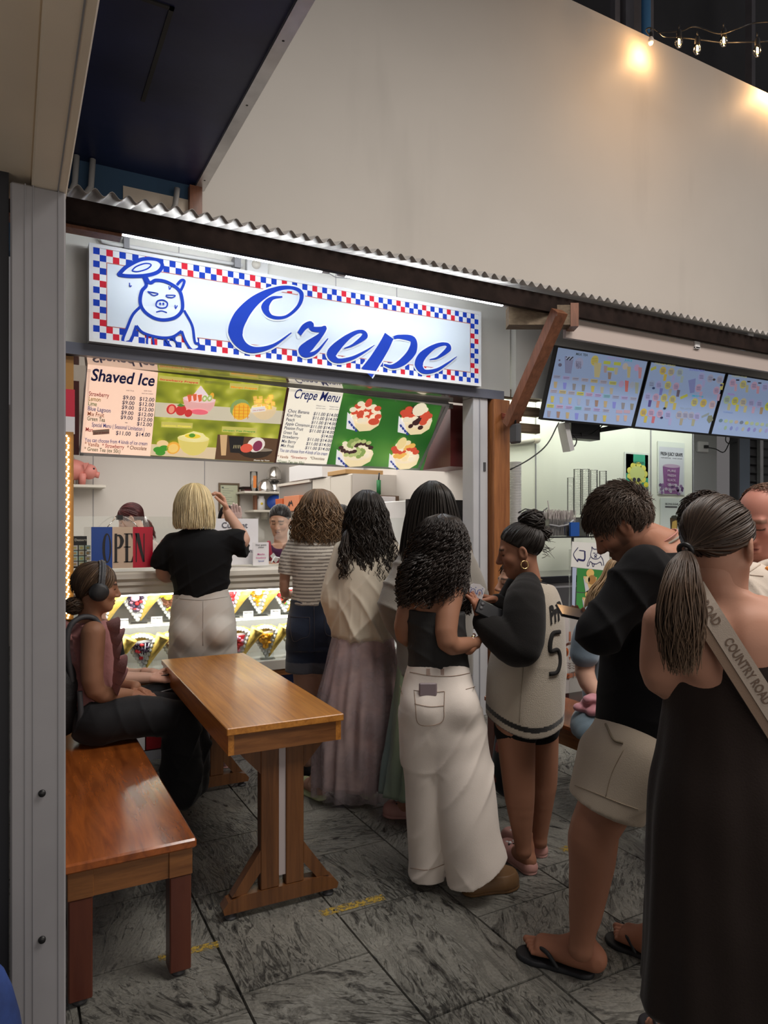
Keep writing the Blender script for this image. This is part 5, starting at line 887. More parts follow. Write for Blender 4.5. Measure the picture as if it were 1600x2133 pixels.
# ================================================================ BODIES: smooth blended volumes meshed by surface nets
BIG = .08
def interp_rows(z, zs, vals):
    zs = np.asarray(zs, float); vals = np.asarray(vals, float); dl = np.diff(vals) / np.diff(zs); a, b = dl[:-1], dl[1:]      # slopes limited so that no row bulges past its neighbours
    m = np.concatenate([dl[:1], np.where(a * b > 0, 2 * a * b / np.where(np.abs(a + b) > 1e-9, a + b, 1), 0), dl[-1:]])
    z = np.clip(z, zs[0], zs[-1]); i = np.clip(np.searchsorted(zs, z) - 1, 0, len(zs) - 2); h = zs[i + 1] - zs[i]; f = (z - zs[i]) / h
    return (2 * f**3 - 3 * f**2 + 1) * vals[i] + (f**3 - 2 * f**2 + f) * h * m[i] + (-2 * f**3 + 3 * f**2) * vals[i + 1] + (f**3 - f**2) * h * m[i + 1]
class Vol:
    """a volume grown from blended tapered limbs, ellipsoids and elliptic columns (metres, person's own axes: x right, y away from the viewer, z up)"""
    def __init__(s): s.p = []; s.cuts = []
    def cone(s, a, b, ra, rb, k=.02, sub=False):
        a, b = np.array(a, float), np.array(b, float); r = max(ra, rb); d = b - a; L2 = max(d @ d, 1e-12)
        def f(X):
            t = np.clip(((X - a) @ d) / L2, 0, 1); return np.sqrt((((X - a) - t[..., None] * d)**2).sum(-1)) - (ra + (rb - ra) * t)
        s.p.append((np.minimum(a, b) - r, np.maximum(a, b) + r, f, k, sub)); return s
    def chain(s, pts, rs, k=.02, sub=4):
        """one limb through points with a radius at each, rounded at the bends"""
        P = np.array([np.array(p, float) for p in pts]); tt = np.linspace(0, len(P) - 1, (len(P) - 1) * sub + 1); D = np.stack([crom(tt, P[:, i]) for i in range(3)], 1) if len(P) > 2 else P[0] + (P[1] - P[0]) * tt[:, None]; rr = crom(tt, rs) if len(P) > 2 else np.interp(tt, [0, 1], rs); m = float(rr.max())
        def f(X):
            o = None
            for i in range(len(D) - 1):
                d = D[i + 1] - D[i]; L2 = max(d @ d, 1e-12); t = np.clip(((X - D[i]) @ d) / L2, 0, 1); q = np.sqrt((((X - D[i]) - t[..., None] * d)**2).sum(-1)) - (rr[i] + (rr[i + 1] - rr[i]) * t); o = q if o is None else np.minimum(o, q)
            return o
        s.p.append((D.min(0) - m, D.max(0) + m, f, k, False)); return s
    def ell(s, c, r, k=.02, Q=None, sub=False):
        c, r = np.array(c, float), np.array(r, float); Qm = np.eye(3) if Q is None else np.array(Q, float); ext = np.sqrt(((Qm * r)**2).sum(1)); mr = r.min()
        def f(X):
            y = (X - c) @ Qm / r; k0 = np.sqrt((y * y).sum(-1)) + 1e-9; k1 = np.sqrt(((y / r)**2).sum(-1)) + 1e-9; return k0 * (k0 - 1) / k1
        s.p.append((c - ext, c + ext, f, k, sub)); return s
    def col(s, rows, k=.02, sub=False, ex=2.0):
        """rows (z, x, y, half width, half depth) bottom to top"""
        A = np.array(sorted(rows), float); zs = A[:, 0]
        def f(X):
            z = X[..., 2]; cu, cv, a, b = (interp_rows(z, zs, A[:, i]) for i in (1, 2, 3, 4)); mn = np.minimum(a, b)
            q = ((np.abs((X[..., 0] - cu) / a))**ex + (np.abs((X[..., 1] - cv) / b))**ex)**(1 / ex)
            return np.maximum((q - 1) * mn, np.maximum(zs[0] - z, z - zs[-1]))
        lo = np.array([(A[:, 1] - A[:, 3]).min(), (A[:, 2] - A[:, 4]).min(), zs[0]]); hi = np.array([(A[:, 1] + A[:, 3]).max(), (A[:, 2] + A[:, 4]).max(), zs[-1]])
        s.p.append((lo, hi, f, k, sub)); return s
    def cut(s, p, n): s.cuts.append((np.array(p, float), np.array(n, float) / np.linalg.norm(n))); return s      # drop what lies on the side n points to
    def mesh(s, h=.008, lo=None, hi=None):
        L = np.min([p[0] for p in s.p if not p[4]], 0) - 2.5 * h; Hh = np.max([p[1] for p in s.p if not p[4]], 0) + 2.5 * h
        if lo is not None: L = np.maximum(L, lo)
        if hi is not None: Hh = np.minimum(Hh, hi)
        n = np.ceil((Hh - L) / h).astype(int) + 1; ax = [L[i] + h * np.arange(n[i]) for i in range(3)]; G = np.full(n, BIG)
        for plo, phi, f, k, sub in s.p:
            i0 = np.clip(np.floor((plo - k - 2 * h - L) / h).astype(int), 0, n); i1 = np.clip(np.ceil((phi + k + 2 * h - L) / h).astype(int) + 1, 0, n)
            if (i1 <= i0).any(): continue
            sl = tuple(slice(a, b) for a, b in zip(i0, i1)); X = np.stack(np.meshgrid(*[ax[i][sl[i]] for i in range(3)], indexing='ij'), -1); d = f(X); g = G[sl]
            if sub: q = np.maximum(k - np.abs(g + d), 0) / k; G[sl] = np.maximum(g, -d) + q * q * k / 4
            else: q = np.maximum(k - np.abs(g - d), 0) / k; G[sl] = np.minimum(g, d) - q * q * k / 4
        for p, nn in s.cuts:
            D = ((ax[0] - p[0]) * nn[0])[:, None, None] + ((ax[1] - p[1]) * nn[1])[None, :, None] + ((ax[2] - p[2]) * nn[2])[None, None, :]; G = np.maximum(G, D)
        G[0], G[-1] = np.maximum(G[0], h), np.maximum(G[-1], h); G[:, 0], G[:, -1] = np.maximum(G[:, 0], h), np.maximum(G[:, -1], h); G[:, :, 0], G[:, :, -1] = np.maximum(G[:, :, 0], h), np.maximum(G[:, :, -1], h)
        return nets(G, L, h)
def nets(G, L, h):
    S = G < 0; nx, ny, nz = [q - 1 for q in G.shape]
    cnt = np.zeros((nx, ny, nz), np.int8)
    for i in (0, 1):
        for j in (0, 1):
            for k in (0, 1): cnt += S[i:nx + i, j:ny + j, k:nz + k]
    act = (cnt > 0) & (cnt < 8); idx = np.full(act.shape, -1, np.int32); C_ = np.argwhere(act); idx[act] = np.arange(len(C_))
    acc = np.zeros((len(C_), 3)); num = np.zeros(len(C_)); cr = [(0, 0, 0), (1, 0, 0), (0, 1, 0), (1, 1, 0), (0, 0, 1), (1, 0, 1), (0, 1, 1), (1, 1, 1)]
    vals = np.stack([G[C_[:, 0] + c[0], C_[:, 1] + c[1], C_[:, 2] + c[2]] for c in cr], 1)
    for a in range(8):
        for ax_ in range(3):
            if cr[a][ax_]: continue
            b = a | (1 << ax_); va, vb = vals[:, a], vals[:, b]; m = (va < 0) != (vb < 0); t = va[m] / (va[m] - vb[m]); p = np.tile(np.array(cr[a], float), (m.sum(), 1)); p[:, ax_] += t; acc[m] += p; num[m] += 1
    V = L + h * (C_ + acc / num[:, None]); Fs = []
    for ax_ in range(3):
        A = np.moveaxis(S, ax_, 0); I = np.moveaxis(idx, ax_, 0); e = A[:-1] != A[1:]; e = e[:, 1:-1, 1:-1]; q = np.argwhere(e)
        if not len(q): continue
        i, j, k = q[:, 0], q[:, 1] + 1, q[:, 2] + 1; f = np.stack([I[i, j - 1, k - 1], I[i, j, k - 1], I[i, j, k], I[i, j - 1, k]], 1); ins = A[i, j, k]
        if ax_ == 1: ins = ~ins
        f[~ins] = f[~ins][:, ::-1]; Fs.append(f)
    return V, np.concatenate(Fs)
def vnormals(V, Q):
    n = np.zeros_like(V); fn = np.cross(V[Q[:, 2]] - V[Q[:, 0]], V[Q[:, 3]] - V[Q[:, 1]])
    for c in range(4): np.add.at(n, Q[:, c], fn)
    return n / np.maximum(np.linalg.norm(n, axis=1), 1e-12)[:, None]
def smoothed(V, Q, it=1, lam=.5):
    for _ in range(it):
        a = np.zeros_like(V); c = np.zeros(len(V))
        for i in range(4): np.add.at(a, Q[:, i], V[Q[:, (i + 1) % 4]] + V[Q[:, i - 1]]); np.add.at(c, Q[:, i], 2)
        V = V + lam * (a / np.maximum(c, 1)[:, None] - V)
    return V
def wob(V, f, seed=0):
    r = np.random.RandomState(seed); s = 0
    for _ in range(4):
        d = r.normal(size=3); d *= f * r.uniform(.6, 1.5) / np.linalg.norm(d); s = s + np.sin(V @ d + r.uniform(0, 6.28))
    return s / 4
def creases(V, terms, seed=0):
    """cloth folds: terms (direction, wavelength in m, height in m); soft-edged ridges that wander, fade and fork"""
    o = np.zeros(len(V)); r = np.random.RandomState(seed)
    for d, wl, amp in terms:
        d = np.array(d, float); d /= np.linalg.norm(d); ph = V @ d * (math.pi / wl) + 1.6 * wob(V, 6, r.randint(9999)) + .5 * wob(V, 17, r.randint(9999)) + r.uniform(0, 6.28)
        o += amp * (1.6 * (1 - np.abs(np.sin(ph)))**2.2 - .5) * np.clip(.25 + 1.5 * wob(V, 8, r.randint(9999)), 0, 1)
    return o
def put(name, parts, m, parent, cols=None):
    """one mesh object from (V, Q) pieces; cols: one colour function or array per piece, stored as 'Col'"""
    vs, fs, cc, o = [], [], [], 0
    for i, (V, Q) in enumerate(parts):
        vs.append(V); fs.append(Q + o); o += len(V)
        if cols is not None: c = cols[i](V) if callable(cols[i]) else cols[i]; cc.append(np.broadcast_to(np.asarray(c, float), (len(V), 3)))
    V = np.concatenate(vs); Q = np.concatenate(fs); me = bpy.data.meshes.new(name); me.vertices.add(len(V)); me.vertices.foreach_set('co', V.ravel())
    me.loops.add(Q.size); me.loops.foreach_set('vertex_index', Q.ravel().astype(np.int32)); me.polygons.add(len(Q)); me.polygons.foreach_set('loop_start', np.arange(0, Q.size, Q.shape[1], dtype=np.int32))
    me.update(calc_edges=True); me.polygons.foreach_set('use_smooth', np.ones(len(Q), bool)); me.materials.append(M[m] if isinstance(m, str) else m)
    if cols is not None:
        a = me.color_attributes.new('Col', 'FLOAT_COLOR', 'POINT'); a.data.foreach_set('color', np.concatenate([np.concatenate(cc), np.ones((len(V), 1))], 1).ravel().astype(np.float32))
    o = bpy.data.objects.new(name, me); C.objects.link(o); o.parent = parent; return o
def skirt(rows, n=120, sub=10, ple=None, inner=.012, seed=0, noise=0):
    """open hanging cloth from rows (z, x, y, half width, half depth) top to bottom; ple(phi, t) adds pleats as a radius factor"""
    A = np.array(rows, float); m = (len(A) - 1) * sub + 1; tt = np.linspace(0, len(A) - 1, m); B = np.stack([crom(tt, A[:, i]) for i in range(5)], 1); ph = np.linspace(0, 2 * math.pi, n, endpoint=False); vs = []
    for layer in ((0, 1) if inner else (0,)):
        rr = range(m) if not layer else range(m - 1, max(m - 8, -1), -1)
        for i in rr:
            z, x, y, a, b = B[i]; t = i / (m - 1); k = 1 + (ple(ph, t) if ple else 0); a2, b2 = a - inner * layer, b - inner * layer
            vs.append(np.stack([x + a2 * k * np.cos(ph), y + b2 * k * np.sin(ph), np.full(n, z)], 1))
    V = np.concatenate(vs); rows_ = len(vs); i = np.arange(rows_ - 1)[:, None] * n; j = np.arange(n)[None]; j2 = (j + 1) % n; Q = np.stack([i + j, i + n + j, i + n + j2, i + j2], -1).reshape(-1, 4)
    if noise: V = V + vnormals(V, Q) * (noise * wob(V, 16, seed) + noise * .6 * wob(V, 34, seed + 1))[:, None]
    return V, Q
def strands(paths, r0, sides=3, taper=.35):
    """many thin tapered hair locks; paths array (count, points, 3)"""
    P = np.asarray(paths); c, m, _ = P.shape; T = np.gradient(P, axis=1); T /= np.maximum(np.linalg.norm(T, axis=2), 1e-9)[..., None]
    up = np.zeros_like(T); up[..., 0] = .3; up[..., 1] = .9; up[..., 2] = .1; X = np.cross(T, up); X /= np.maximum(np.linalg.norm(X, axis=2), 1e-9)[..., None]; Y = np.cross(T, X)
    t = np.linspace(0, 1, m); r = (np.asarray(r0).reshape(-1, 1) * np.minimum(1, .5 + 3 * t) * (1 - (1 - taper) * t**2.5))[..., None]
    V = np.stack([P + (X * math.cos(a) + Y * math.sin(a)) * r for a in (2 * math.pi * k / sides for k in range(sides))], 2).reshape(-1, 3)
    a = (np.arange(c) * m * sides)[:, None, None]; i = (np.arange(m - 1) * sides)[None, :, None]; k = np.arange(sides)[None, None, :]; k2 = (k + 1) % sides
    return V, np.stack([a + i + k, a + i + k2, a + i + sides + k2, a + i + sides + k], -1).reshape(-1, 4)

# ---- materials for people
attr_mat('skin', .55, .06, 220, .3); attr_mat('hair', .42, 0, spec=.35); attr_mat('cloth', .85, .25, 240, .2, .25); attr_mat('cloth_smooth', .62, .08, 160, .3, .1); attr_mat('rubber', .5, .05, 150, .4); attr_mat('fleece', .95, .7, 300, .1, .5, bdist=.004)
def cloth(name, col, rough=.85, bump=.3, bs=420, sheen=.2, spec=.2, bd=.002): return mat(name, col, rough, var=.06, vs=3, bump=bump, bs=bs, sheen=sheen, spec=spec, bdist=bd)
SK = dict(fair=(.58, .35, .26), light=(.55, .32, .23), tan=(.44, .23, .15), red=(.55, .24, .18))

class Person:
    def __init__(s, px, d, label, skin, group=None):
        p = atD(px, HY, d); s.d, s.u0 = d, (px - CX) / F * d
        s.root = thing('person', (p.x, p.y, 0), label, 'person', group, TH - math.pi / 2); s.skin = np.array(SK[skin] if isinstance(skin, str) else skin); s.body = Vol(); s.fine = []; s.finec = []
    def __call__(s, px, py, dv=0):
        d = s.d + dv; return np.array([(px - CX) / F * d - s.u0, dv, EYE + (HY - py) / F * d])
    def w(s, n, dv=0): return n / F * (s.d + dv)
    def rows(s, R_):
        """(row, left, right, half depth[, depth offset]) silhouettes in the photograph -> metric rows, bottom to top"""
        o = []
        for q in R_:
            py, xl, xr, b = q[:4]; dv = q[4] if len(q) > 4 else 0; c = s((xl + xr) / 2, py, dv); o.append((c[2], c[0], c[1], s.w(xr - xl, dv) / 2, b))
        return o
    # -- limbs
    def limb(s, pts, rs, k=.02): s.body.chain([np.array(p) for p in pts], rs, k); return s
    def leg(s, hip, knee, ankle, rs=(.085, .058, .05, .036), back=.012):
        hip, knee, ankle = map(np.array, (hip, knee, ankle)); calf = knee + (ankle - knee) * .3 + np.array([0, 0, 0]); s.body.chain([hip, knee, calf, ankle + (knee - ankle) * .12, ankle], [rs[0], rs[1], rs[2], rs[3], rs[3] * .98], .03); return s
    def hand(s, wrist, d, pal, side, curl=.6, sc=1., spread=.12, thumb=.5, rw=.026):
        """wrist point, direction of the palm, palm normal (the way the palm faces), side: +1 thumb on d x pal side"""
        w0 = np.array(wrist, float); d = np.array(d, float); d /= np.linalg.norm(d); n = np.array(pal, float); n -= d * (n @ d); n /= np.linalg.norm(n); t = np.cross(d, n) * side; v = Vol(); k = .008
        v.cone(w0 - d * .05, w0, rw * sc, rw * .9 * sc, .02)
        for q in (-.026, -.009, .009, .026): v.cone(w0 + d * .01 * sc + t * q * .55 * sc, w0 + d * .085 * sc + t * q * sc, .0145 * sc, .0115 * sc, .014)
        for i, (q, L) in enumerate(((.031, .07), (.0105, .08), (-.0105, .075), (-.031, .058))):
            p = w0 + d * (.088 - .004 * abs(i - 1)) * sc + t * q * sc; dd = d + t * (q * spread * 25) * .3; a = 0
            for j, f in enumerate((.44, .32, .24)):
                a += curl * (.55 if j == 0 else .75); e = (d * math.cos(a) + n * math.sin(a)) + t * q * spread * 8 * (1 if curl < .8 else .2); e /= np.linalg.norm(e); p2 = p + e * L * f * 1.08 * sc
                v.cone(p, p2, (.0092 - .0008 * j) * sc, (.0085 - .0009 * j) * sc, .004); p = p2
        b = w0 + d * .025 * sc + t * .024 * sc; m1 = b + (d * .6 + t * .75 + n * thumb * .6) * .038 * sc; m2 = m1 + (d * .85 + t * .3 + n * thumb * .8) * .03 * sc; m3 = m2 + (d * .9 + n * thumb * .7) * .024 * sc
        v.chain([b, m1, m2, m3], [.015 * sc, .0118 * sc, .0102 * sc, .0088 * sc], .01)
        V, Q = v.mesh(.0034); s.fine.append((V, Q)); s.finec.append(s.skin * np.array([1.05, .97, .95])); return s
    def foot(s, ankle, toe, sc=1., z=.0, toes=True, r=.036):
        """ankle joint, toe direction point on the ground"""
        A = np.array(ankle, float); T = np.array(toe, float); A2 = np.array([A[0], A[1], z]); d = T - A2; d[2] = 0; L = np.linalg.norm(d); d /= L; t = np.array([d[1], -d[0], 0]); v = Vol(); up = np.array([0, 0, 1.])
        v.cone(A + up * .05, A, r, r * 1.0, .02); heel = A2 - d * .035 * sc + up * .032 * sc; v.ell(heel, (.034 * sc, .034 * sc, .034 * sc), .03); v.cone(A - up * .01, A2 + d * .03 + up * .045 * sc, r, .04 * sc, .03)
        ball = A2 + d * (L * .66) + up * .024 * sc; v.cone(A2 + d * .02 + up * .045 * sc, ball + t * .015 * sc, .04 * sc, .024 * sc, .03); v.cone(heel, ball - t * .022 * sc, .032 * sc, .02 * sc, .03); v.cone(heel, ball + t * .024 * sc, .03 * sc, .022 * sc, .03)
        if toes:
            for i, q in enumerate((.034, .014, -.004, -.02, -.034)):
                p = A2 + d * (L * .68 - .006 * i * sc) + t * q * sc + up * .02 * sc; e = p + d * (.058 - .004 * i) * sc - up * .006 * sc; rr = (.0135 if i == 0 else .0102 - .0004 * i) * sc; v.cone(p, e, rr, rr * .92, .007)
        v.cut((0, 0, z), (0, 0, -1)); V, Q = v.mesh(.0042); s.fine.append((V, Q)); s.finec.append(s.skin * np.array([1.03, .98, .96])); return s
    # -- head
    def head(s, c, f, neck=None, sc=1., tilt=None, rn=.052, brow=(.02, .012, .01), male=False, beard=None, lip=(.36, .12, .1), fine=.0038, smile=0, eyes=True):
        """c centre between the ears, f the way the face looks"""
        c = np.array(c, float); f = np.array(f, float); f /= np.linalg.norm(f); u = np.array((0, 0, 1.) if tilt is None else tilt, float); u -= f * (u @ f); u /= np.linalg.norm(u); r = np.cross(f, u); Q = np.stack([r, f, u], 1); s.H = (c, Q, sc)
        g = lambda x, y, z: c + Q @ (np.array([x, y, z]) * sc); v = Vol(); e = lambda p, rr, k=.02, sub=False: v.ell(g(*p), np.array(rr) * sc, k * sc, Q, sub)
        e((0, -.014, .038), (.076, .096, .083)); e((0, .028, -.03), (.062, .064, .088), .03); e((0, .052, -.098), (.03 + .006 * male, .032, .022), .03)
        for q in (-1, 1): v.cone(g(q * .056, .0, -.05), g(q * .02, .06, -.1), .02 * sc, .018 * sc, .025); e((q * .04, .058, -.03), (.024, .024, .024), .02); v.ell(g(q * .079, -.008, -.012), np.array((.011, .021, .033)) * sc, .008, Q @ np.array(((math.cos(.35), -q * math.sin(.35), 0), (q * math.sin(.35), math.cos(.35), 0), (0, 0, 1)))); e((q * .088, -.004, -.008), (.006, .011, .018), .006, True); e((q * .031, .098, .0), (.017, .014, .011), .014, True); e((q * .031, .0765, .0), (.0145, .0125, .0115), .006)
        v.cone(g(-.036, .079, .02), g(.036, .079, .02), .011 * sc, .011 * sc, .018); v.cone(g(0, .088, .008), g(0, .11, -.034), .0085 * sc, .0125 * sc, .014)
        for q in (-1, 1): e((q * .0125, .1, -.04), (.0085, .01, .0075), .008)
        v.cone(g(-.017, .09, -.066 + smile), g(.017, .09, -.066 + smile), .0068 * sc, .0068 * sc, .008); v.cone(g(-.013, .089, -.078), g(.013, .089, -.078), .0075 * sc, .0075 * sc, .008); e((0, .1, -.0715), (.03, .012, .0022), .004, True)
        nb = g(0, -.03, -.2) if neck is None else np.array(neck, float); v.cone(g(0, -.018, -.05), nb, (rn - .002) * sc, rn * 1.08 * sc, .03); s.body.cone(g(0, -.02, -.08), nb, (rn - .004) * sc, rn * 1.06 * sc, .03)
        V, Fq = v.mesh(fine); L = ((V - c) @ Q) / sc; x, y, z = np.abs(L[:, 0]), L[:, 1], L[:, 2]; col = np.tile(s.skin, (len(V), 1)); nz = wob(V, 60, 3)
        def paint(mask, cc, a): w_ = (np.clip(mask, 0, 1) * a)[:, None]; col[:] = col * (1 - w_) + np.array(cc) * w_
        fr = y > .03
        paint(np.clip(1 - np.abs(z + .03) / .03, 0, 1) * np.clip(1 - np.abs(x - .042) / .03, 0, 1) * fr, s.skin * np.array((1.12, .82, .8)), .5); paint((np.clip(1.4 - np.hypot(x / .013, (z + .036) / .014), 0, 1)) * (y > .09), s.skin * np.array((1.1, .85, .82)), .5)
        paint(np.clip(2.2 - np.hypot(x / .0155, (z + .0715) / .0075) * 1.6, 0, 1) * (y > .07), lip, .85); paint(np.clip(1.5 - np.abs(z + .0715) / .0015, 0, 1) * (x < .019) * (y > .07), np.array(lip) * .4, .8)
        if eyes:
            bz = .0235 - .18 * np.maximum(x - .034, 0); paint(np.clip(2 - np.abs(z - bz) / (.0034 if not male else .0048), 0, 1) * (x > .012) * (x < .05) * (y > .055), brow, .85)
            lz = -.0055 + 3.5 * (x - .031)**2; paint(np.clip(1.9 - np.abs(z - lz) / .0022, 0, 1) * (x > .017) * (x < .046) * (y > .06), (.02, .013, .01), .9)
        if beard is not None: paint(np.clip((-.03 - .35 * np.maximum(.055 - y, 0) * 0 - z) / .02 + .3 * nz, 0, 1) * np.clip((y - .0) / .02, 0, 1) * (z > -.135) * ~((x < .02) & (np.abs(z + .071) < .008)), beard, .6); paint(np.clip((.012 - np.abs(z + .055)) / .006, 0, 1) * (x < .032) * (y > .06), beard, .6); paint(np.clip((.018 - np.abs(y - .022)) / .008, 0, 1) * (z < .02) * (z > -.06) * (x > .05), beard, .55)
        s.fine.append((V, Fq)); s.finec.append(col); return s
    def finish(s, h=.0085):
        parts, cols = list(s.fine), list(s.finec)
        if s.body.p: V, Q = s.body.mesh(h); V = smoothed(V, Q, 1, .4); parts.insert(0, (V, Q)); cols.insert(0, s.skin)
        return put('body', parts, 'skin', s.root, cols)
    # -- clothing
    def wear(s, name, vol, m, h=.0085,  fold=None, seed=1, sm=2, cols=None, mask=None, label=None):
        V, Q = vol.mesh(h * .75); V = smoothed(V, Q, sm, .5)
        if fold:
            d = creases(V, fold, seed); d = d * mask(V) if mask else d; V = V + vnormals(V, Q) * d[:, None]
        o = put(name, [(V, Q)], m, s.root, [cols] if cols is not None else None)
        if label: o['label'] = label
        return o
    def hang(s, name, rows, m, ple=None, n=140, noise=.0, inner=.01, cols=None, seed=0, label=None, sub=10):
        V, Q = skirt(s.rows(rows), n, sub, ple, inner, seed, noise); o = put(name, [(V, Q)], m, s.root, [cols] if cols is not None else None)
        if label: o['label'] = label
        return o
    # -- hair
    def down(s, rows, root, tip, n=420, wave=.0, wl=.12, r=.005, ends=.06, face=None, gap=.9, seed=0, tint=.25, frizz=.0, pts=26, curl=False, tipf=None, name='hair', vol=.93, cs=.06):
        """loose hair filling the silhouette rows (row, left, right, half depth, depth offset), listed top to bottom; face: angle the face looks (no hair within gap of it below the brow)"""
        rs = np.random.RandomState(seed + 5); A = np.array(s.rows(rows)); zt, zb = A[0, 0], A[-1, 0]; m = len(A); Z = A[:, 0]
        def hull(z, i): return interp_rows(z, Z[::-1], A[::-1, i])
        t = np.linspace(0, 1, pts); ph = rs.uniform(0, 2 * math.pi, n)
        if face is not None:
            for i in range(n):
                while abs((ph[i] - face + math.pi) % (2 * math.pi) - math.pi) < gap: ph[i] = rs.uniform(0, 2 * math.pi)
        end = zb + np.abs(rs.normal(0, ends, n)) + (zt - zb) * .0; inner = rs.uniform(.55, 1.02, n) * 1.0; inner[: n * 2 // 3] = rs.uniform(.9, 1.02, n * 2 // 3)
        tz = t[None]**.8; z = zt + (end[:, None] - zt) * (1 - np.cos(tz * math.pi * .5)) if False else zt + (end[:, None] - zt) * (t[None]**1.35); a, b, cu, cv = hull(z, 3), hull(z, 4), hull(z, 1), hull(z, 2)
        P = np.stack([cu + a * inner[:, None] * np.cos(ph)[:, None], cv + b * inner[:, None] * np.sin(ph)[:, None], z], -1)
        if wave or frizz:
            s_ = (zt - z); q = np.clip((s_ - cs) / .1, 0, 1); p0 = rs.uniform(0, 6.28, (n, 1)); w1 = wl * rs.uniform(.75, 1.3, (n, 1)); am = wave * rs.uniform(.5, 1.3, (n, 1)) * q
            P[..., 0] += am * np.sin(2 * math.pi * s_ / w1 + p0); P[..., 1] += am * (np.cos(2 * math.pi * s_ / w1 + p0) if curl else np.sin(2 * math.pi * s_ / w1 * .8 + p0 * 2)) * .9
            P += frizz * rs.normal(0, 1, P.shape) * q[..., None]
        V, Q = strands(P, r * rs.uniform(.6, 1.3, n)); tt = np.tile(np.repeat(t, 3), n); sh = np.repeat(rs.uniform(1 - tint, 1 + tint * 1.4, n), pts * 3); root, tip = np.array(root), np.array(tip); tf = (tt**1.3 if tipf is None else tipf(tt))[:, None]; col = (root * (1 - tf) + tip * tf) * sh[:, None]
        ro = s.rows(rows); v = Vol(); sh2 = [(q[0], q[1], q[2], q[3] * vol * .97, q[4] * vol * .97) for q in ro]; zz = sorted(sh2); lo = zz[0]; cut_z = lo[0] + ends * 1.3; v.col(sh2, .01)
        v.cut((0, 0, cut_z), (0, 0, -1)); 
        if face is not None and gap > 0 and getattr(s, 'H', None): cH, QH, scH = s.H; v.cut(cH + QH[:, 1] * .035 * scH, QH[:, 1])
        V2, Q2 = v.mesh(.009); V2 = smoothed(V2, Q2, 2); c2 = root * .8
        return put(name, [(V, Q), (V2, Q2)], 'hair', s.root, [col, c2])
    def tied(s, tie, col, n=260, r=.0045, front=.052, low=-.075, seed=0, tint=.3, thick=1.0, name='hair', extra=None, hl=(0, 0, 0), hfront=.02):
        """hair combed back over the skull to the point tie"""
        c, Q, sc = s.H; rs = np.random.RandomState(seed + 11); tie = np.array(tie, float); tl = (Q.T @ (tie - c)) / sc; P = []; k = 0; cen = np.array((0, -.016, .035)); rad = np.array((.083, .103, .091)) * thick
        td = (tl - cen) / rad; td /= np.linalg.norm(td)
        while len(P) < n:
            d = rs.normal(size=3); d /= np.linalg.norm(d); p = cen + d * rad
            if p[1] > hfront + 1.25 * (p[2] - .03) or p[1] > front + .03 or p[2] < low: continue
            t = np.linspace(0, 1, 14); om = math.acos(np.clip(d @ td, -1, 1)); so = max(math.sin(om), 1e-3); dirs = (np.sin((1 - t) * om)[:, None] * d + np.sin(t * om)[:, None] * td) / so
            q = cen + dirs * rad * (1 + .035 * np.sin(t * math.pi)[:, None] * rs.uniform(.3, 1.3)); q = q * (1 - t[:, None]**6) + tl * t[:, None]**6; P.append(c + (q * sc) @ Q.T)
        V, Fq = strands(np.array(P), r * rs.uniform(.6, 1.3, n), taper=.7); sh = np.repeat(rs.uniform(1 - tint, 1 + tint, n), 14 * 3)[:, None]; colr = np.array(col) * sh + np.array(hl) * (sh > 1.12)
        v = Vol(); v.ell(c + Q @ (cen * sc), rad * .985 * sc, .02, Q); v.cut(c + Q @ np.array((0, hfront + .006, .03)) * sc, Q @ np.array((0, 1, -1.25))); v.cut(c + Q @ np.array((0, -.03, low)) * sc, Q @ np.array((0, .5, -1)))
        V2, Q2 = v.mesh(.0055); parts, cols = [(V, Fq), (V2, Q2)], [colr, np.array(col) * .85]
        for e in extra or []: parts.append(e[0]); cols.append(e[1])
        return put(name, parts, 'hair', s.root, cols)
    def shoe(s, heel, toe, kind, col, wd=.05, hgt=.06, name=None, sole=None):
        """footwear from heel to toe points (own axes, z is ground level)"""
        a, b = np.array(heel, float), np.array(toe, float); d = b - a; L = np.linalg.norm(d[:2]); d = d / L; d[2] = 0; t = np.array([d[1], -d[0], 0]); up = np.array([0, 0, 1.]); g = lambda x, y, z: a + d * x * L + t * y + up * z; v = Vol(); z0 = a[2]
        Qm = np.stack([d, t, up], 1)
        if kind in ('clog', 'slide', 'thong'):
            th = {'clog': .032, 'slide': .03, 'thong': .018}[kind]
            for x0, x1, w0, w1 in ((.14, .45, wd * .72, wd * .7), (.45, .74, wd * .7, wd * .92), (.74, .84, wd * .92, wd * .86)): v.cone(g(x0, 0, .0), g(x1, 0, .0), w0, w1, .02)
            v.cut((0, 0, z0), (0, 0, -1)); v.cut((0, 0, z0 + th), (0, 0, 1)); V, Q = v.mesh(.0045); V = smoothed(V, Q, 2); parts = [(V, Q)]
            u = Vol()
            if kind == 'clog':
                u.chain([g(.15, 0, .022), g(.42, 0, .022), g(.68, 0, .03), g(.8, 0, .03)], [wd * .8, wd * .8, wd * 1.02, wd * .96], .01); u.cut(g(0, 0, hgt * 1.15), (0, 0, 1)); u.cut((0, 0, z0 + .012), (0, 0, -1)); u.ell(g(.27, 0, .085), (L * .25, wd * .62, .066), .008, Qm, True)
            elif kind == 'slide':
                u.ell(g(.66, 0, .022), (L * .2, wd * 1.02, hgt), .02, Qm); u.ell(g(.66, 0, .02), (L * .3, wd * .86, hgt * .8), .006, Qm, True); u.cut((0, 0, z0 + .01), (0, 0, -1))
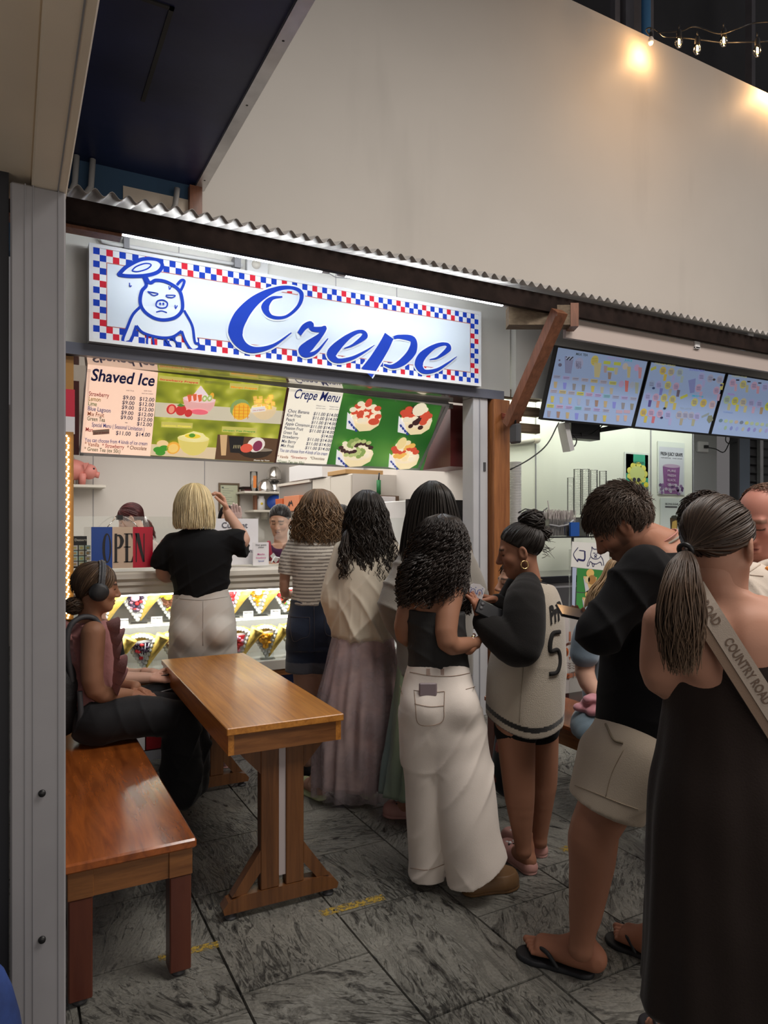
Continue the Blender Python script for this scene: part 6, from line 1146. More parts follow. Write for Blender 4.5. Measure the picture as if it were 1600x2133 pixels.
            if kind != 'thong': V2, Q2 = u.mesh(.0045); V2 = smoothed(V2, Q2, 1); parts.append((V2, Q2))
            else:
                for q in (-1, 1): u.chain([g(.76, 0, .02), g(.72, q * .012, .05), g(.55, q * wd * .72, .055), g(.42, q * wd * .8, .02)], [.005, .0065, .0075, .006], .004)
                parts.append(u.mesh(.003))
        else:
            v.cone(g(.14, 0, .03), g(.5, 0, .03), wd * .75, wd * .72, .02); v.cone(g(.5, 0, .03), g(.82, 0, .02), wd * .8, wd * .78, .02); v.cone(g(.2, 0, .03), g(.25, 0, hgt + .02), .042, .038, .03); v.cut((0, 0, z0), (0, 0, -1)); V, Q = v.mesh(.005); parts = [(V, Q)]
        o = put(name or {'clog': 'clog', 'slide': 'slide', 'thong': 'flip_flop'}.get(kind, 'shoe'), parts, 'rubber', s.root, [np.array(col) if sole is None or i else np.array(sole) for i in range(len(parts))]); s.last = (o, g, t, d); return o
def rib(V, Q): return (V, Q)
def ptube(pts, r, n=8, sub=8):
    """smooth round cord through points -> (V, Q)"""
    P = np.array(pts, float); tt = np.linspace(0, len(P) - 1, (len(P) - 1) * sub + 1); P = np.stack([crom(tt, P[:, i]) for i in range(3)], 1); r = np.interp(tt, range(len(pts)), r) if not np.isscalar(r) else np.full(len(P), r)
    T = np.gradient(P, axis=0); T /= np.linalg.norm(T, axis=1)[:, None]; ref = np.array([.2, .3, .93]); X = np.cross(T, ref); X /= np.maximum(np.linalg.norm(X, axis=1), 1e-6)[:, None]; Y = np.cross(T, X); m = len(P)
    V = np.stack([P + (X * math.cos(a) + Y * math.sin(a)) * r[:, None] for a in (2 * math.pi * k / n for k in range(n))], 1).reshape(-1, 3); i = np.arange(m - 1)[:, None] * n; k = np.arange(n)[None]; k2 = (k + 1) % n
    return V, np.stack([i + k, i + k2, i + n + k2, i + n + k], -1).reshape(-1, 4)
def pmat(name, V, Q, m, parent, cols=None): return put(name, [(V, Q)], m, parent, cols)
from mathutils.bvhtree import BVHTree
def surf(obj): return BVHTree.FromObject(obj, bpy.context.evaluated_depsgraph_get()) if False else BVHTree.FromPolygons([v.co for v in obj.data.vertices], [tuple(p.vertices) for p in obj.data.polygons])
def on(P, tree, px, py, off=.003):
    """point on a garment seen at a picture position, lifted off the cloth"""
    o = Vector((-P.u0, -P.d, EYE)); d = (Vector(P(px, py)) - o).normalized(); h = tree.ray_cast(o, d); p = h[0] if h[0] else Vector(P(px, py, -.1)); n = h[1] if h[0] else -d
    if n.dot(d) > 0: n = -n
    return p + n * off
def seam(P, tree, name, lines, r, m, off=.001):
    t = MB()
    for L in lines:
        A = np.array(L, float); tt = np.linspace(0, len(A) - 1, (len(A) - 1) * 6 + 1); t.tube([on(P, tree, crom(np.array([q]), A[:, 0])[0], crom(np.array([q]), A[:, 1])[0], off) for q in tt], r, m, 5)
    o = t.build(name, P.root)
    if name == 'stitching': o['kind'] = 'stuff'
    return o
def lettered(P, tree, name, txt, org, ax, ay, m, off=.003, bold=.03):
    """print txt on cloth: org lower left, ax the whole run, ay the letter height, as measured in the picture"""
    v, f = text_mesh(txt, bold); w0, t = v[:, 0].max(), MB(); h0 = .72
    t.add([on(P, tree, org[0] + ax[0] * a / w0 + ay[0] * b / h0, org[1] + ax[1] * a / w0 + ay[1] * b / h0, off) for a, b in v], f, m); return t.build(name, P.root)
def ring(c, r, rr, ax, m, name, parent, n=28, sq=1):
    q = Vector((0, 0, 1)).rotation_difference(Vector(ax)).to_matrix(); t = MB(); t.tube([Vector(c) + q @ Vector((r * math.cos(a), r * sq * math.sin(a), 0)) for a in np.linspace(0, 2 * math.pi, n)], rr, m, 6, False); return t.build(name, parent)
def floorpt(P, px, py): d = EYE * F / (py - HY); return np.array([(px - CX) / F * d - P.u0, d - P.d, 0.])
Person.f = floorpt
def short_hair(P, col, n=900, L=.05, r=.0035, flow=(0, .5, -.4), lift=.35, front=.05, low=-.05, seed=0, tint=.3, wave=.006, thick=1.03, name='hair', top=1.0, keep=None, hfront=.035, rnd=.25, cap=True):
    c, Q, sc = P.H; rs = np.random.RandomState(seed); cen, rad = np.array((0, -.016, .035)), np.array((.08, .1, .088)) * thick; out = []; flow = np.array(flow, float)
    while len(out) < n:
        d = rs.normal(size=3); d /= np.linalg.norm(d); p = cen + d * rad
        if p[1] > hfront + 1.1 * (p[2] - .03) or p[1] > front + .03 or p[2] < low or (keep and not keep(p)): continue
        nn = d / rad; nn /= np.linalg.norm(nn); tg = flow - nn * (flow @ nn) + rs.normal(0, rnd, 3) + .5 * np.sin(np.array((p[1] * 60, p[2] * 55, p[0] * 65)) + seed); tg -= nn * (tg @ nn); tg /= np.linalg.norm(tg) + 1e-6
        t = np.linspace(0, 1, 7)[:, None]; ln = L * rs.uniform(.6, 1.2) * (top if p[2] > .05 else 1); q = p + tg * t * ln + nn * (lift * ln * np.sin(t * 2.2) + .002) + np.cross(tg, nn) * np.sin(t * 5 + rs.uniform(0, 6)) * wave; out.append(c + (q * sc) @ Q.T)
    V, Fq = strands(np.array(out), r * rs.uniform(.6, 1.3, n), taper=.4); cc = np.array(col) * np.repeat(rs.uniform(1 - tint, 1 + tint, n), 21)[:, None]
    v = Vol(); v.ell(c + Q @ (cen * sc), rad * .99 * sc, .02, Q); v.cut(c + Q @ np.array((0, -.02, low + .01)) * sc, Q @ np.array((0, .35, -1)))
    v.cut(c + Q @ np.array((0, hfront + .004, .03)) * sc, Q @ np.array((0, 1, -1.1)))
    V2, Q2 = v.mesh(.006); return put(name, [(V, Fq), (V2, Q2)][:1 + cap], 'hair', P.root, [cc, np.array(col) * .8][:1 + cap])
def lower(P, px, wd, y0, m, b=.12, feet=True, name='trousers', shoe=(.02, .02, .02)):
    """plain trousers and shoes under a figure that the counter or the crowd hides"""
    v = Vol(); zt = P(px, y0)[2]; cx = P(px, y0)[0]; hw = wd / 2
    v.col([(zt - .25, cx, 0, hw, b), (zt, cx, 0, hw * .95, b * .9)], .03)
    for q in (-1, 1): v.chain([(cx + q * hw * .5, 0, zt - .12), (cx + q * hw * .5, 0, .5), (cx + q * hw * .5, .0, .06)], [.095, .07, .06], .03)
    P.wear(name, v, m, .014)
    for q in (-1, 1): P.shoe((cx + q * hw * .5, -.07 if P.H[1][1, 1] > 0 else .07, 0), (cx + q * hw * .5, .18 if P.H[1][1, 1] > 0 else -.18, 0), 'shoe', shoe, .045, .07)
BLK = cloth('black_cotton', (.009, .009, .01), .85, .2, 420, .03, .12); cloth('black_knit', (.014, .013, .013), .95, .5, 260, .1)
FOLD = [((.5, .1, 1), .11, .006), ((-.6, .2, 1), .085, .005), ((1, .3, .35), .16, .004)]

# ---------------------------------------------------------------- woman in the brown dress
p = Person(1520, 1.72, 'woman in backless brown dress with long ponytail and lettered bag strap', (.46, .235, .16))
p.head(p(1497, 1134), (.72, .69, -.12), p(1512, 1262, -.0), .95, rn=.056)
p.body.col(p.rows([(1500, 1402, 1652, .12), (1420, 1392, 1656, .118), (1330, 1378, 1668, .115), (1285, 1376, 1668, .1), (1262, 1410, 1635, .085), (1240, 1455, 1590, .065)]), .04)
p.body.ell(p(1470, 1350, -.085), (.055, .03, .075), .04); p.body.ell(p(1575, 1350, -.085), (.055, .03, .075), .04); p.body.cone(p(1522, 1270, -.1), p(1522, 1400, -.125), .006, .006, .04, True)
p.limb([p(1384, 1298), p(1376, 1412, .03), p(1450, 1425, .24)], [.052, .042, .028], .03).limb([p(1660, 1298), p(1700, 1440), p(1640, 1450, .24)], [.052, .042, .028], .03)
p.hand(p(1450, 1425, .24), (1, .4, .1), (0, .2, -1), 1); p.hand(p(1640, 1450, .24), (-1, .4, .1), (0, .2, -1), -1)
p.leg(p(1470, 1650), p(1450, 1950, .05), p(1415, 2270, .18)); p.leg(p(1600, 1650), p(1610, 1950, .0), p(1640, 2290, .02))
fz = p.f(1352, 2150); p.foot(p.f(1430, 2215) + np.array((0, 0, .1)), p.f(1352, 2128), .95, .014); p.foot(p.f(1640, 2300) + np.array((0, 0, .1)), p.f(1700, 2200), .95, .014)
p.finish(); p.shoe(p.f(1446, 2228), p.f(1344, 2122), 'thong', (.02, .02, .025), .048); p.shoe(p.f(1632, 2315), p.f(1706, 2195), 'thong', (.02, .02, .025), .048)
cloth('brown_knit', (.02, .0125, .0105), .92, .35, 200, .15)
def dp(ph, t): return (.025 * np.sin(ph * 5 + 1.2 + 2 * t) + .018 * np.sin(ph * 9 + 4 * t) + .014 * np.sin(ph * 14 - 3 * t + .6)) * np.clip(t * 1.5 - .1, 0, 1)
dress = p.hang('dress', [(1362, 1396, 1656, .124), (1420, 1391, 1660, .132), (1480, 1387, 1664, .138), (1560, 1375, 1684, .15), (1640, 1360, 1704, .165), (1760, 1352, 1718, .175), (1880, 1347, 1726, .185), (2000, 1341, 1732, .19), (2085, 1337, 1738, .195)], 'brown_knit', dp, 160, .004)
tie = p(1428, 1146, -.075); col = (.042, .026, .018)
rs = np.random.RandomState(2)
def tail(P, tie, rows, n, root, tip, wave=.006, r=.004, seed=0, pts=22, wl=.2, tint=.35):
    """gathered hair falling from tie inside the silhouette rows"""
    rr = np.random.RandomState(seed); A = np.array(P.rows(rows))[::-1]; t = np.linspace(0, 1, pts); k = t * (len(A) - 1); ro = A[::-1] if A[0, 0] < A[-1, 0] else A; B = np.stack([crom(k, ro[:, i]) for i in range(5)], 1); ph = rr.uniform(0, 6.283, n); rad = np.sqrt(rr.uniform(.1, 1, n)); L = rr.uniform(.72, 1.0, n)
    S = np.stack([crom(k[None] * L[:, None], ro[:, i]) for i in range(5)], -1); P3 = np.stack([S[..., 1] + S[..., 3] * (rad * np.cos(ph))[:, None], S[..., 2] + S[..., 4] * (rad * np.sin(ph))[:, None], S[..., 0]], -1)
    P3[..., 0] += wave * np.sin(t * rr.uniform(4, 9, (n, 1)) + rr.uniform(0, 6, (n, 1))) * t; P3[:, 0] = P3[:, 0] * .3 + np.array(tie) * .7
    V, Q = strands(P3, r * rr.uniform(.6, 1.3, n)); tt = np.tile(np.repeat(t, 3), n)[:, None]; return (V, Q), (np.array(root) * (1 - tt) + np.array(tip) * tt) * np.repeat(rr.uniform(1 - tint, 1 + tint, n), pts * 3)[:, None]
e1 = tail(p, tie, [(1146, 1420, 1436, .01, -.085), (1175, 1398, 1448, .035, -.115), (1230, 1380, 1458, .045, -.15), (1290, 1374, 1462, .045, -.16), (1345, 1384, 1452, .04, -.16), (1405, 1396, 1444, .035, -.16)], 760, (.045, .028, .02), (.15, .095, .06), .014, .0022)
p.tied(tie, col, 520, .0032, .05, -.085, 1, extra=[e1], hl=(.02, .013, .008))
ring(tie, .015, .006, (.7, .6, .4), 'black', 'hair_tie', p.root)
ring(p(1563, 1159, -.052), .003, .003, (0, 1, 0), 'chrome', 'earring', p.root, 8)
# bag strap over the back
tr = surf(bpy.data.objects['body'])
def band(P, pts, half, th, m, name, tree=None, off=.006):
    A = np.array(pts, float); n = 30; tt = np.linspace(0, len(A) - 1, n); px, py = crom(tt, A[:, 0]), crom(tt, A[:, 1]); dx, dy = np.gradient(px), np.gradient(py); l = np.hypot(dx, dy); nx, ny = -dy / l, dx / l; vs = []
    for i in range(n):
        if A.shape[1] > 2: dv = crom(tt[i:i + 1], A[:, 2])[0]; a, b = Vector(P(px[i] + nx[i] * half, py[i] + ny[i] * half, dv)), Vector(P(px[i] - nx[i] * half, py[i] - ny[i] * half, dv))
        else: a, b = on(P, tree, px[i] + nx[i] * half, py[i] + ny[i] * half, off), on(P, tree, px[i] - nx[i] * half, py[i] - ny[i] * half, off)
        vs += [a, b, b + Vector((0, th, 0)), a + Vector((0, th, 0))]
    fs = [(i * 4 + k, i * 4 + (k + 1) % 4, i * 4 + 4 + (k + 1) % 4, i * 4 + 4 + k) for i in range(n - 1) for k in range(4)] + [(3, 2, 1, 0), (n * 4 - 4, n * 4 - 3, n * 4 - 2, n * 4 - 1)]; t = MB(); t.add(vs, fs, m); return t.build(name, P.root)
cloth('strap_light', (.36, .3, .25), .7); cloth('strap_brown', (.2, .135, .095), .7)
def sdv(x): return np.interp(x, [1440, 1465, 1500, 1560, 1610, 1700], [-.06, -.112, -.135, -.146, -.152, -.16])
bg = thing('shoulder_bag', p.root.location, 'beige webbing bag strap lettered COUNTRY ROAD across the bare back', 'bag', rz=TH - math.pi / 2)
pr = p.root; p.root = bg
band(p, [(x - 9, y + 5, sdv(x) + .002) for x, y in ((1448, 1222), (1480, 1274), (1520, 1337), (1560, 1400), (1600, 1463), (1680, 1590), (1735, 1680))], 30, .003, 'strap_brown', 'strap_edge')
so = band(p, [(x, y, sdv(x)) for x, y in ((1448, 1222), (1480, 1274), (1520, 1337), (1560, 1400), (1600, 1463), (1680, 1590), (1730, 1672))], 21, .002, 'strap_light', 'strap'); ts = surf(so)
lt = flat((.12, .075, .05), .7)
lettered(p, ts, 'lettering', 'COUNTRY ROAD', (1507, 1336), (86, 134), (17, -11), lt, .0015, .02); lettered(p, ts, 'lettering', 'ROAD', (1458, 1259), (30, 47), (17, -11), lt, .0015, .02)
v = Vol(); v.ell(p(1760, 1720, .02), (.07, .13, .16), .02); p.wear('pouch', v, 'strap_brown', .01); p.root = pr

# ---------------------------------------------------------------- bearded man
p = Person(1290, 2.33, 'bearded man in loose black top and beige shorts looking down at a phone', (.4, .185, .115))
p.head(p(1293, 1092), (-.72, .3, -.6), p(1392, 1165, .02), .97, (-.55, .1, .8), .066, male=True, beard=(.06, .033, .022), brow=(.03, .018, .012))
p.body.cone(p(1330, 1120, .02), p(1395, 1150, .02), .062, .075, .03); p.body.col(p.rows([(1540, 1275, 1440, .13), (1300, 1275, 1470, .15), (1180, 1300, 1470, .13), (1145, 1350, 1440, .09)]), .04)
p.limb([p(1330, 1205, -.17), p(1250, 1318, -.17), p(1292, 1306, .06)], [.045, .042, .034]).limb([p(1330, 1205, .2), p(1280, 1320, .24), p(1296, 1308, .16)], [.045, .042, .034])
p.hand(p(1292, 1306, .06), (-.97, .1, .12), (.1, .3, .9), 1, .55, 1.05); p.hand(p(1296, 1308, .16), (-.95, -.15, .12), (.2, -.4, .9), -1, .7, 1.05)
p.leg(p(1330, 1560, -.06), p(1240, 1722, -.05), p(1210, 1975, -.03), (.105, .078, .07, .042)); p.leg(p(1375, 1570, .12), p(1400, 1740, .16), p(1372, 1950, .12), (.105, .078, .07, .042))
p.limb([p(1250, 1745, -.0), p(1236, 1800, -.0), p(1222, 1900, -.02)], [.06, .066, .042], .03); p.limb([p(1398, 1770, .16), p(1385, 1900, .14)], [.07, .05], .03)
p.foot(p.f(1214, 2022) + np.array((0, 0, .1)), p.f(1086, 1985), 1.02, .02); p.foot(p.f(1368, 2002) + np.array((0, 0, .1)), p.f(1277, 1958), 1.02, .02); p.finish()
p.shoe(p.f(1238, 2036), p.f(1078, 1984), 'thong', (.018, .02, .024), .054); p.shoe(p.f(1385, 2008), p.f(1270, 1955), 'thong', (.018, .02, .024), .054)
lb_ = MB(); o, g, tt_, dd_ = p.last
v = Vol(); v.col(p.rows([(1575, 1240, 1458, .17), (1480, 1246, 1462, .175), (1400, 1252, 1475, .185), (1300, 1262, 1482, .195), (1225, 1266, 1480, .19), (1175, 1290, 1470, .16), (1148, 1330, 1452, .11)]), .04)
v.cone(p(1345, 1190, -.15), p(1250, 1315, -.17), .088, .07, .04).cone(p(1250, 1315, -.17), p(1256, 1320, -.06), .07, .066, .03).cone(p(1335, 1195, .18), p(1262, 1318, .2), .085, .07, .04).cone(p(1330, 1150, .02), p(1420, 1160, .02), .06, .075, .05)
v.cut(p(1232, 1500), (-56, 0, -136)); v.ell(p(1372, 1126, .02), (.082, .085, .05), .02, None, True)
p.wear('top', v, BLK, .009, [((1, .2, .6), .12, .008), ((.5, .3, 1), .16, .007), ((-.6, .2, 1), .1, .005)], 4)
ring(p(1372, 1132, .015), .075, .004, (-.45, .0, .89), mat('neck_band', (.3, .27, .22), .8), 'neckband', p.root); ring(p(1366, 1126, .015), .076, .0028, (-.5, 0, .86), mat('coral', (.5, .2, .16), .4), 'necklace', p.root)
cloth('beige_twill', (.5, .42, .33), .8, .25, 300)
v = Vol(); v.col(p.rows([(1640, 1225, 1440, .15), (1560, 1224, 1452, .17), (1490, 1250, 1456, .16)]), .04); v.cone(p(1325, 1560, -.05), p(1262, 1700, -.05), .12, .114, .05).cone(p(1380, 1560, .11), p(1400, 1720, .15), .12, .115, .05); v.cone(p(1240, 1560, .0), p(1222, 1640, .0), .05, .05, .05)
v.cut(p(1192, 1652), (-46, 0, -138)); sh = p.wear('shorts', v, 'beige_twill', .009, [((1, .1, .5), .12, .006), ((.7, .2, -.7), .09, .004)], 9)
ts = surf(sh); seam(p, ts, 'stitching', [[(1198, 1636), (1240, 1652), (1290, 1672), (1330, 1686)], [(1300, 1560), (1275, 1610), (1262, 1660)]], .0012, flat((.3, .24, .17), .8)); seam(p, ts, 'pocket', [[(1262, 1508), (1278, 1540), (1298, 1548)]], .004, flat((.2, .16, .11), .8))
short_hair(p, (.075, .05, .036), 4600, .055, .0017, (.1, .8, -.25), .14, .062, -.06, 3, wave=.006, thick=1.03, hfront=.028, rnd=.14, keep=lambda q: abs(q[0]) < .05 or q[2] > .04 or q[1] < -.05)
ph = thing('phone', (0, 0, 0), 'black phone held low by the bearded man', 'phone', rz=TH - math.pi / 2); c = p(1203, 1279, .03); ph.location = p.root.matrix_basis @ Vector(c); ph.location = Vector(p.root.location) + Matrix.Rotation(TH - math.pi / 2, 3, 'Z') @ Vector(c)
t = MB(); t.box((-.072, -.036, -.005), (.072, .036, .005), 'black_gloss', .004); o = t.build('case', ph); o.rotation_euler = (R(25), R(12), R(10)); t = MB(); t.box((-.068, -.032, .0051), (.068, .032, .0058), flat((.12, .1, .1), .1)); o = t.build('screen', ph); o.rotation_euler = (R(25), R(12), R(10))
flipflop_print = flat((.35, .25, .08), .5)

# ---------------------------------------------------------------- woman in the varsity sweater
p = Person(1095, 3.05, 'woman with messy hair bun and hoop earring in oversized cream and black sweater', (.33, .155, .095))
p.head(p(1083, 1146), (-.96, .14, -.22), p(1104, 1215, .0), .93, (-.2, .0, 1), .05, lip=(.3, .1, .09), smile=.002)
p.body.col(p.rows([(1480, 1040, 1150, .12), (1300, 1060, 1150, .12), (1225, 1062, 1140, .1)]), .03)
p.limb([p(1095, 1245, -.13), p(1085, 1345, -.2), p(1003, 1292, -.14)], [.045, .04, .028]).limb([p(1080, 1245, .14), p(1055, 1325, .2), p(1034, 1252, .04)], [.045, .04, .026])
p.hand(p(1001, 1290, -.14), (-.25, .05, 1), (-.75, .45, .2), -1, .55, .9); p.hand(p(1034, 1252, .04), (-.95, -.15, .25), (-.1, -.3, -.9), 1, .65, .9)
p.leg(p(1072, 1480, -.07), p(1080, 1622, -.07), p(1090, 1772, -.08), (.09, .07, .062, .037)); p.leg(p(1122, 1480, .08), p(1130, 1612, .1), p(1124, 1752, .1), (.09, .068, .06, .036))
a1, b1, a2, b2 = p.f(1112, 1824), p.f(1046, 1772), p.f(1138, 1786), p.f(1046, 1750); p.foot((a1 * .75 + b1 * .25) + np.array((0, 0, .1)), a1 * .1 + b1 * .9, .7, .026, False, .032); p.foot((a2 * .75 + b2 * .25) + np.array((0, 0, .1)), a2 * .1 + b2 * .9, .7, .026, False, .032); p.finish()
for a, b in ((a1, b1), (a2, b2)):
    p.shoe(a, b, 'clog', (.52, .27, .24), .05, .062, sole=(.6, .33, .3)); o, g, tq, dq = p.last; t = MB()
    for i in range(8): t.ball(g(.62 + .07 * (i // 3), (i % 3 - 1) * .024, .073 - .01 * (i // 3)), (.005, .005, .003), 'black', 6, 4)
    t.build('vent_holes', o)['kind'] = 'stuff'; t = MB()
    for i in range(4): t.ball(g(.6 + .05 * i, (-1)**i * .014, .08 - .004 * i), (.009, .009, .006), ('white', 'paper', 'alu', 'white')[i], 7, 5)
    t.build('charms', o)
hem = lambda V: V[:, 2] - 1.7 * V[:, 0]**2
cr_, bk_ = np.array((.5, .44, .36)), np.array((.014, .013, .013)); zb = p(1090, 1512)[2]
def vcol(V):
    h_ = hem(V) - zb; c = np.tile(cr_, (len(V), 1)); c[(h_ > .028) & (h_ < .05)] = bk_; c[h_ < .004] = bk_; return c
v = Vol(); v.col(p.rows([(1530, 1016, 1168, .2), (1480, 1013, 1173, .205), (1400, 1016, 1178, .2), (1330, 1034, 1176, .19), (1270, 1050, 1171, .165), (1232, 1062, 1160, .13), (1210, 1080, 1146, .09)]), .03)
v.p.append((np.array((-1, -1, zb - .2)), np.array((1, 1, zb + .2)), lambda X: hem(X.reshape(-1, 3)).reshape(X.shape[:-1]) - zb, .004, True)); v.cut(p(1105, 1208), (.25, 0, 1))
sw = p.wear('sweater', v, 'fleece', .0052, [((.3, .2, 1), .2, .006), ((1, .4, .2), .17, .007)], 5, cols=vcol)
v = Vol(); v.chain([p(1098, 1220, -.06), p(1092, 1262, -.15), p(1085, 1345, -.205), p(1040, 1322, -.18), p(1008, 1298, -.145)], [.06, .088, .086, .075, .048], .04); p.wear('sleeve', v, 'black_knit', .009, [((.6, .2, 1), .19, .005), ((1, .2, -.5), .13, .003)], 17)
v = Vol(); v.chain([p(1078, 1225, .07), p(1070, 1262, .14), p(1056, 1325, .2), p(1046, 1290, .14), p(1036, 1256, .05)], [.06, .08, .075, .06, .042], .04); p.wear('sleeve', v, 'black_knit', .01)
for q, r_, m in ((0, .064, 'black_knit'), (.009, .066, M['print_0'] if False else mat('rib_cream', (.55, .5, .42), .9)), (.018, .068, 'black_knit')): ring(p(1107, 1210 + q * 400, 0), r_, .0075, (.25, 0, 1), m, 'collar_band', p.root, sq=.98)
ts = surf(sw); ik = flat((.014, .013, .013), .9); lettered(p, ts, 'lettering', 'PrP', (1146, 1300), (24, -13), (-3, -36), ik, .004, .05); seam(p, ts, 'number', [[(1166, 1316), (1150, 1322), (1146, 1356), (1162, 1354), (1166, 1378), (1160, 1400), (1144, 1404)]], .011, ik, -.002); lettered(p, ts, 'lettering', '99', (1042, 1292), (12, 3), (1, -16), ik, .004, .05)
seam(p, ts, 'seam', [[(1090, 1388), (1086, 1440), (1082, 1505)]], .0015, flat((.3, .26, .2), .9))
v = Vol(); v.col(p.rows([(1505, 1042, 1140, .12), (1460, 1045, 1140, .12)]), .02); v.cone(p(1078, 1492, -.05), p(1076, 1518, -.06), .095, .096, .02).cone(p(1122, 1485, .08), p(1122, 1512, .08), .1, .095, .02); p.wear('shorts', v, BLK, .01)
hc = (.016, .012, .01); tp = p(1108, 1100, .0)
def coil(c, R_, r, n, turns, seed, col, ph=0):
    rr = np.random.RandomState(seed); out = []
    for i in range(n):
        t = np.linspace(0, 1, 30); a = ph + rr.uniform(0, 6.28) + t * turns * 6.28; b = rr.uniform(-1.2, 1.2) + .7 * np.sin(t * rr.uniform(3, 7) + rr.uniform(0, 6)); k = R_ * rr.uniform(.75, 1.06); out.append(np.array(c) + np.stack([k * np.cos(a) * np.cos(b), k * np.sin(a) * np.cos(b), k * .85 * np.sin(b)], 1))
    V, Q = strands(np.array(out), r * rr.uniform(.6, 1.3, n), taper=.6); return (V, Q), np.array(col) * np.repeat(rr.uniform(.6, 1.5, n), 90)[:, None]
b1_ = Vol(); b1_.ell(p(1108, 1085, 0), (.05, .05, .044), .02).ell(p(1131, 1112, .02), (.03, .035, .034), .02); wisp = []
for i in range(26): a = p(1128 + rs.uniform(-8, 8), 1120 + rs.uniform(-14, 45), rs.uniform(-.04, .05)); e = np.array((rs.uniform(.025, .06), rs.uniform(-.03, .03), rs.uniform(-.05, .03))); wisp.append(np.stack([a + e * q * (1, 1, q) for q in np.linspace(0, 1, 10)]))
wv = strands(np.array(wisp), .0016); p.tied(tp, hc, 420, .003, .05, -.07, 3, extra=[coil(p(1108, 1085, 0), .056, .0042, 110, .8, 1, hc), coil(p(1132, 1110, .02), .036, .004, 60, .8, 2, hc), (b1_.mesh(.006), np.array(hc) * .7), (wv, np.array(hc))])
er = p.H[0] + p.H[1] @ (np.array((-.084, -.004, -.058)) * .93); ring(er + np.array((0, 0, -.006)), .017, .0028, (.3, -1, .1), 'gold', 'hoop_earring', p.root)
ring(p(1100, 1199, -.0), .062, .0022, (.3, .0, 1), 'gold', 'necklace', p.root)
def held(name, P, c, label, cat): k = thing(name, (0, 0, 0), label, cat, rz=TH - math.pi / 2); k.location = Vector(P.root.location) + Matrix.Rotation(TH - math.pi / 2, 3, 'Z') @ Vector(c); return k
k = held('crepe_sleeve', p, p(991, 1246, -.12), 'white fan shaped paper sleeve printed with blue pigs in her hand', 'paper'); t = MB(); t.prism([(-.012, -.05), (.014, -.045), (.04, .04), (.02, .058), (-.01, .062), (-.03, .052)], .004, 'paper', (0, 0, 0), (1, 0, 0), (0, 0, 1)); t.build('sheet', k)
t = MB(); p_ = Plane((0, -.0055, 0), (1, 0, 0), (0, 0, 1), t, .0008); bi = flat((.05, .08, .35), .6)
for x, y in ((-.012, .028), (.016, .024), (.004, -.01)):
    p_.stroke([(x - .011, y - .008), (x - .008, y + .008), (x, y + .012), (x + .008, y + .008), (x + .011, y - .008)], .0025, bi, 2); p_.disc(x, y - .002, .005, .006, flat((.55, .3, .28)), 2, 8)
p_.poly([(-.014, -.046), (.012, -.042), (.018, -.018), (-.018, -.02)], flat((.15, .18, .4), .6), 1.5)
for x, y in ((-.02, .045), (.0, .046), (.002, .02), (.028, .04), (-.022, .012)): p_.disc(x, y, .0022, .0022, bi, 2, 6)
t.build('print', k)
k = held('phone', p, p(1025, 1276, -.17), 'dark phone lying in the crook of her sweater sleeve', 'phone'); t = MB(); t.box((-.07, -.005, -.035), (.07, .005, .035), 'black_gloss', .004); o = t.build('case', k); t2 = MB(); t2.lathe([(0, -.002), (.008, -.002), (.009, 0)], 'dark_grey', (-.05, -.006, .015), 10, (0, 1, 0)); t2.lathe([(0, -.002), (.008, -.002), (.009, 0)], 'dark_grey', (-.05, -.006, -.006), 10, (0, 1, 0)); t2.build('lenses', o); o.rotation_euler = (R(-35), R(26), 0)

# ---------------------------------------------------------------- curly haired woman in white jeans
p = Person(935, 2.9, 'curly haired woman in black strap top and wide white jeans', (.34, .165, .1))
p.head(p(921, 1140), (.25, .96, -.1), p(914, 1206, 0), .92)
p.body.col(p.rows([(1400, 864, 960, .09), (1320, 862, 954, .09), (1272, 856, 958, .1), (1250, 853, 961, .104), (1222, 850, 966, .095), (1203, 868, 954, .07), (1188, 890, 938, .055)]), .03); p.body.ell(p(878, 1240, -.08), (.045, .025, .06), .03); p.body.ell(p(935, 1240, -.08), (.045, .025, .06), .03)
p.limb([p(940, 1222, -.05), p(932, 1336, -.14), p(990, 1340, -.03)], [.05, .042, .026], .025).limb([p(862, 1228, .0), p(842, 1322, .02), p(905, 1335, .2)], [.048, .038, .026], .025)
p.hand(p(990, 1340, -.03), (.6, .7, .35), (-.5, .2, .6), -1, .6, .9); p.hand(p(905, 1335, .2), (.9, .3, .1), (0, -.1, 1), 1, .6, .9)
p.leg(p(885, 1480), p(890, 1640), p(888, 1815)); p.leg(p(960, 1480), p(985, 1640), p(1000, 1820)); p.finish()
v = Vol(); v.col(p.rows([(1396, 848, 978, .118), (1350, 850, 974, .118), (1300, 846, 970, .118), (1255, 845, 970, .117)]), .03); v.cut(p(850, 1266), (8, 0, 122)); tk = p.wear('tank_top', v, mat('ribbed_black', (.02, .02, .02), .75, bump=.5, bs=1, stretch=(260, 260, 30), bdist=.003), .0075, [((.2, .2, 1), .05, .0022), ((.6, .2, 1), .09, .003)], 3)
tb2 = surf(bpy.data.objects[p.root.children[0].name]); tk_ = MB(); tk_.tube([on(p, tb2, x, y, .003) for x, y in ((893, 1268), (897, 1240), (905, 1215), (918, 1198), (932, 1190))], .005, 'black', 6); tk_.build('shoulder_strap', p.root)
cloth('white_denim', (.88, .8, .73), .85, .3, 380, .1)
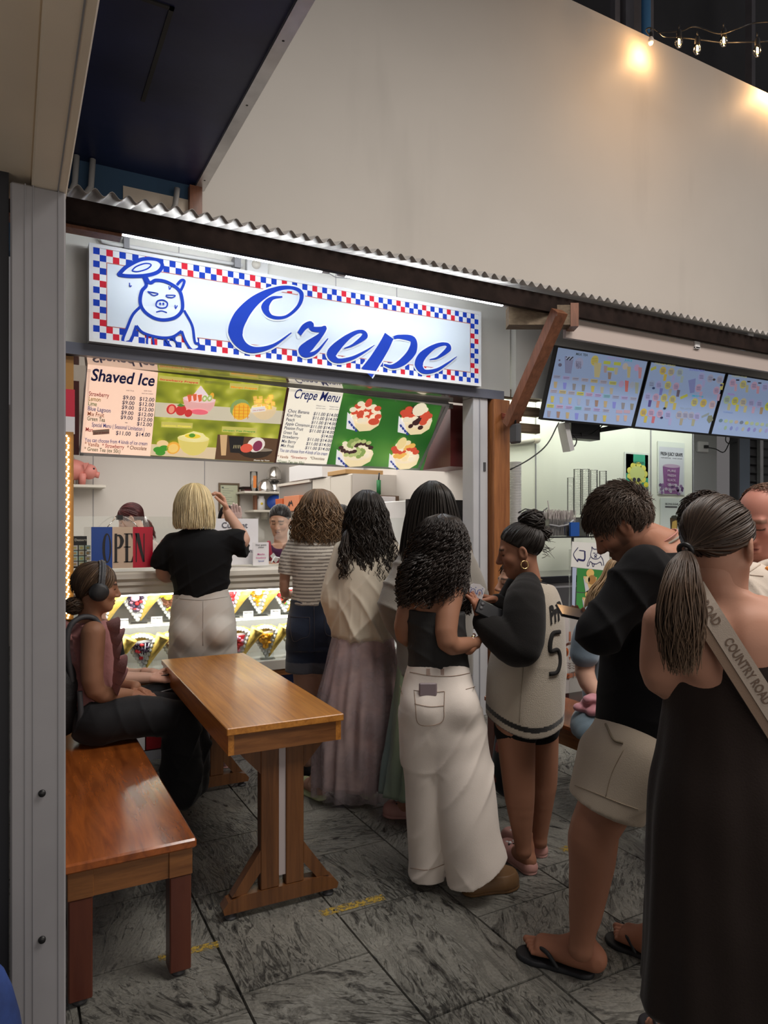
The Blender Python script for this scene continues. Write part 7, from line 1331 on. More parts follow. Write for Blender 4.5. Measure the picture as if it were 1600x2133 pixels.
v = Vol(); v.col(p.rows([(1818, 850, 931, .12, .05), (1750, 848, 938, .125, .05), (1650, 844, 940, .125, .04), (1560, 836, 930, .12, .02), (1480, 836, 925, .11, .0)]), .003); v.col(p.rows([(1872, 933, 1075, .15, -.06), (1800, 926, 1062, .15, -.05), (1720, 912, 1040, .15, -.04), (1620, 900, 1030, .14, -.02), (1540, 890, 1014, .13, .0), (1480, 890, 1000, .11, 0)]), .004)
v.col(p.rows([(1590, 842, 1010, .1), (1530, 834, 1010, .135), (1480, 832, 1003, .145), (1425, 838, 986, .135), (1376, 852, 975, .118)]), .035); v.ell(p(882, 1470, -.07), (.08, .085, .085), .04); v.ell(p(955, 1470, -.07), (.08, .085, .085), .04)
def notch(v, lo, hi, P0, n): n = np.array(n, float) / np.linalg.norm(n); P0 = np.array(P0); v.p.append((np.array(lo), np.array(hi), lambda X: -((X - P0) @ n), .004, True))
zl = p(900, 1835)[2]; xm = p(928, 1800)[0]; notch(v, (xm + .004, -1, -.2), (1, 1, .45), p(938, 1864), (62, 0, -122)) if False else None
notch(v, (xm + .016, -1, -.2), (1, 1, .4), p(944, 1882, -.2), (.45, .08, -.89)); v.cut(p(890, 1838), (0, 0, -1)) if False else None
jn = p.wear('wide_jeans', v, 'white_denim', .0085, [((1, .2, .25), .16, .008), ((.8, .2, -.5), .11, .006), ((-.7, .3, .5), .2, .007)], 13, mask=lambda V: np.clip((p(900, 1480)[2] - V[:, 2]) * 3 + .25, .15, 1))
ts = surf(jn); tan = flat((.3, .2, .14), .8)
seam(p, ts, 'stitching', [[(854, 1400), (900, 1408), (945, 1408), (978, 1402)], [(862, 1438), (900, 1442), (926, 1440)], [(863, 1440), (866, 1470), (870, 1505), (893, 1512), (922, 1502), (925, 1472), (926, 1440)], [(864, 1466), (895, 1472), (925, 1470)], [(970, 1436), (985, 1432), (990, 1430)], [(833, 1428), (838, 1446)], [(855, 1808), (890, 1812), (926, 1800)]], .0012, tan)
t = MB(); P4 = [on(p, ts, x, y, .003) for x, y in ((889, 1393), (925, 1393), (925, 1406), (889, 1406))]; t.quad(P4, mat('leather_patch', (.5, .36, .3), .7)); t.build('waist_patch', p.root)
k = held('phone', p, (0, 0, 0), 'phone in purple grey case sticking out of the white jeans pocket', 'phone'); t = MB(); A_, B_ = on(p, ts, 874, 1446, .004), on(p, ts, 910, 1424, .006); cc_ = (A_ + B_) / 2; k.location = Vector(p.root.location) + Matrix.Rotation(TH - math.pi / 2, 3, 'Z') @ cc_; t.box((-.036, -.006, -.03), (.036, .004, .024), mat('phone_case', (.26, .2, .22), .3), .006); t.build('case', k)
p.shoe(p.f(876, 1838), p.f(896, 1800), 'shoe', (.1, .05, .025), .05, .05); p.shoe(p.f(968, 1862), p.f(1072, 1842), 'clog', (.16, .085, .035), .062, .06, 'platform_shoe')
hr = (.014, .011, .01)
rows = [(1071, 912, 930, .03), (1080, 886, 954, .085), (1105, 866, 968, .118), (1145, 851, 973, .128), (1185, 843, 971, .13, -.02), (1225, 840, 966, .115, -.03), (1258, 848, 960, .1, -.03)]
p.down(rows, hr, (.03, .02, .016), 620, .0125, .042, .0038, .07, math.pi / 2 - .25, .9, 1, .35, .0012, 48, True, vol=.86, cs=.015)
p.down([(1150, 868, 905, .03, -.08), (1185, 834, 915, .055, -.1), (1225, 828, 905, .055, -.1), (1268, 832, 895, .05, -.1)], hr, (.035, .024, .018), 170, .0125, .04, .0036, .02, None, 0, 7, .35, .001, 34, True, vol=.4, cs=-.1, name='hair_curls')
p.down([(1165, 940, 974, .04, .03), (1220, 946, 974, .04, .04), (1282, 955, 980, .035, .05)], hr, (.03, .02, .016), 90, .011, .04, .0036, .02, None, 0, 8, .35, .001, 30, True, vol=.4, cs=-.1, name='hair_curls')
t = MB(); rr = np.random.RandomState(4)
wc = p(986, 1340, -.04)
for i in range(16): a = i / 16 * 6.283; t.ball(wc + np.array((.012 * math.cos(a) * .4, .02 * math.cos(a), .03 * math.sin(a))), .006, ('white', 'gold', 'paper', 'chrome')[i % 4], 7, 5)
t.build('bead_bracelet', p.root)

# ---------------------------------------------------------------- tall woman with long straight hair
p = Person(890, 3.55, 'tall woman with long straight dark hair, grey sweater and green skirt', (.4, .2, .13))
p.head(p(900, 1062), (.15, .98, 0), p(902, 1150), .98)
p.body.col(p.rows([(1400, 850, 960, .1), (1150, 860, 960, .1), (1135, 880, 940, .06)]), .03); p.leg(p(870, 1450), p(868, 1560), p(858, 1676)); p.leg(p(930, 1450), p(930, 1560), p(925, 1676))
p.limb([p(855, 1160), p(824, 1258, -.02), p(850, 1330, .15)], [.05, .04, .03]).limb([p(960, 1160), p(985, 1258, .02), p(950, 1300, .2)], [.05, .04, .03]); p.hand(p(850, 1330, .15), (.6, .7, -.2), (.3, 0, -1), 1); p.hand(p(950, 1300, .2), (-.6, .7, 0), (.3, 0, -1), -1)
g1, g2 = (p.f(862, 1703), p.f(806, 1698)), (p.f(935, 1690), p.f(900, 1676))
for a, b in (g1, g2): p.foot(a * .75 + b * .25 + np.array((0, 0, .1)), b, .7, .026, False, .032)
p.finish()
for a, b in (g1, g2):
    p.shoe(a, b, 'clog', (.56, .3, .27), .052, .068); o, g, tq, dq = p.last; t = MB()
    for i in range(9): t.ball(g(.6 + .08 * (i // 3), (i % 3 - 1) * .026, .074 - .012 * (i // 3)), (.0055, .0055, .003), 'black', 6, 4)
    t.build('vent_holes', o)['kind'] = 'stuff'; t = MB(); t.ball(g(.6, 0, .085), (.018, .018, .01), 'alu', 8, 6); t.ball(g(.68, .015, .08), (.01, .01, .008), 'gold', 7, 5); t.build('charm', o)
cloth('grey_fleece', (.27, .25, .22), .95, .5, 260, .3)
v = Vol(); v.col(p.rows([(1405, 828, 985, .17), (1330, 826, 985, .17), (1250, 826, 988, .165), (1170, 842, 980, .14), (1140, 868, 960, .09)]), .04); v.chain([p(862, 1155, 0), p(828, 1240, -.03), p(826, 1275, -.02), p(842, 1320, .08)], [.07, .088, .085, .06], .03); v.chain([p(955, 1155, 0), p(985, 1240, .03), p(975, 1290, .12)], [.07, .08, .06], .03)
p.wear('sweater', v, 'grey_fleece', .01, [((.4, .2, 1), .12, .008), ((1, .2, -.6), .1, .007)], 21)
def scol(a, b, c, f=9):
    a, b, c = map(np.array, (a, b, c))
    def fn(V):
        n1 = (wob(V * (1, 1, .35), f, 5) + .6 * wob(V, f * 2.3, 6) + 1)[:, None] / 2; n2 = np.clip(wob(V * (1, 1, .4), f * 1.4, 8) * 1.4, 0, 1)[:, None]; return np.clip(a * (1 - n1) + b * n1, 0, 1) * (1 - n2 * .6) + c * n2 * .6
    return fn
pl_ = lambda n, am, se: (lambda ph, t: (am * np.sin(ph * n + se + 2.2 * np.sin(t * 2 + ph)) + am * .6 * np.sin(ph * (n * 1.7) + 2 * se - t * 3)) * np.clip(t * 1.4 + .12, 0, 1.1))
p.hang('skirt', [(1380, 828, 965, .14), (1440, 822, 972, .165), (1520, 812, 980, .165), (1590, 802, 988, .15), (1652, 795, 992, .14)], 'cloth_smooth', pl_(11, .05, 1), 150, .003, cols=scol((.32, .38, .22), (.2, .29, .23), (.18, .26, .34)), seed=4)
p.down([(1002, 892, 908, .03), (1010, 878, 924, .075), (1030, 860, 942, .112), (1070, 846, 955, .125), (1120, 836, 968, .128), (1180, 832, 982, .12, -.02), (1250, 838, 990, .1, -.04)], (.013, .011, .01), (.03, .022, .016), 560, .002, .3, .0034, .05, math.pi / 2, .8, 3, .35, .0, 24)
p.down([(1110, 955, 975, .04, .02), (1180, 958, 988, .05, .02), (1262, 962, 990, .04, .02)], (.08, .055, .035), (.34, .24, .14), 130, .003, .3, .0034, .03, None, 0, 9, .3, 0, 16, vol=.5, name='hair_ends')

# ---------------------------------------------------------------- woman in cream jacket and tulle skirt
p = Person(760, 3.8, 'woman with long wavy black hair, cream jacket and pink tulle skirt', 'light')
p.head(p(764, 1076), (.2, .97, 0), p(764, 1150), .95)
p.body.col(p.rows([(1400, 720, 800, .1), (1150, 725, 805, .1), (1132, 745, 785, .06)]), .03); p.leg(p(735, 1400), p(700, 1540), p(654, 1636), (.085, .056, .05, .034)); p.leg(p(785, 1400), p(775, 1530), p(766, 1640), (.085, .056, .05, .034))
p.limb([p(716, 1155), p(704, 1245, .0), p(722, 1300, .12)], [.036, .034, .028]).limb([p(818, 1155), p(826, 1245, .02), p(800, 1290, .18)], [.045, .04, .03]); p.hand(p(720, 1300, .12), (.4, .8, -.2), (.3, 0, -1), 1); p.hand(p(800, 1290, .18), (-.6, .7, 0), (.3, 0, -1), -1)
g1, g2 = (p.f(676, 1668), p.f(618, 1640)), (p.f(774, 1666), p.f(738, 1636))
for a, b in (g1, g2): p.foot(a * .74 + b * .26 + np.array((0, 0, .1)), b, .85, .028, True, .034)
p.finish()
for a, b in (g1, g2): p.shoe(a, b, 'slide', (.56, .62, .36), .05, .066)
cloth('cream_nylon', (.82, .74, .6), .42, .12, 200, .1, .35)
v = Vol(); v.col(p.rows([(1332, 700, 820, .165), (1318, 692, 828, .185), (1250, 690, 834, .18), (1180, 697, 830, .155), (1135, 718, 815, .11), (1118, 745, 785, .06)]), .04); v.chain([p(716, 1148), p(702, 1215, -.02), p(699, 1255, -.03), p(708, 1312, .02)], [.062, .078, .078, .05], .03); v.chain([p(814, 1148), p(828, 1215, 0), p(826, 1255, .03), p(815, 1300, .12)], [.062, .072, .07, .05], .03); v.ell(p(764, 1118), (.06, .06, .04), .02, None, True)
jk = p.wear('jacket', v, 'cream_nylon', .0085, [((.9, .2, .5), .11, .011), ((.3, .2, 1), .1, .009), ((-1, .3, .5), .16, .012), ((1, .2, 0), .05, .003)], 33)
p.hang('skirt', [(1322, 698, 820, .16), (1380, 684, 824, .19), (1460, 667, 828, .2), (1540, 659, 830, .18), (1632, 656, 826, .15)], 'cloth_smooth', pl_(13, .055, 2), 170, .003, cols=scol((.64, .43, .44), (.68, .53, .5), (.5, .46, .52), 6), seed=9)
m_, t_, b_ = nodes('tulle'); b_.inputs['Base Color'].default_value = (.42, .34, .36, 1); b_.inputs['Roughness'].default_value = .9; n_ = N(t_, 'ShaderNodeTexNoise', Scale=7, Detail=3); t_.links.new(coords(t_), n_.inputs['Vector']); t_.links.new(ramp(t_, n_.outputs[0], [(.38, (.12,) * 3), (.62, (.62,) * 3)]), b_.inputs['Alpha'])
p.hang('tulle_layer', [(1324, 693, 825, .176), (1380, 679, 829, .206), (1460, 662, 833, .216), (1540, 653, 836, .198), (1652, 652, 832, .168)], 'tulle', pl_(13, .055, 2), 170, .004, 0, seed=12)
p.down([(1021, 754, 772, .03), (1029, 742, 788, .078), (1048, 728, 800, .115), (1090, 718, 810, .128), (1140, 716, 814, .12, -.02), (1190, 730, 814, .09, -.06), (1242, 752, 800, .05, -.08)], (.015, .012, .01), (.03, .022, .017), 480, .013, .1, .0036, .04, math.pi / 2, .8, 4, .35, .0006, 32)
p.down([(1100, 722, 732, .02, -.05), (1120, 712, 734, .04, -.09), (1160, 706, 736, .045, -.13), (1208, 708, 732, .03, -.15)], (.02, .014, .011), (.04, .028, .02), 40, .013, .085, .0036, .02, None, 0, 14, .3, 0, 26, vol=.4, name='hair_locks'); p.down([(1075, 800, 808, .015, -.01), (1095, 797, 816, .03, -.03), (1140, 802, 826, .035, -.06), (1196, 810, 834, .02, -.08)], (.02, .014, .011), (.04, .028, .02), 26, .013, .085, .003, .02, None, 0, 15, .3, 0, 26, vol=.3, name='hair_locks')

# ---------------------------------------------------------------- woman in the striped tee
p = Person(650, 4.2, 'brown haired woman in grey striped tee and dark denim shorts', 'fair')
p.head(p(663, 1074), (.25, .95, -.1), p(660, 1138), .95)
p.body.col(p.rows([(1400, 620, 680, .08), (1140, 628, 690, .08), (1126, 640, 682, .06)]), .03); p.limb([p(600, 1142), p(592, 1226, .02), p(602, 1240, .22)], [.034, .03, .024]).limb([p(706, 1142), p(716, 1226, .03), p(690, 1250, .2)], [.046, .038, .026]); p.hand(p(594, 1236, .12), (-.3, .6, .5), (.5, .2, -.4), 1, .7, .85) if False else p.hand(p(606, 1240, .22), (-.5, .6, .1), (.5, .2, -.4), 1, .7, .85); p.hand(p(690, 1250, .2), (-.6, .6, .2), (.3, 0, -1), -1)
p.leg(p(634, 1350), p(638, 1462), p(641, 1586), (.08, .066, .058, .038)); p.leg(p(676, 1350), p(680, 1462), p(684, 1580), (.08, .066, .058, .038))
p.finish(); p.shoe(p.f(640, 1618), p.f(656, 1578), 'shoe', (.035, .035, .04), .052, .08, sole=(.04, .04, .045)); p.shoe(p.f(684, 1610), p.f(700, 1572), 'shoe', (.035, .035, .04), .052, .08)
z0_ = p(650, 1120)[2]
def stripes(V):
    q = ((z0_ - V[:, 2] + .25 * V[:, 0]**2 + .004 * wob(V, 12, 3)) / .0205) % 1; k = (q < .45)[:, None]; return np.where(k, np.array((.25, .225, .2)), np.array((.68, .64, .57)))
v = Vol(); v.col(p.rows([(1258, 606, 693, .13), (1235, 607, 692, .125), (1190, 606, 702, .13), (1155, 602, 712, .13), (1128, 614, 708, .1), (1114, 640, 690, .06)]), .035); v.chain([p(618, 1134), p(604, 1165), p(599, 1196)], [.058, .062, .058], .02); v.chain([p(704, 1134), p(716, 1165, .01), p(720, 1194, .02)], [.058, .062, .058], .02); v.ell(p(662, 1112), (.062, .06, .04), .02, None, True); notch(v, (-1, -1, p(590, 1230)[2]), (p(606, 1200)[0], 1, 2), p(598, 1196), (-.15, 0, -1))
p.wear('striped_tee', v, 'cloth', .0048, [((.5, .2, 1), .07, .004), ((-.5, .2, 1), .09, .004)], 41, cols=stripes)
dz = p(650, 1374)[2]; zw = p(650, 1250)[2]
def denim(V): n = (.85 + .3 * wob(V, 30, 2))[:, None]; c = np.where((V[:, 2] < dz)[:, None], np.array((.13, .14, .17)), np.array((.028, .04, .075))); return c * n
v = Vol(); v.col(p.rows([(1350, 597, 700, .135), (1300, 598, 700, .145), (1262, 604, 694, .13), (1240, 608, 692, .122)]), .03); v.ell(p(628, 1315, -.07), (.085, .085, .085), .04); v.ell(p(678, 1315, -.07), (.085, .085, .085), .04); v.cone(p(632, 1345), p(632, 1400), .104, .103, .02).cone(p(677, 1345), p(675, 1400), .104, .103, .02); v.cone(p(632, 1376), p(632, 1398), .108, .108, .004).cone(p(677, 1376), p(675, 1398), .108, .108, .004); v.cut(p(632, 1398), (0, 0, -1)); v.cut(p(632, 1246), (0, 0, 1))
so_ = p.wear('denim_shorts', v, 'cloth', .0075, [((1, .2, .4), .1, .003), ((.4, .2, 1), .08, .003)], 43, cols=denim); ts = surf(so_); dk = flat((.08, .07, .08), .8); seam(p, ts, 'stitching', [[(604, 1284), (625, 1286), (645, 1286)], [(605, 1284), (606, 1316), (612, 1336), (628, 1330), (644, 1322), (645, 1286)], [(654, 1262), (655, 1320), (654, 1360)], [(676, 1284), (690, 1282)], [(676, 1284), (678, 1318), (690, 1326)]], .0016, dk)
p.down([(1019, 652, 674, .03), (1026, 640, 690, .075), (1045, 626, 704, .115), (1080, 613, 716, .132), (1112, 607, 721, .13), (1138, 616, 714, .11)], (.13, .08, .045), (.19, .12, .065), 560, .016, .085, .0036, .045, math.pi / 2 - .2, .7, 5, .5, .001, 26)

# ---------------------------------------------------------------- blonde woman
p = Person(420, 4.3, 'blonde woman in black tee and pale grey trousers raising her hand', 'light')
p.head(p(404, 1062), (.08, .99, .05), p(408, 1120), .95)
p.body.col(p.rows([(1230, 372, 470, .1), (1130, 362, 462, .1), (1112, 385, 432, .06)]), .03); p.limb([p(475, 1130), p(507, 1124, .06), p(472, 1064, .12)], [.05, .042, .027], .02).limb([p(350, 1135), p(340, 1196, .05), p(375, 1200, .26)], [.05, .042, .027], .02)
p.hand(p(472, 1064, .12), (-.28, .05, 1), (-1, -.3, .1), 1, .85, .95, thumb=.8); p.hand(p(375, 1200, .26), (.5, .8, 0), (.3, 0, -1), 1)
p.leg(p(392, 1330), p(396, 1470), p(404, 1570)); p.leg(p(452, 1330), p(456, 1470), p(464, 1572)); g1, g2 = (p.f(408, 1604), p.f(398, 1562)), (p.f(470, 1604), p.f(468, 1560))
for a, b in (g1, g2): p.foot(a * .75 + b * .25 + np.array((0, 0, .1)), b, .7, .026, False, .032)
p.finish()
for a, b in (g1, g2): p.shoe(a, b, 'clog', (.6, .33, .32), .052, .064)
v = Vol(); v.col(p.rows([(1246, 366, 472, .13), (1215, 360, 477, .138), (1180, 352, 481, .14), (1145, 346, 484, .135), (1115, 362, 474, .1), (1100, 385, 435, .06)]), .035); v.chain([p(360, 1130), p(342, 1160), p(334, 1186, .02)], [.062, .07, .068], .025); v.chain([p(468, 1126), p(492, 1126, .03), p(506, 1136, .07)], [.066, .078, .076], .025); v.ell(p(408, 1098), (.06, .06, .035), .02, None, True); notch(v, (-1, -1, p(330, 1240)[2]), (p(345, 1200)[0], 1, p(330, 1170)[2]), p(336, 1186), (-.3, 0, -1)); notch(v, (p(486, 1100)[0], -1, p(500, 1180)[2]), (1, 1, 2), p(509, 1124), (1, 0, .12)); v.cut(p(420, 1238), (.15, .05, -1))
p.wear('tee', v, BLK, .0075, [((.5, .2, 1), .08, .006), ((-.6, .2, 1), .1, .006), ((1, 0, .2), .08, .004)], 51)
cloth('heather_grey', (.62, .58, .53), .9, .3, 420, .2)
v = Vol(); v.col(p.rows([(1480, 352, 400, .1), (1380, 355, 425, .125)]), .02) if False else v.cone(p(390, 1360), p(396, 1560), .104, .085, .004).cone(p(456, 1360), p(460, 1560), .104, .085, .004); v.col(p.rows([(1375, 354, 490, .12), (1325, 353, 493, .15), (1270, 357, 487, .145), (1226, 366, 474, .125)]), .03); v.ell(p(391, 1318, -.075), (.09, .095, .1), .03); v.ell(p(455, 1318, -.075), (.09, .095, .1), .03); v.cone(p(423, 1335, -.185), p(423, 1400, -.17), .01, .014, .03, True)
tr_ = p.wear('sweatpants', v, 'heather_grey', .0085, [((1, .2, .9), .08, .003), ((-1, .2, .9), .09, .003)], 57); ts = surf(tr_); seam(p, ts, 'seam', [[(368, 1246), (420, 1250), (474, 1243)], [(423, 1252), (423, 1290), (423, 1345)]], .0015, flat((.36, .33, .3), .9))
p.down([(1007, 396, 414, .03), (1013, 384, 426, .07), (1030, 371, 438, .11), (1060, 363, 445, .128), (1090, 362, 447, .128), (1103, 366, 445, .118)], (.56, .43, .22), (.78, .66, .42), 620, .003, .2, .0034, .016, math.pi / 2, .7, 6, .3, .0004, 20)

# ---------------------------------------------------------------- seated girl with headphones
p = Person(200, 3.38, 'seated girl in black headphones, dusty pink ruffled top and black trousers', (.3, .145, .085))
p.head(p(202, 1222), (.87, .48, -.12), p(186, 1290), .95, lip=(.3, .1, .09))
p.body.col(p.rows([(1490, 160, 235, .1), (1330, 150, 225, .095), (1302, 160, 215, .07), (1288, 172, 204, .05)]), .03); p.limb([p(194, 1318, -.11), p(198, 1436, -.12), p(270, 1447, .04)], [.055, .046, .028], .025).limb([p(212, 1310, .11), p(240, 1420, .18), p(282, 1430, .1)], [.052, .044, .028], .025)
p.hand(p(270, 1447, .04), (.95, .3, -.12), (.1, .3, -1), 1, .6, .95); p.hand(p(278, 1432, .12), (.9, -.35, -.2), (0, -.3, -1), -1, .55, .95); p.leg(p(385, 1600, .16), p(382, 1625, .16), p(378, 1650, .17)) if False else None
f1, f2 = (p.f(372, 1668), p.f(416, 1645)), (p.f(392, 1645), p.f(434, 1624))
for a, b in (f1, f2): p.foot(a * .75 + b * .25 + np.array((0, 0, .1)), b, .9, .012, True, .036)
p.finish()
for a, b in (f1, f2): p.shoe(a, b, 'slide', (.02, .02, .02), .048, .06)
cloth('dusty_pink', (.34, .15, .145), .75, .5, 90, .2, bd=.004)
v = Vol(); v.col(p.rows([(1498, 156, 240, .125), (1460, 150, 246, .125), (1400, 142, 246, .12), (1345, 142, 242, .11), (1305, 152, 230, .085), (1290, 166, 215, .06)]), .03); v.cone(p(196, 1318, -.14), p(200, 1340, -.13), .05, .05, .02, True); v.ell(p(190, 1286), (.055, .055, .035), .02, None, True); v.cut(p(215, 1484), (.2, 0, -1)); pk = p.wear('top', v, 'dusty_pink', .008, [((1, .3, .3), .06, .006), ((.3, .2, 1), .06, .005), ((1, 0, -.6), .09, .006)], 61)
for nm, pts, w0 in (('ruffle', ((222, 1296, -.06), (232, 1330, -.09), (238, 1370, -.09), (236, 1410, -.07), (234, 1440, -.05)), .06), ('ruffle', ((150, 1300, -.06), (148, 1318, -.09), (152, 1335, -.1)), .035)):
    A = np.array([p(*q) for q in pts]); m = 60; tt = np.linspace(0, len(A) - 1, m); c0 = np.stack([crom(tt, A[:, i]) for i in range(3)], 1); sg = 1 if pts[0][0] > 200 else -1; vs = []
    for j in range(7):
        k = j / 6; c1 = c0 + np.array((sg, -.5, .1)) * w0 * k * (1 + .3 * np.sin(tt * 3))[:, None]; c1[:, 2] += .022 * k * np.sin(tt * 9 + 1); c1[:, 1] += .028 * k * np.sin(tt * 9 + 2.3); c1[:, 0] += .014 * k * np.sin(tt * 9); vs.append(c1)
    V = np.stack(vs, 1).reshape(-1, 3); i = np.arange(m - 1)[:, None] * 7; j = np.arange(6)[None]; Q = np.stack([i + j, i + j + 1, i + j + 8, i + j + 7], -1).reshape(-1, 4); n_ = vnormals(V, Q); o = put(nm, [(np.concatenate([V, V - n_ * .004]), np.concatenate([Q, Q[:, ::-1] + len(V)]))], 'dusty_pink', p.root)
cloth('black_trouser', (.012, .012, .014), .7, .2, 200, .1)
v = Vol(); v.col(p.rows([(1532, 160, 245, .135), (1500, 158, 245, .14), (1465, 168, 240, .115)]), .04); v.chain([p(205, 1502, -.08), p(300, 1492, .02), p(378, 1498, .12)], [.105, .1, .088], .04); v.chain([p(210, 1495, .08), p(300, 1480, .18), p(392, 1478, .27)], [.1, .095, .085], .04); v.chain([p(378, 1500, .12), p(378, 1570, .14), p(376, 1640, .15)], [.088, .1, .11], .03); v.chain([p(392, 1480, .27), p(398, 1560, .28), p(396, 1625, .28)], [.085, .1, .105], .03); v.cut((0, 0, .035), (0, 0, -1)); notch(v, (-1, -1, .1), (p(290, 1500)[0], 1, .47), (0, 0, .464), (0, 0, -1))
p.wear('trousers', v, 'black_trouser', .009, [((1, .3, .6), .1, .006), ((1, .3, -.5), .14, .008), ((.2, 0, 1), .12, .005)], 63)
hb = (.085, .05, .03); tp = p(160, 1258, -.04); cb = Vol(); cb.ell(p(154, 1262, -.05), (.05, .042, .034), .02)
p.tied(tp, hb, 520, .0032, .05, -.075, 6, extra=[coil(p(154, 1262, -.05), .046, .0036, 90, .8, 4, (.06, .036, .022)), (cb.mesh(.006), np.array((.05, .03, .018)))], hl=(.05, .035, .02), hfront=.03)
hp = thing('headphones', p.root.location, 'black over ear headphones worn by the seated girl', 'headphones', rz=TH - math.pi / 2); cH, QH, sH = p.H
def hpt(x, y, z): return cH + QH @ (np.array((x, y, z)) * sH)
t = MB(); arc = [hpt(.1 * math.cos(a), -.0 + .008, -.005 + .135 * math.sin(a)) for a in np.linspace(0, math.pi, 19)]
for a, b in zip(arc, arc[1:]): t.bar(a, b, .008, .03, 'dark_grey', tuple(QH[:, 1]))
t.tube(arc, .009, 'dark_grey', 8); t.build('headband', hp)
for sg in (-1, 1):
    ax = QH[:, 0] * sg; t = MB(); t.lathe([(0, .03), (.03, .03), (.041, .022), (.045, .008), (.045, 0), (.038, -.006)], mat('headphone_black', (.02, .02, .022), .45) if 'headphone_black' not in M else M['headphone_black'], hpt(sg * .088, .002, -.02), 24, ax); t.build('ear_cup', hp); t = MB(); t.lathe([(.025, 0), (.044, -.002), (.046, -.014), (.03, -.02)], 'black', hpt(sg * .088, .002, -.02), 24, ax); t.build('ear_pad', hp)
bp = thing('backpack', p.root.location, 'black backpack on the seated girl back against the pillar', 'backpack', rz=TH - math.pi / 2); pr = p.root; p.root = bp
v = Vol(); v.ell(p(140, 1440, -.06), (.085, .13, .18), .03); v.ell(p(132, 1490, -.06), (.07, .1, .1), .03); notch(v, (-1, -1, .3), (1, 1, .48), (0, 0, .465), (0, 0, -1)); p.wear('pack', v, mat('pack_black', (.015, .015, .017), .65, bump=.5, bs=150), .009, [((.2, .3, 1), .07, .004)], 3)
V, Q = ptube([p(150, 1420, -.13), p(140, 1350, -.15), p(146, 1305, -.14), (p(170, 1286, -.1)), p(196, 1288, -.06), p(210, 1306, -.08)], .013, 8); put('strap', [(V, Q)], mat('strap_grey2', (.05, .05, .055), .6), bp); V, Q = ptube([p(166, 1440, -.16), p(168, 1490, -.16), p(160, 1525, -.15)], .013, 8); put('strap', [(V, Q)], M['strap_grey2'], bp)
V, Q = ptube([p(172, 1500, -.17), p(185, 1522, -.17), p(205, 1530, -.16), p(226, 1524, -.14)], .006, 8); put('webbing', [(V, Q)], mat('lilac_grey', (.3, .26, .27), .7), bp); p.root = pr
k = held('tissue', p, p(272, 1458, .03), 'crumpled white tissue in the seated girl hands', 'tissue'); v = Vol()
for i in range(9): v.ell(np.array((rs.uniform(-.05, .05), rs.uniform(-.025, .025), rs.uniform(-.012, .012))), (.022, .018, .012), .008)
V, Q = v.mesh(.004); put('sheet', [(V + vnormals(V, Q) * (.004 * wob(V, 160, 2))[:, None], Q)], 'paper', k)

# ---------------------------------------------------------------- person seated beyond her
p = Person(215, 3.72, 'person seated beyond the headphone girl in black trousers with white stripes', 'fair')
p.head(p(196, 1226), (.9, .3, -.2), p(200, 1290), .92); p.body.col(p.rows([(1480, 180, 240, .09), (1320, 175, 235, .09), (1295, 190, 220, .06)]), .03); p.limb([p(225, 1318, -.06), p(240, 1405, -.08), p(312, 1412, -.02)], [.05, .042, .028]).limb([p(215, 1318, .12), p(250, 1400, .16), p(318, 1402, .1)], [.05, .042, .028])
p.hand(p(312, 1412, -.02), (.95, .2, -.1), (0, -.3, 1), -1, .35, 1); p.hand(p(318, 1402, .1), (.95, -.2, -.05), (0, -.2, 1), 1, .5, 1); f1, f2 = (p.f(392, 1605), p.f(430, 1590)), (p.f(400, 1590), p.f(440, 1575))
for a, b in (f1, f2): p.foot(a * .75 + b * .25 + np.array((0, 0, .1)), b, .95, .012, True)
p.finish()
for a, b in (f1, f2): p.shoe(a, b, 'shoe', (.02, .02, .02), .045, .06)
v = Vol(); v.col(p.rows([(1490, 172, 245, .12), (1400, 168, 242, .12), (1320, 170, 238, .11), (1298, 185, 225, .08)]), .03); v.chain([p(225, 1318, -.06), p(238, 1385, -.08)], [.065, .06], .02); p.wear('tee', v, BLK, .012)
v = Vol(); v.col(p.rows([(1515, 178, 250, .12), (1470, 178, 250, .12)]), .03); v.chain([p(222, 1490, -.06), p(300, 1462, -.02), p(388, 1440, .04)], [.095, .088, .07], .03); v.chain([p(222, 1486, .1), p(300, 1462, .16), p(395, 1446, .2)], [.095, .085, .068], .03); v.chain([p(388, 1442, .04), p(394, 1520, .06), p(392, 1590, .08)], [.07, .065, .06], .02); v.chain([p(395, 1448, .2), p(402, 1520, .2), p(402, 1580, .2)], [.068, .062, .058], .02); notch(v, (-1, -1, .1), (p(290, 1500)[0], 1, .47), (0, 0, .464), (0, 0, -1))
tq_ = p.wear('track_trousers', v, 'black_trouser', .011); ts = surf(tq_); wh = flat((.55, .55, .55), .7); seam(p, ts, 'stripe', [[(300, 1452), (340, 1440), (384, 1428)], [(300, 1462), (340, 1450), (386, 1438)], [(300, 1472), (340, 1460), (388, 1448)]], .003, wh)
short_hair(p, (.02, .014, .012), 500, .05, .004, (0, -.3, -.8), .1, .06, -.06, 9); k = held('phone', p, p(345, 1408, .03), 'phone in the hands of the person beyond the headphone girl', 'phone'); t = MB(); t.box((-.075, -.036, -.004), (.075, .036, .004), 'black_gloss', .004); t.build('case', k).rotation_euler = (R(-20), R(-8), R(20))

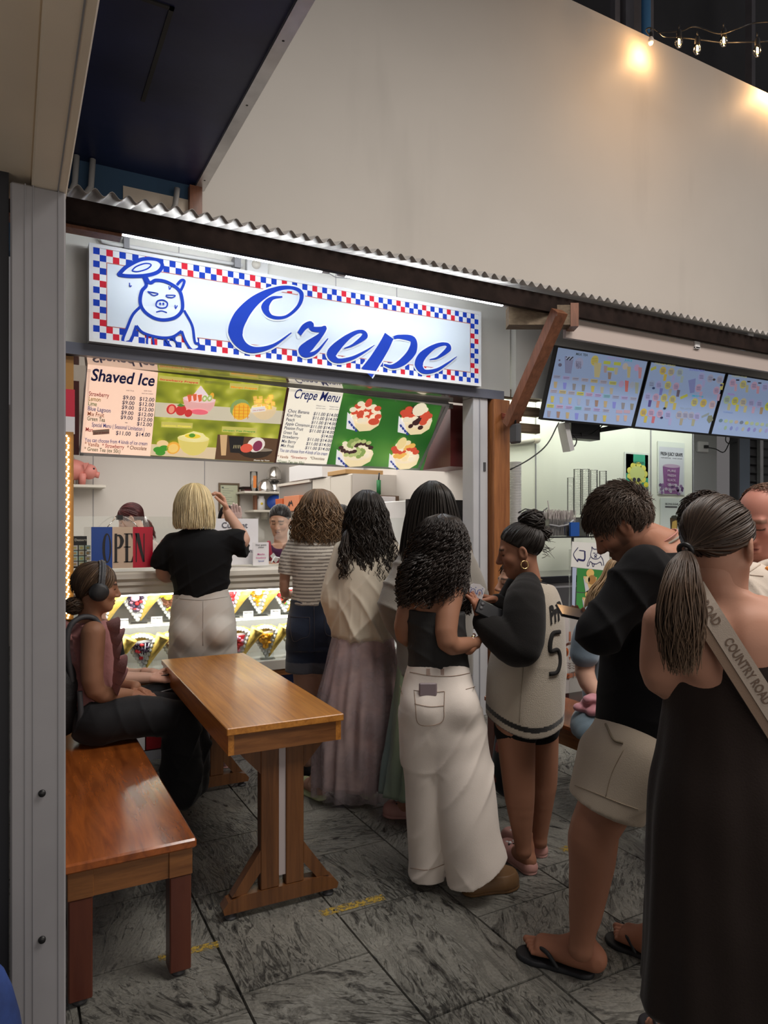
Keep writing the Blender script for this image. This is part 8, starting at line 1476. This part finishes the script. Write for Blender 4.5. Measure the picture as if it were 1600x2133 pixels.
# ---------------------------------------------------------------- short man half hidden behind the bun
p = Person(1068, 3.6, 'short person in black jacket half hidden behind the woman with the bun', (.46, .25, .17))
p.head(p(1075, 1214), (-.93, -.2, .02), p(1092, 1282), .95); p.body.col(p.rows([(1480, 1060, 1120, .09), (1310, 1060, 1125, .09), (1286, 1075, 1108, .06)]), .03); p.limb([p(1085, 1310, -.12), p(1060, 1380, -.16), p(1040, 1300, -.1)], [.05, .042, .028]).limb([p(1095, 1310, .12), p(1078, 1390, .16), p(1072, 1392, .02)], [.05, .042, .028]); p.hand(p(1072, 1392, .02), (.3, .5, -.8), (0, 0, -1), 1)
f1, f2 = (p.f(1076, 1652), p.f(1036, 1640)), (p.f(1100, 1640), p.f(1064, 1622))
for a, b in (f1, f2): p.foot(a * .75 + b * .25 + np.array((0, 0, .1)), b, .9, .022)
p.finish()
for a, b in (f1, f2): p.shoe(a, b, 'slide', (.03, .025, .025), .048, .06)
v = Vol(); v.col(p.rows([(1500, 1045, 1130, .13), (1400, 1046, 1132, .13), (1310, 1050, 1130, .12), (1280, 1072, 1115, .08)]), .03); v.chain([p(1085, 1305, -.1), p(1062, 1375, -.15), p(1050, 1330, -.13)], [.07, .07, .05], .03); v.chain([p(1095, 1305, .1), p(1080, 1388, .15), p(1074, 1392, .04)], [.07, .07, .05], .03); p.wear('jacket', v, BLK, .011)
def floral(V): n = wob(V, 55, 3); m2 = wob(V, 48, 9); c = np.tile(np.array((.012, .014, .03)), (len(V), 1)); c[n > .42] = (.5, .5, .55); c[m2 > .5] = (.3, .06, .05); return c
v = Vol(); v.col(p.rows([(1560, 1046, 1128, .13), (1480, 1048, 1128, .13)]), .03); v.chain([p(1072, 1540, -.05), p(1062, 1590, -.06), p(1060, 1625, -.04)], [.1, .09, .085], .02); v.chain([p(1105, 1540, .07), p(1095, 1590, .07), p(1092, 1615, .07)], [.1, .09, .085], .02); p.wear('floral_trousers', v, 'cloth_smooth', .01, cols=floral)
short_hair(p, (.03, .026, .024), 900, .035, .003, (0, -.6, -.5), .1, .05, -.06, 9, hfront=.015)

# ---------------------------------------------------------------- bald man at the edge
p = Person(1610, 2.45, 'balding man in cream shirt facing left at the frame edge', 'red')
p.head(p(1592, 1086), (-.8, -.5, -.28), p(1618, 1175, .02), 1.02, None, .066, male=True, brow=(.22, .12, .08), lip=(.42, .15, .13)); p.body.col(p.rows([(1500, 1575, 1685, .1), (1240, 1570, 1695, .1), (1190, 1595, 1655, .075)]), .03); p.limb([p(1582, 1240, -.04), p(1540, 1390, -.15), p(1535, 1520, -.16)], [.045, .042, .032]).limb([p(1690, 1240, .04), p(1740, 1390, .1), p(1745, 1520, .08)], [.045, .042, .032]); p.hand(p(1535, 1520, -.16), (0, -.1, -1), (1, 0, 0), 1, .4); p.hand(p(1745, 1520, .08), (0, -.1, -1), (-1, 0, 0), -1, .4)
p.finish(); cloth('cream_linen', (.62, .54, .46), .85, .35, 300)
v = Vol(); v.col(p.rows([(1560, 1540, 1720, .17), (1400, 1538, 1722, .17), (1260, 1538, 1722, .16), (1205, 1560, 1705, .12), (1178, 1590, 1665, .09)]), .04); v.chain([p(1560, 1220, -.1), p(1535, 1300, -.15), p(1530, 1370, -.16)], [.085, .085, .08], .03); v.chain([p(1710, 1220, .1), p(1738, 1300, .1), p(1742, 1370, .1)], [.085, .085, .08], .03); v.ell(p(1618, 1168, 0), (.075, .08, .05), .02, None, True); so_ = p.wear('shirt', v, 'cream_linen', .009, [((.5, .2, 1), .1, .006), ((1, .2, .3), .12, .006)], 71)
ts = surf(so_); seam(p, ts, 'stitching', [[(1560, 1192), (1572, 1184), (1584, 1176)], [(1562, 1198), (1590, 1200)]], .002, flat((.5, .4, .32))); t = MB(); c = on(p, ts, 1598, 1186, .004); t.ball(c, (.01, .004, .008), flat((.75, .25, .03)), 8, 6); t.build('emblem', p.root)
V, Q = ptube([p(1560, 1200, -.12), p(1585, 1180, -.1), p(1612, 1172, -.1), p(1650, 1172, -.08)], .016, 8); put('collar', [(V, Q)], 'cream_linen', p.root); lower(p, 1625, .38, 1540, 'beige_twill')
short_hair(p, (.16, .09, .06), 1500, .022, .0016, (0, -.3, -.7), .12, .05, -.06, 19, keep=lambda q: q[1] < -.02 + .0 * q[2] or (q[2] > .085 and q[1] < .01), thick=1.0, hfront=-.03, cap=False)

# ---------------------------------------------------------------- seated person in denim
p = Person(1255, 3.72, 'seated person with light brown hair in denim shirt behind the bearded man', 'fair')
p.head(p(1296, 1204), (.3, .9, -.3), p(1276, 1262), .95); p.body.col(p.rows([(1480, 1228, 1310, .09), (1290, 1225, 1320, .1), (1262, 1250, 1296, .06)]), .03); p.limb([p(1242, 1290, -.05), p(1218, 1400, -.1), p(1268, 1478, -.2)], [.054, .05, .03], .02).limb([p(1308, 1290, .03), p(1330, 1400, .06), p(1290, 1470, -.14)], [.054, .046, .03], .02); p.hand(p(1268, 1478, -.2), (.5, -.6, -.5), (-.3, -.3, -1), 1, .5); p.hand(p(1290, 1470, -.14), (-.4, -.6, -.5), (.3, -.3, -1), -1, .5)
p.leg(p(1240, 1500, -.2), p(1215, 1510, -.42), p(1235, 1690, -.4)) if False else p.limb([p(1285, 1475), p(1300, 1510, -.3), p(1310, 1640, -.32)], [.06, .055, .04]); 
f1, f2 = (p.f(1290, 1652), p.f(1276, 1690)), (p.f(1325, 1650), p.f(1318, 1688))
for a, b in (f1, f2): p.foot(a * .75 + b * .25 + np.array((0, 0, .1)), b, .9, .012)
p.finish()
for a, b in (f1, f2): p.shoe(a, b, 'shoe', (.02, .02, .03), .045, .06)
dn = lambda V: np.array((.2, .27, .34)) * (.9 + .25 * wob(V, 25, 4))[:, None]
v = Vol(); v.col(p.rows([(1500, 1214, 1316, .12), (1400, 1216, 1318, .12), (1300, 1222, 1325, .12), (1262, 1248, 1300, .08)]), .03); v.chain([p(1240, 1286, -.08), p(1224, 1325, -.1), p(1218, 1362, -.1)], [.07, .075, .075], .02); v.chain([p(1318, 1286, .06), p(1328, 1360, .06)], [.07, .07], .02); p.wear('denim_shirt', v, 'cloth', .0095, [((.4, .2, 1), .08, .005)], 81, cols=dn)
v = Vol(); v.col(p.rows([(1538, 1195, 1320, .15), (1500, 1200, 1320, .15), (1472, 1215, 1315, .12)]), .03); v.chain([p(1235, 1500, -.02), p(1226, 1512, -.2), p(1230, 1530, -.28)], [.1, .09, .075], .03); v.chain([p(1290, 1500, -.02), p(1290, 1508, -.2), p(1292, 1540, -.3)], [.1, .09, .08], .03); notch(v, (-1, -.3, .1), (1, 1, .46), (0, 0, .452), (0, 0, -1)); p.wear('denim_skirt', v, 'cloth', .0095, [((.6, .2, 1), .07, .006)], 83, cols=lambda V: np.array((.13, .18, .22)) * (.9 + .3 * wob(V, 22, 6))[:, None])
k = held('pink_cloth', p, p(1232, 1480, -.25), 'crumpled pink cloth bag on the lap of the person in denim', 'bag'); v = Vol()
for i in range(9): v.ell(np.array((rs.uniform(-.05, .05), rs.uniform(-.03, .03), rs.uniform(-.03, .03) + .03)), (.035, .03, .024), .01)
V, Q = v.mesh(.005); put('cloth', [(V + vnormals(V, Q) * (.006 * wob(V, 110, 2))[:, None], Q)], cloth('pink_nylon', (.55, .25, .29), .5, .2), k)
p.down([(1158, 1286, 1306, .04), (1172, 1268, 1322, .1), (1200, 1255, 1330, .12), (1240, 1226, 1330, .12), (1290, 1216, 1320, .12)], (.3, .2, .11), (.42, .3, .18), 300, .006, .2, .004, .03, math.pi / 2 - .3, .8, 8, .35)

# ---------------------------------------------------------------- dark haired person behind the ponytail
p = Person(1462, 2.95, 'person whose dark hair shows just above the ponytail woman', 'tan'); p.head(p(1462, 1092), (0, .98, 0), p(1462, 1160), .97); p.body.col(p.rows([(1480, 1410, 1515, .1), (1200, 1400, 1524, .1), (1170, 1440, 1484, .06)]), .03); p.limb([p(1412, 1212), p(1394, 1330), p(1420, 1400, .15)], [.05, .042, .03]).limb([p(1512, 1212), p(1530, 1330), p(1505, 1400, .15)], [.05, .042, .03]); p.hand(p(1420, 1400, .15), (0, .6, -.5), (1, 0, 0), 1); p.hand(p(1505, 1400, .15), (0, .6, -.5), (-1, 0, 0), -1); p.finish(.011)
v = Vol(); v.col(p.rows([(1520, 1405, 1520, .13), (1300, 1402, 1522, .13), (1210, 1396, 1528, .12), (1172, 1430, 1494, .08)]), .03); v.chain([p(1402, 1208), p(1392, 1300)], [.066, .06], .02); v.chain([p(1522, 1208), p(1532, 1300)], [.066, .06], .02); p.wear('tee', v, BLK, .012); short_hair(p, (.03, .018, .014), 1200, .045, .003, (0, .3, -.7), .25, .06, -.08, 29, wave=.008, thick=1.05); lower(p, 1462, .36, 1500, BLK)

# ---------------------------------------------------------------- the staff behind the counter
MAR, PUR = cloth('maroon_apron', (.26, .012, .035), .7), cloth('purple_tee', (.06, .012, .05), .8)
def staff(px, d, label, skin, hc_, f, rows, neck, arms, top, **kw):
    q = Person(px, d, label, skin); q.head(q(*hc_), f, q(*neck), kw.get('sc', .98), kw.get('tilt'), smile=kw.get('smile', 0)); q.body.col(q.rows(rows), .03)
    for sh_, el, wr, hd, pn, sd, cu in arms: q.limb([q(*sh_), q(*el), q(*wr)], [.048, .04, .027], .02); q.hand(q(*wr), hd, pn, sd, cu, .95)
    q.finish(); v = Vol(); v.col([(r[0], r[1], r[2], r[3] + .012, r[4] + .015) for r in q.rows(rows)], .03)
    for sh_, el, *_ in arms: a, b = q(*sh_), q(*el); v.cone(a, a + (b - a) * .62, .064, .062, .02)
    c = q(*neck); v.ell(c + np.array((0, -.02 if f[1] < 0 else 0, .02)), (.062, .075, .05), .02, None, True); q.wear('tee', v, top, .009, [((.4, .2, 1), .09, .004)], 91); return q
q = staff(583, 5.5, 'staff woman in maroon apron over purple tee looking down at the counter', (.5, .27, .18), (583, 1084, -.02), (-.1, -.95, -.32), [(1400, 552, 618, .09), (1200, 548, 622, .095), (1150, 548, 620, .09), (1134, 562, 606, .06)], (585, 1140, 0), [((548, 1156), (540, 1200, -.06), (562, 1176, -.27), (.6, -.4, -.1), (.2, .1, -1), -1, .7), ((622, 1156), (630, 1200, -.06), (606, 1180, -.26), (-.6, -.4, -.1), (-.2, .1, -1), 1, .7)], PUR, tilt=(0, -.3, 1))
q.tied(q(583, 1062, .12), (.018, .014, .013), 420, .003, .045, -.05, 33, hfront=.028)
v = Vol(); v.col([(r[0], r[1], r[2] - .012, r[3] * .86, r[4] + .018) for r in q.rows([(1500, 546, 624, .11), (1300, 548, 622, .11), (1160, 556, 612, .1)])], .02); v.cut((0, .02, 0), (0, 1, 0)); q.wear('apron', v, MAR, .008)
for a in ((562, 1128), (606, 1128)):
    V, Q = ptube([q(a[0] + (6 if a[0] < 583 else -6), 1168, -.125), q(a[0], 1148, -.11), q(a[0] + (-2 if a[0] < 583 else 2), 1130, -.03), q(a[0], 1140, .09)], .017, 8); put('apron_strap', [(V, Q)], MAR, q.root)
lower(q, 585, .34, 1400, BLK)
k = held('receipt', q, q(572, 1162, -.36), 'small pale paper slip in the apron woman hand', 'paper'); t = MB(); t.obox((0, 0, 0), (.012, 0, .012), (0, .001, 0), (-.02, 0, .026), 'paper'); t.build('sheet', k)
q = staff(283, 6.0, 'staff woman with reddish ponytail bending behind the OPEN sign', 'fair', (272, 1080), (-.85, -.25, -.45), [(1400, 262, 318, .09), (1170, 258, 320, .1), (1130, 262, 316, .08), (1112, 275, 302, .055)], (289, 1112, 0), [((262, 1140, -.1), (250, 1200, -.12), (235, 1205, -.2), (-.8, -.3, -.2), (0, 0, -1), 1, .6), ((315, 1140, .1), (320, 1200, .05), (290, 1215, -.1), (-.8, -.3, -.2), (0, 0, -1), -1, .6)], cloth('pale_tee', (.6, .5, .46), .8), tilt=(-.45, -.1, 1), sc=1.02)
e1 = tail(q, q(303, 1082, .08), [(1082, 298, 308, .02, .08), (1095, 300, 318, .03, .08), (1125, 306, 328, .03, .08)], 120, (.1, .03, .03), (.16, .06, .055), r=.005)
q.tied(q(303, 1082, .06), (.085, .022, .024), 420, .0036, .05, -.07, 35, extra=[e1], hl=(.05, .01, .01), hfront=.03); ring(q(304, 1083, .07), .022, .01, (1, .2, .3), 'paper', 'scrunchie', q.root, 14); lower(q, 290, .34, 1300, BLK)
q = staff(482, 5.7, 'staff woman raising a gloved hand behind the white notice', 'fair', (478, 1092), (-.1, -.98, -.05), [(1400, 452, 516, .09), (1180, 450, 520, .095), (1152, 452, 518, .085), (1138, 465, 500, .055)], (482, 1146, 0), [((450, 1160), (440, 1230, -.05), (452, 1250, -.2), (.7, -.4, 0), (.2, 0, -1), -1, .6), ((518, 1160), (524, 1165, -.12), (496, 1092, -.2), (-.12, .0, 1), (0, -1, 0), -1, .22)], MAR, smile=.002)
v = Vol(); gl = q.fine[-1]; V, Q = gl; put('glove', [(V + vnormals(V, Q) * .0022, Q)], mat('glove_clear', (.62, .45, .43), .35), q.root)
q.down([(1052, 470, 488, .03), (1058, 462, 496, .08), (1075, 456, 502, .11), (1110, 454, 504, .1), (1150, 456, 502, .08)], (.012, .011, .012), (.014, .012, .012), 260, .001, .2, .004, .03, -math.pi / 2, .95, 12, .3); lower(q, 484, .34, 1400, BLK)
q = staff(711, 6.2, 'staff member whose black hair shows between two customers', 'fair', (710, 1080), (-.2, -.95, -.1), [(1400, 682, 742, .09), (1170, 680, 744, .095), (1135, 684, 740, .085), (1122, 695, 728, .055)], (711, 1130, 0), [((682, 1145), (676, 1200), (695, 1215, -.15), (.7, -.4, 0), (.2, 0, -1), -1, .6), ((742, 1145), (748, 1200), (728, 1215, -.15), (-.7, -.4, 0), (-.2, 0, -1), 1, .6)], MAR)
q.tied(q(710, 1066, .12), (.014, .012, .012), 400, .0036, .05, -.06, 37); lower(q, 711, .34, 1400, BLK)
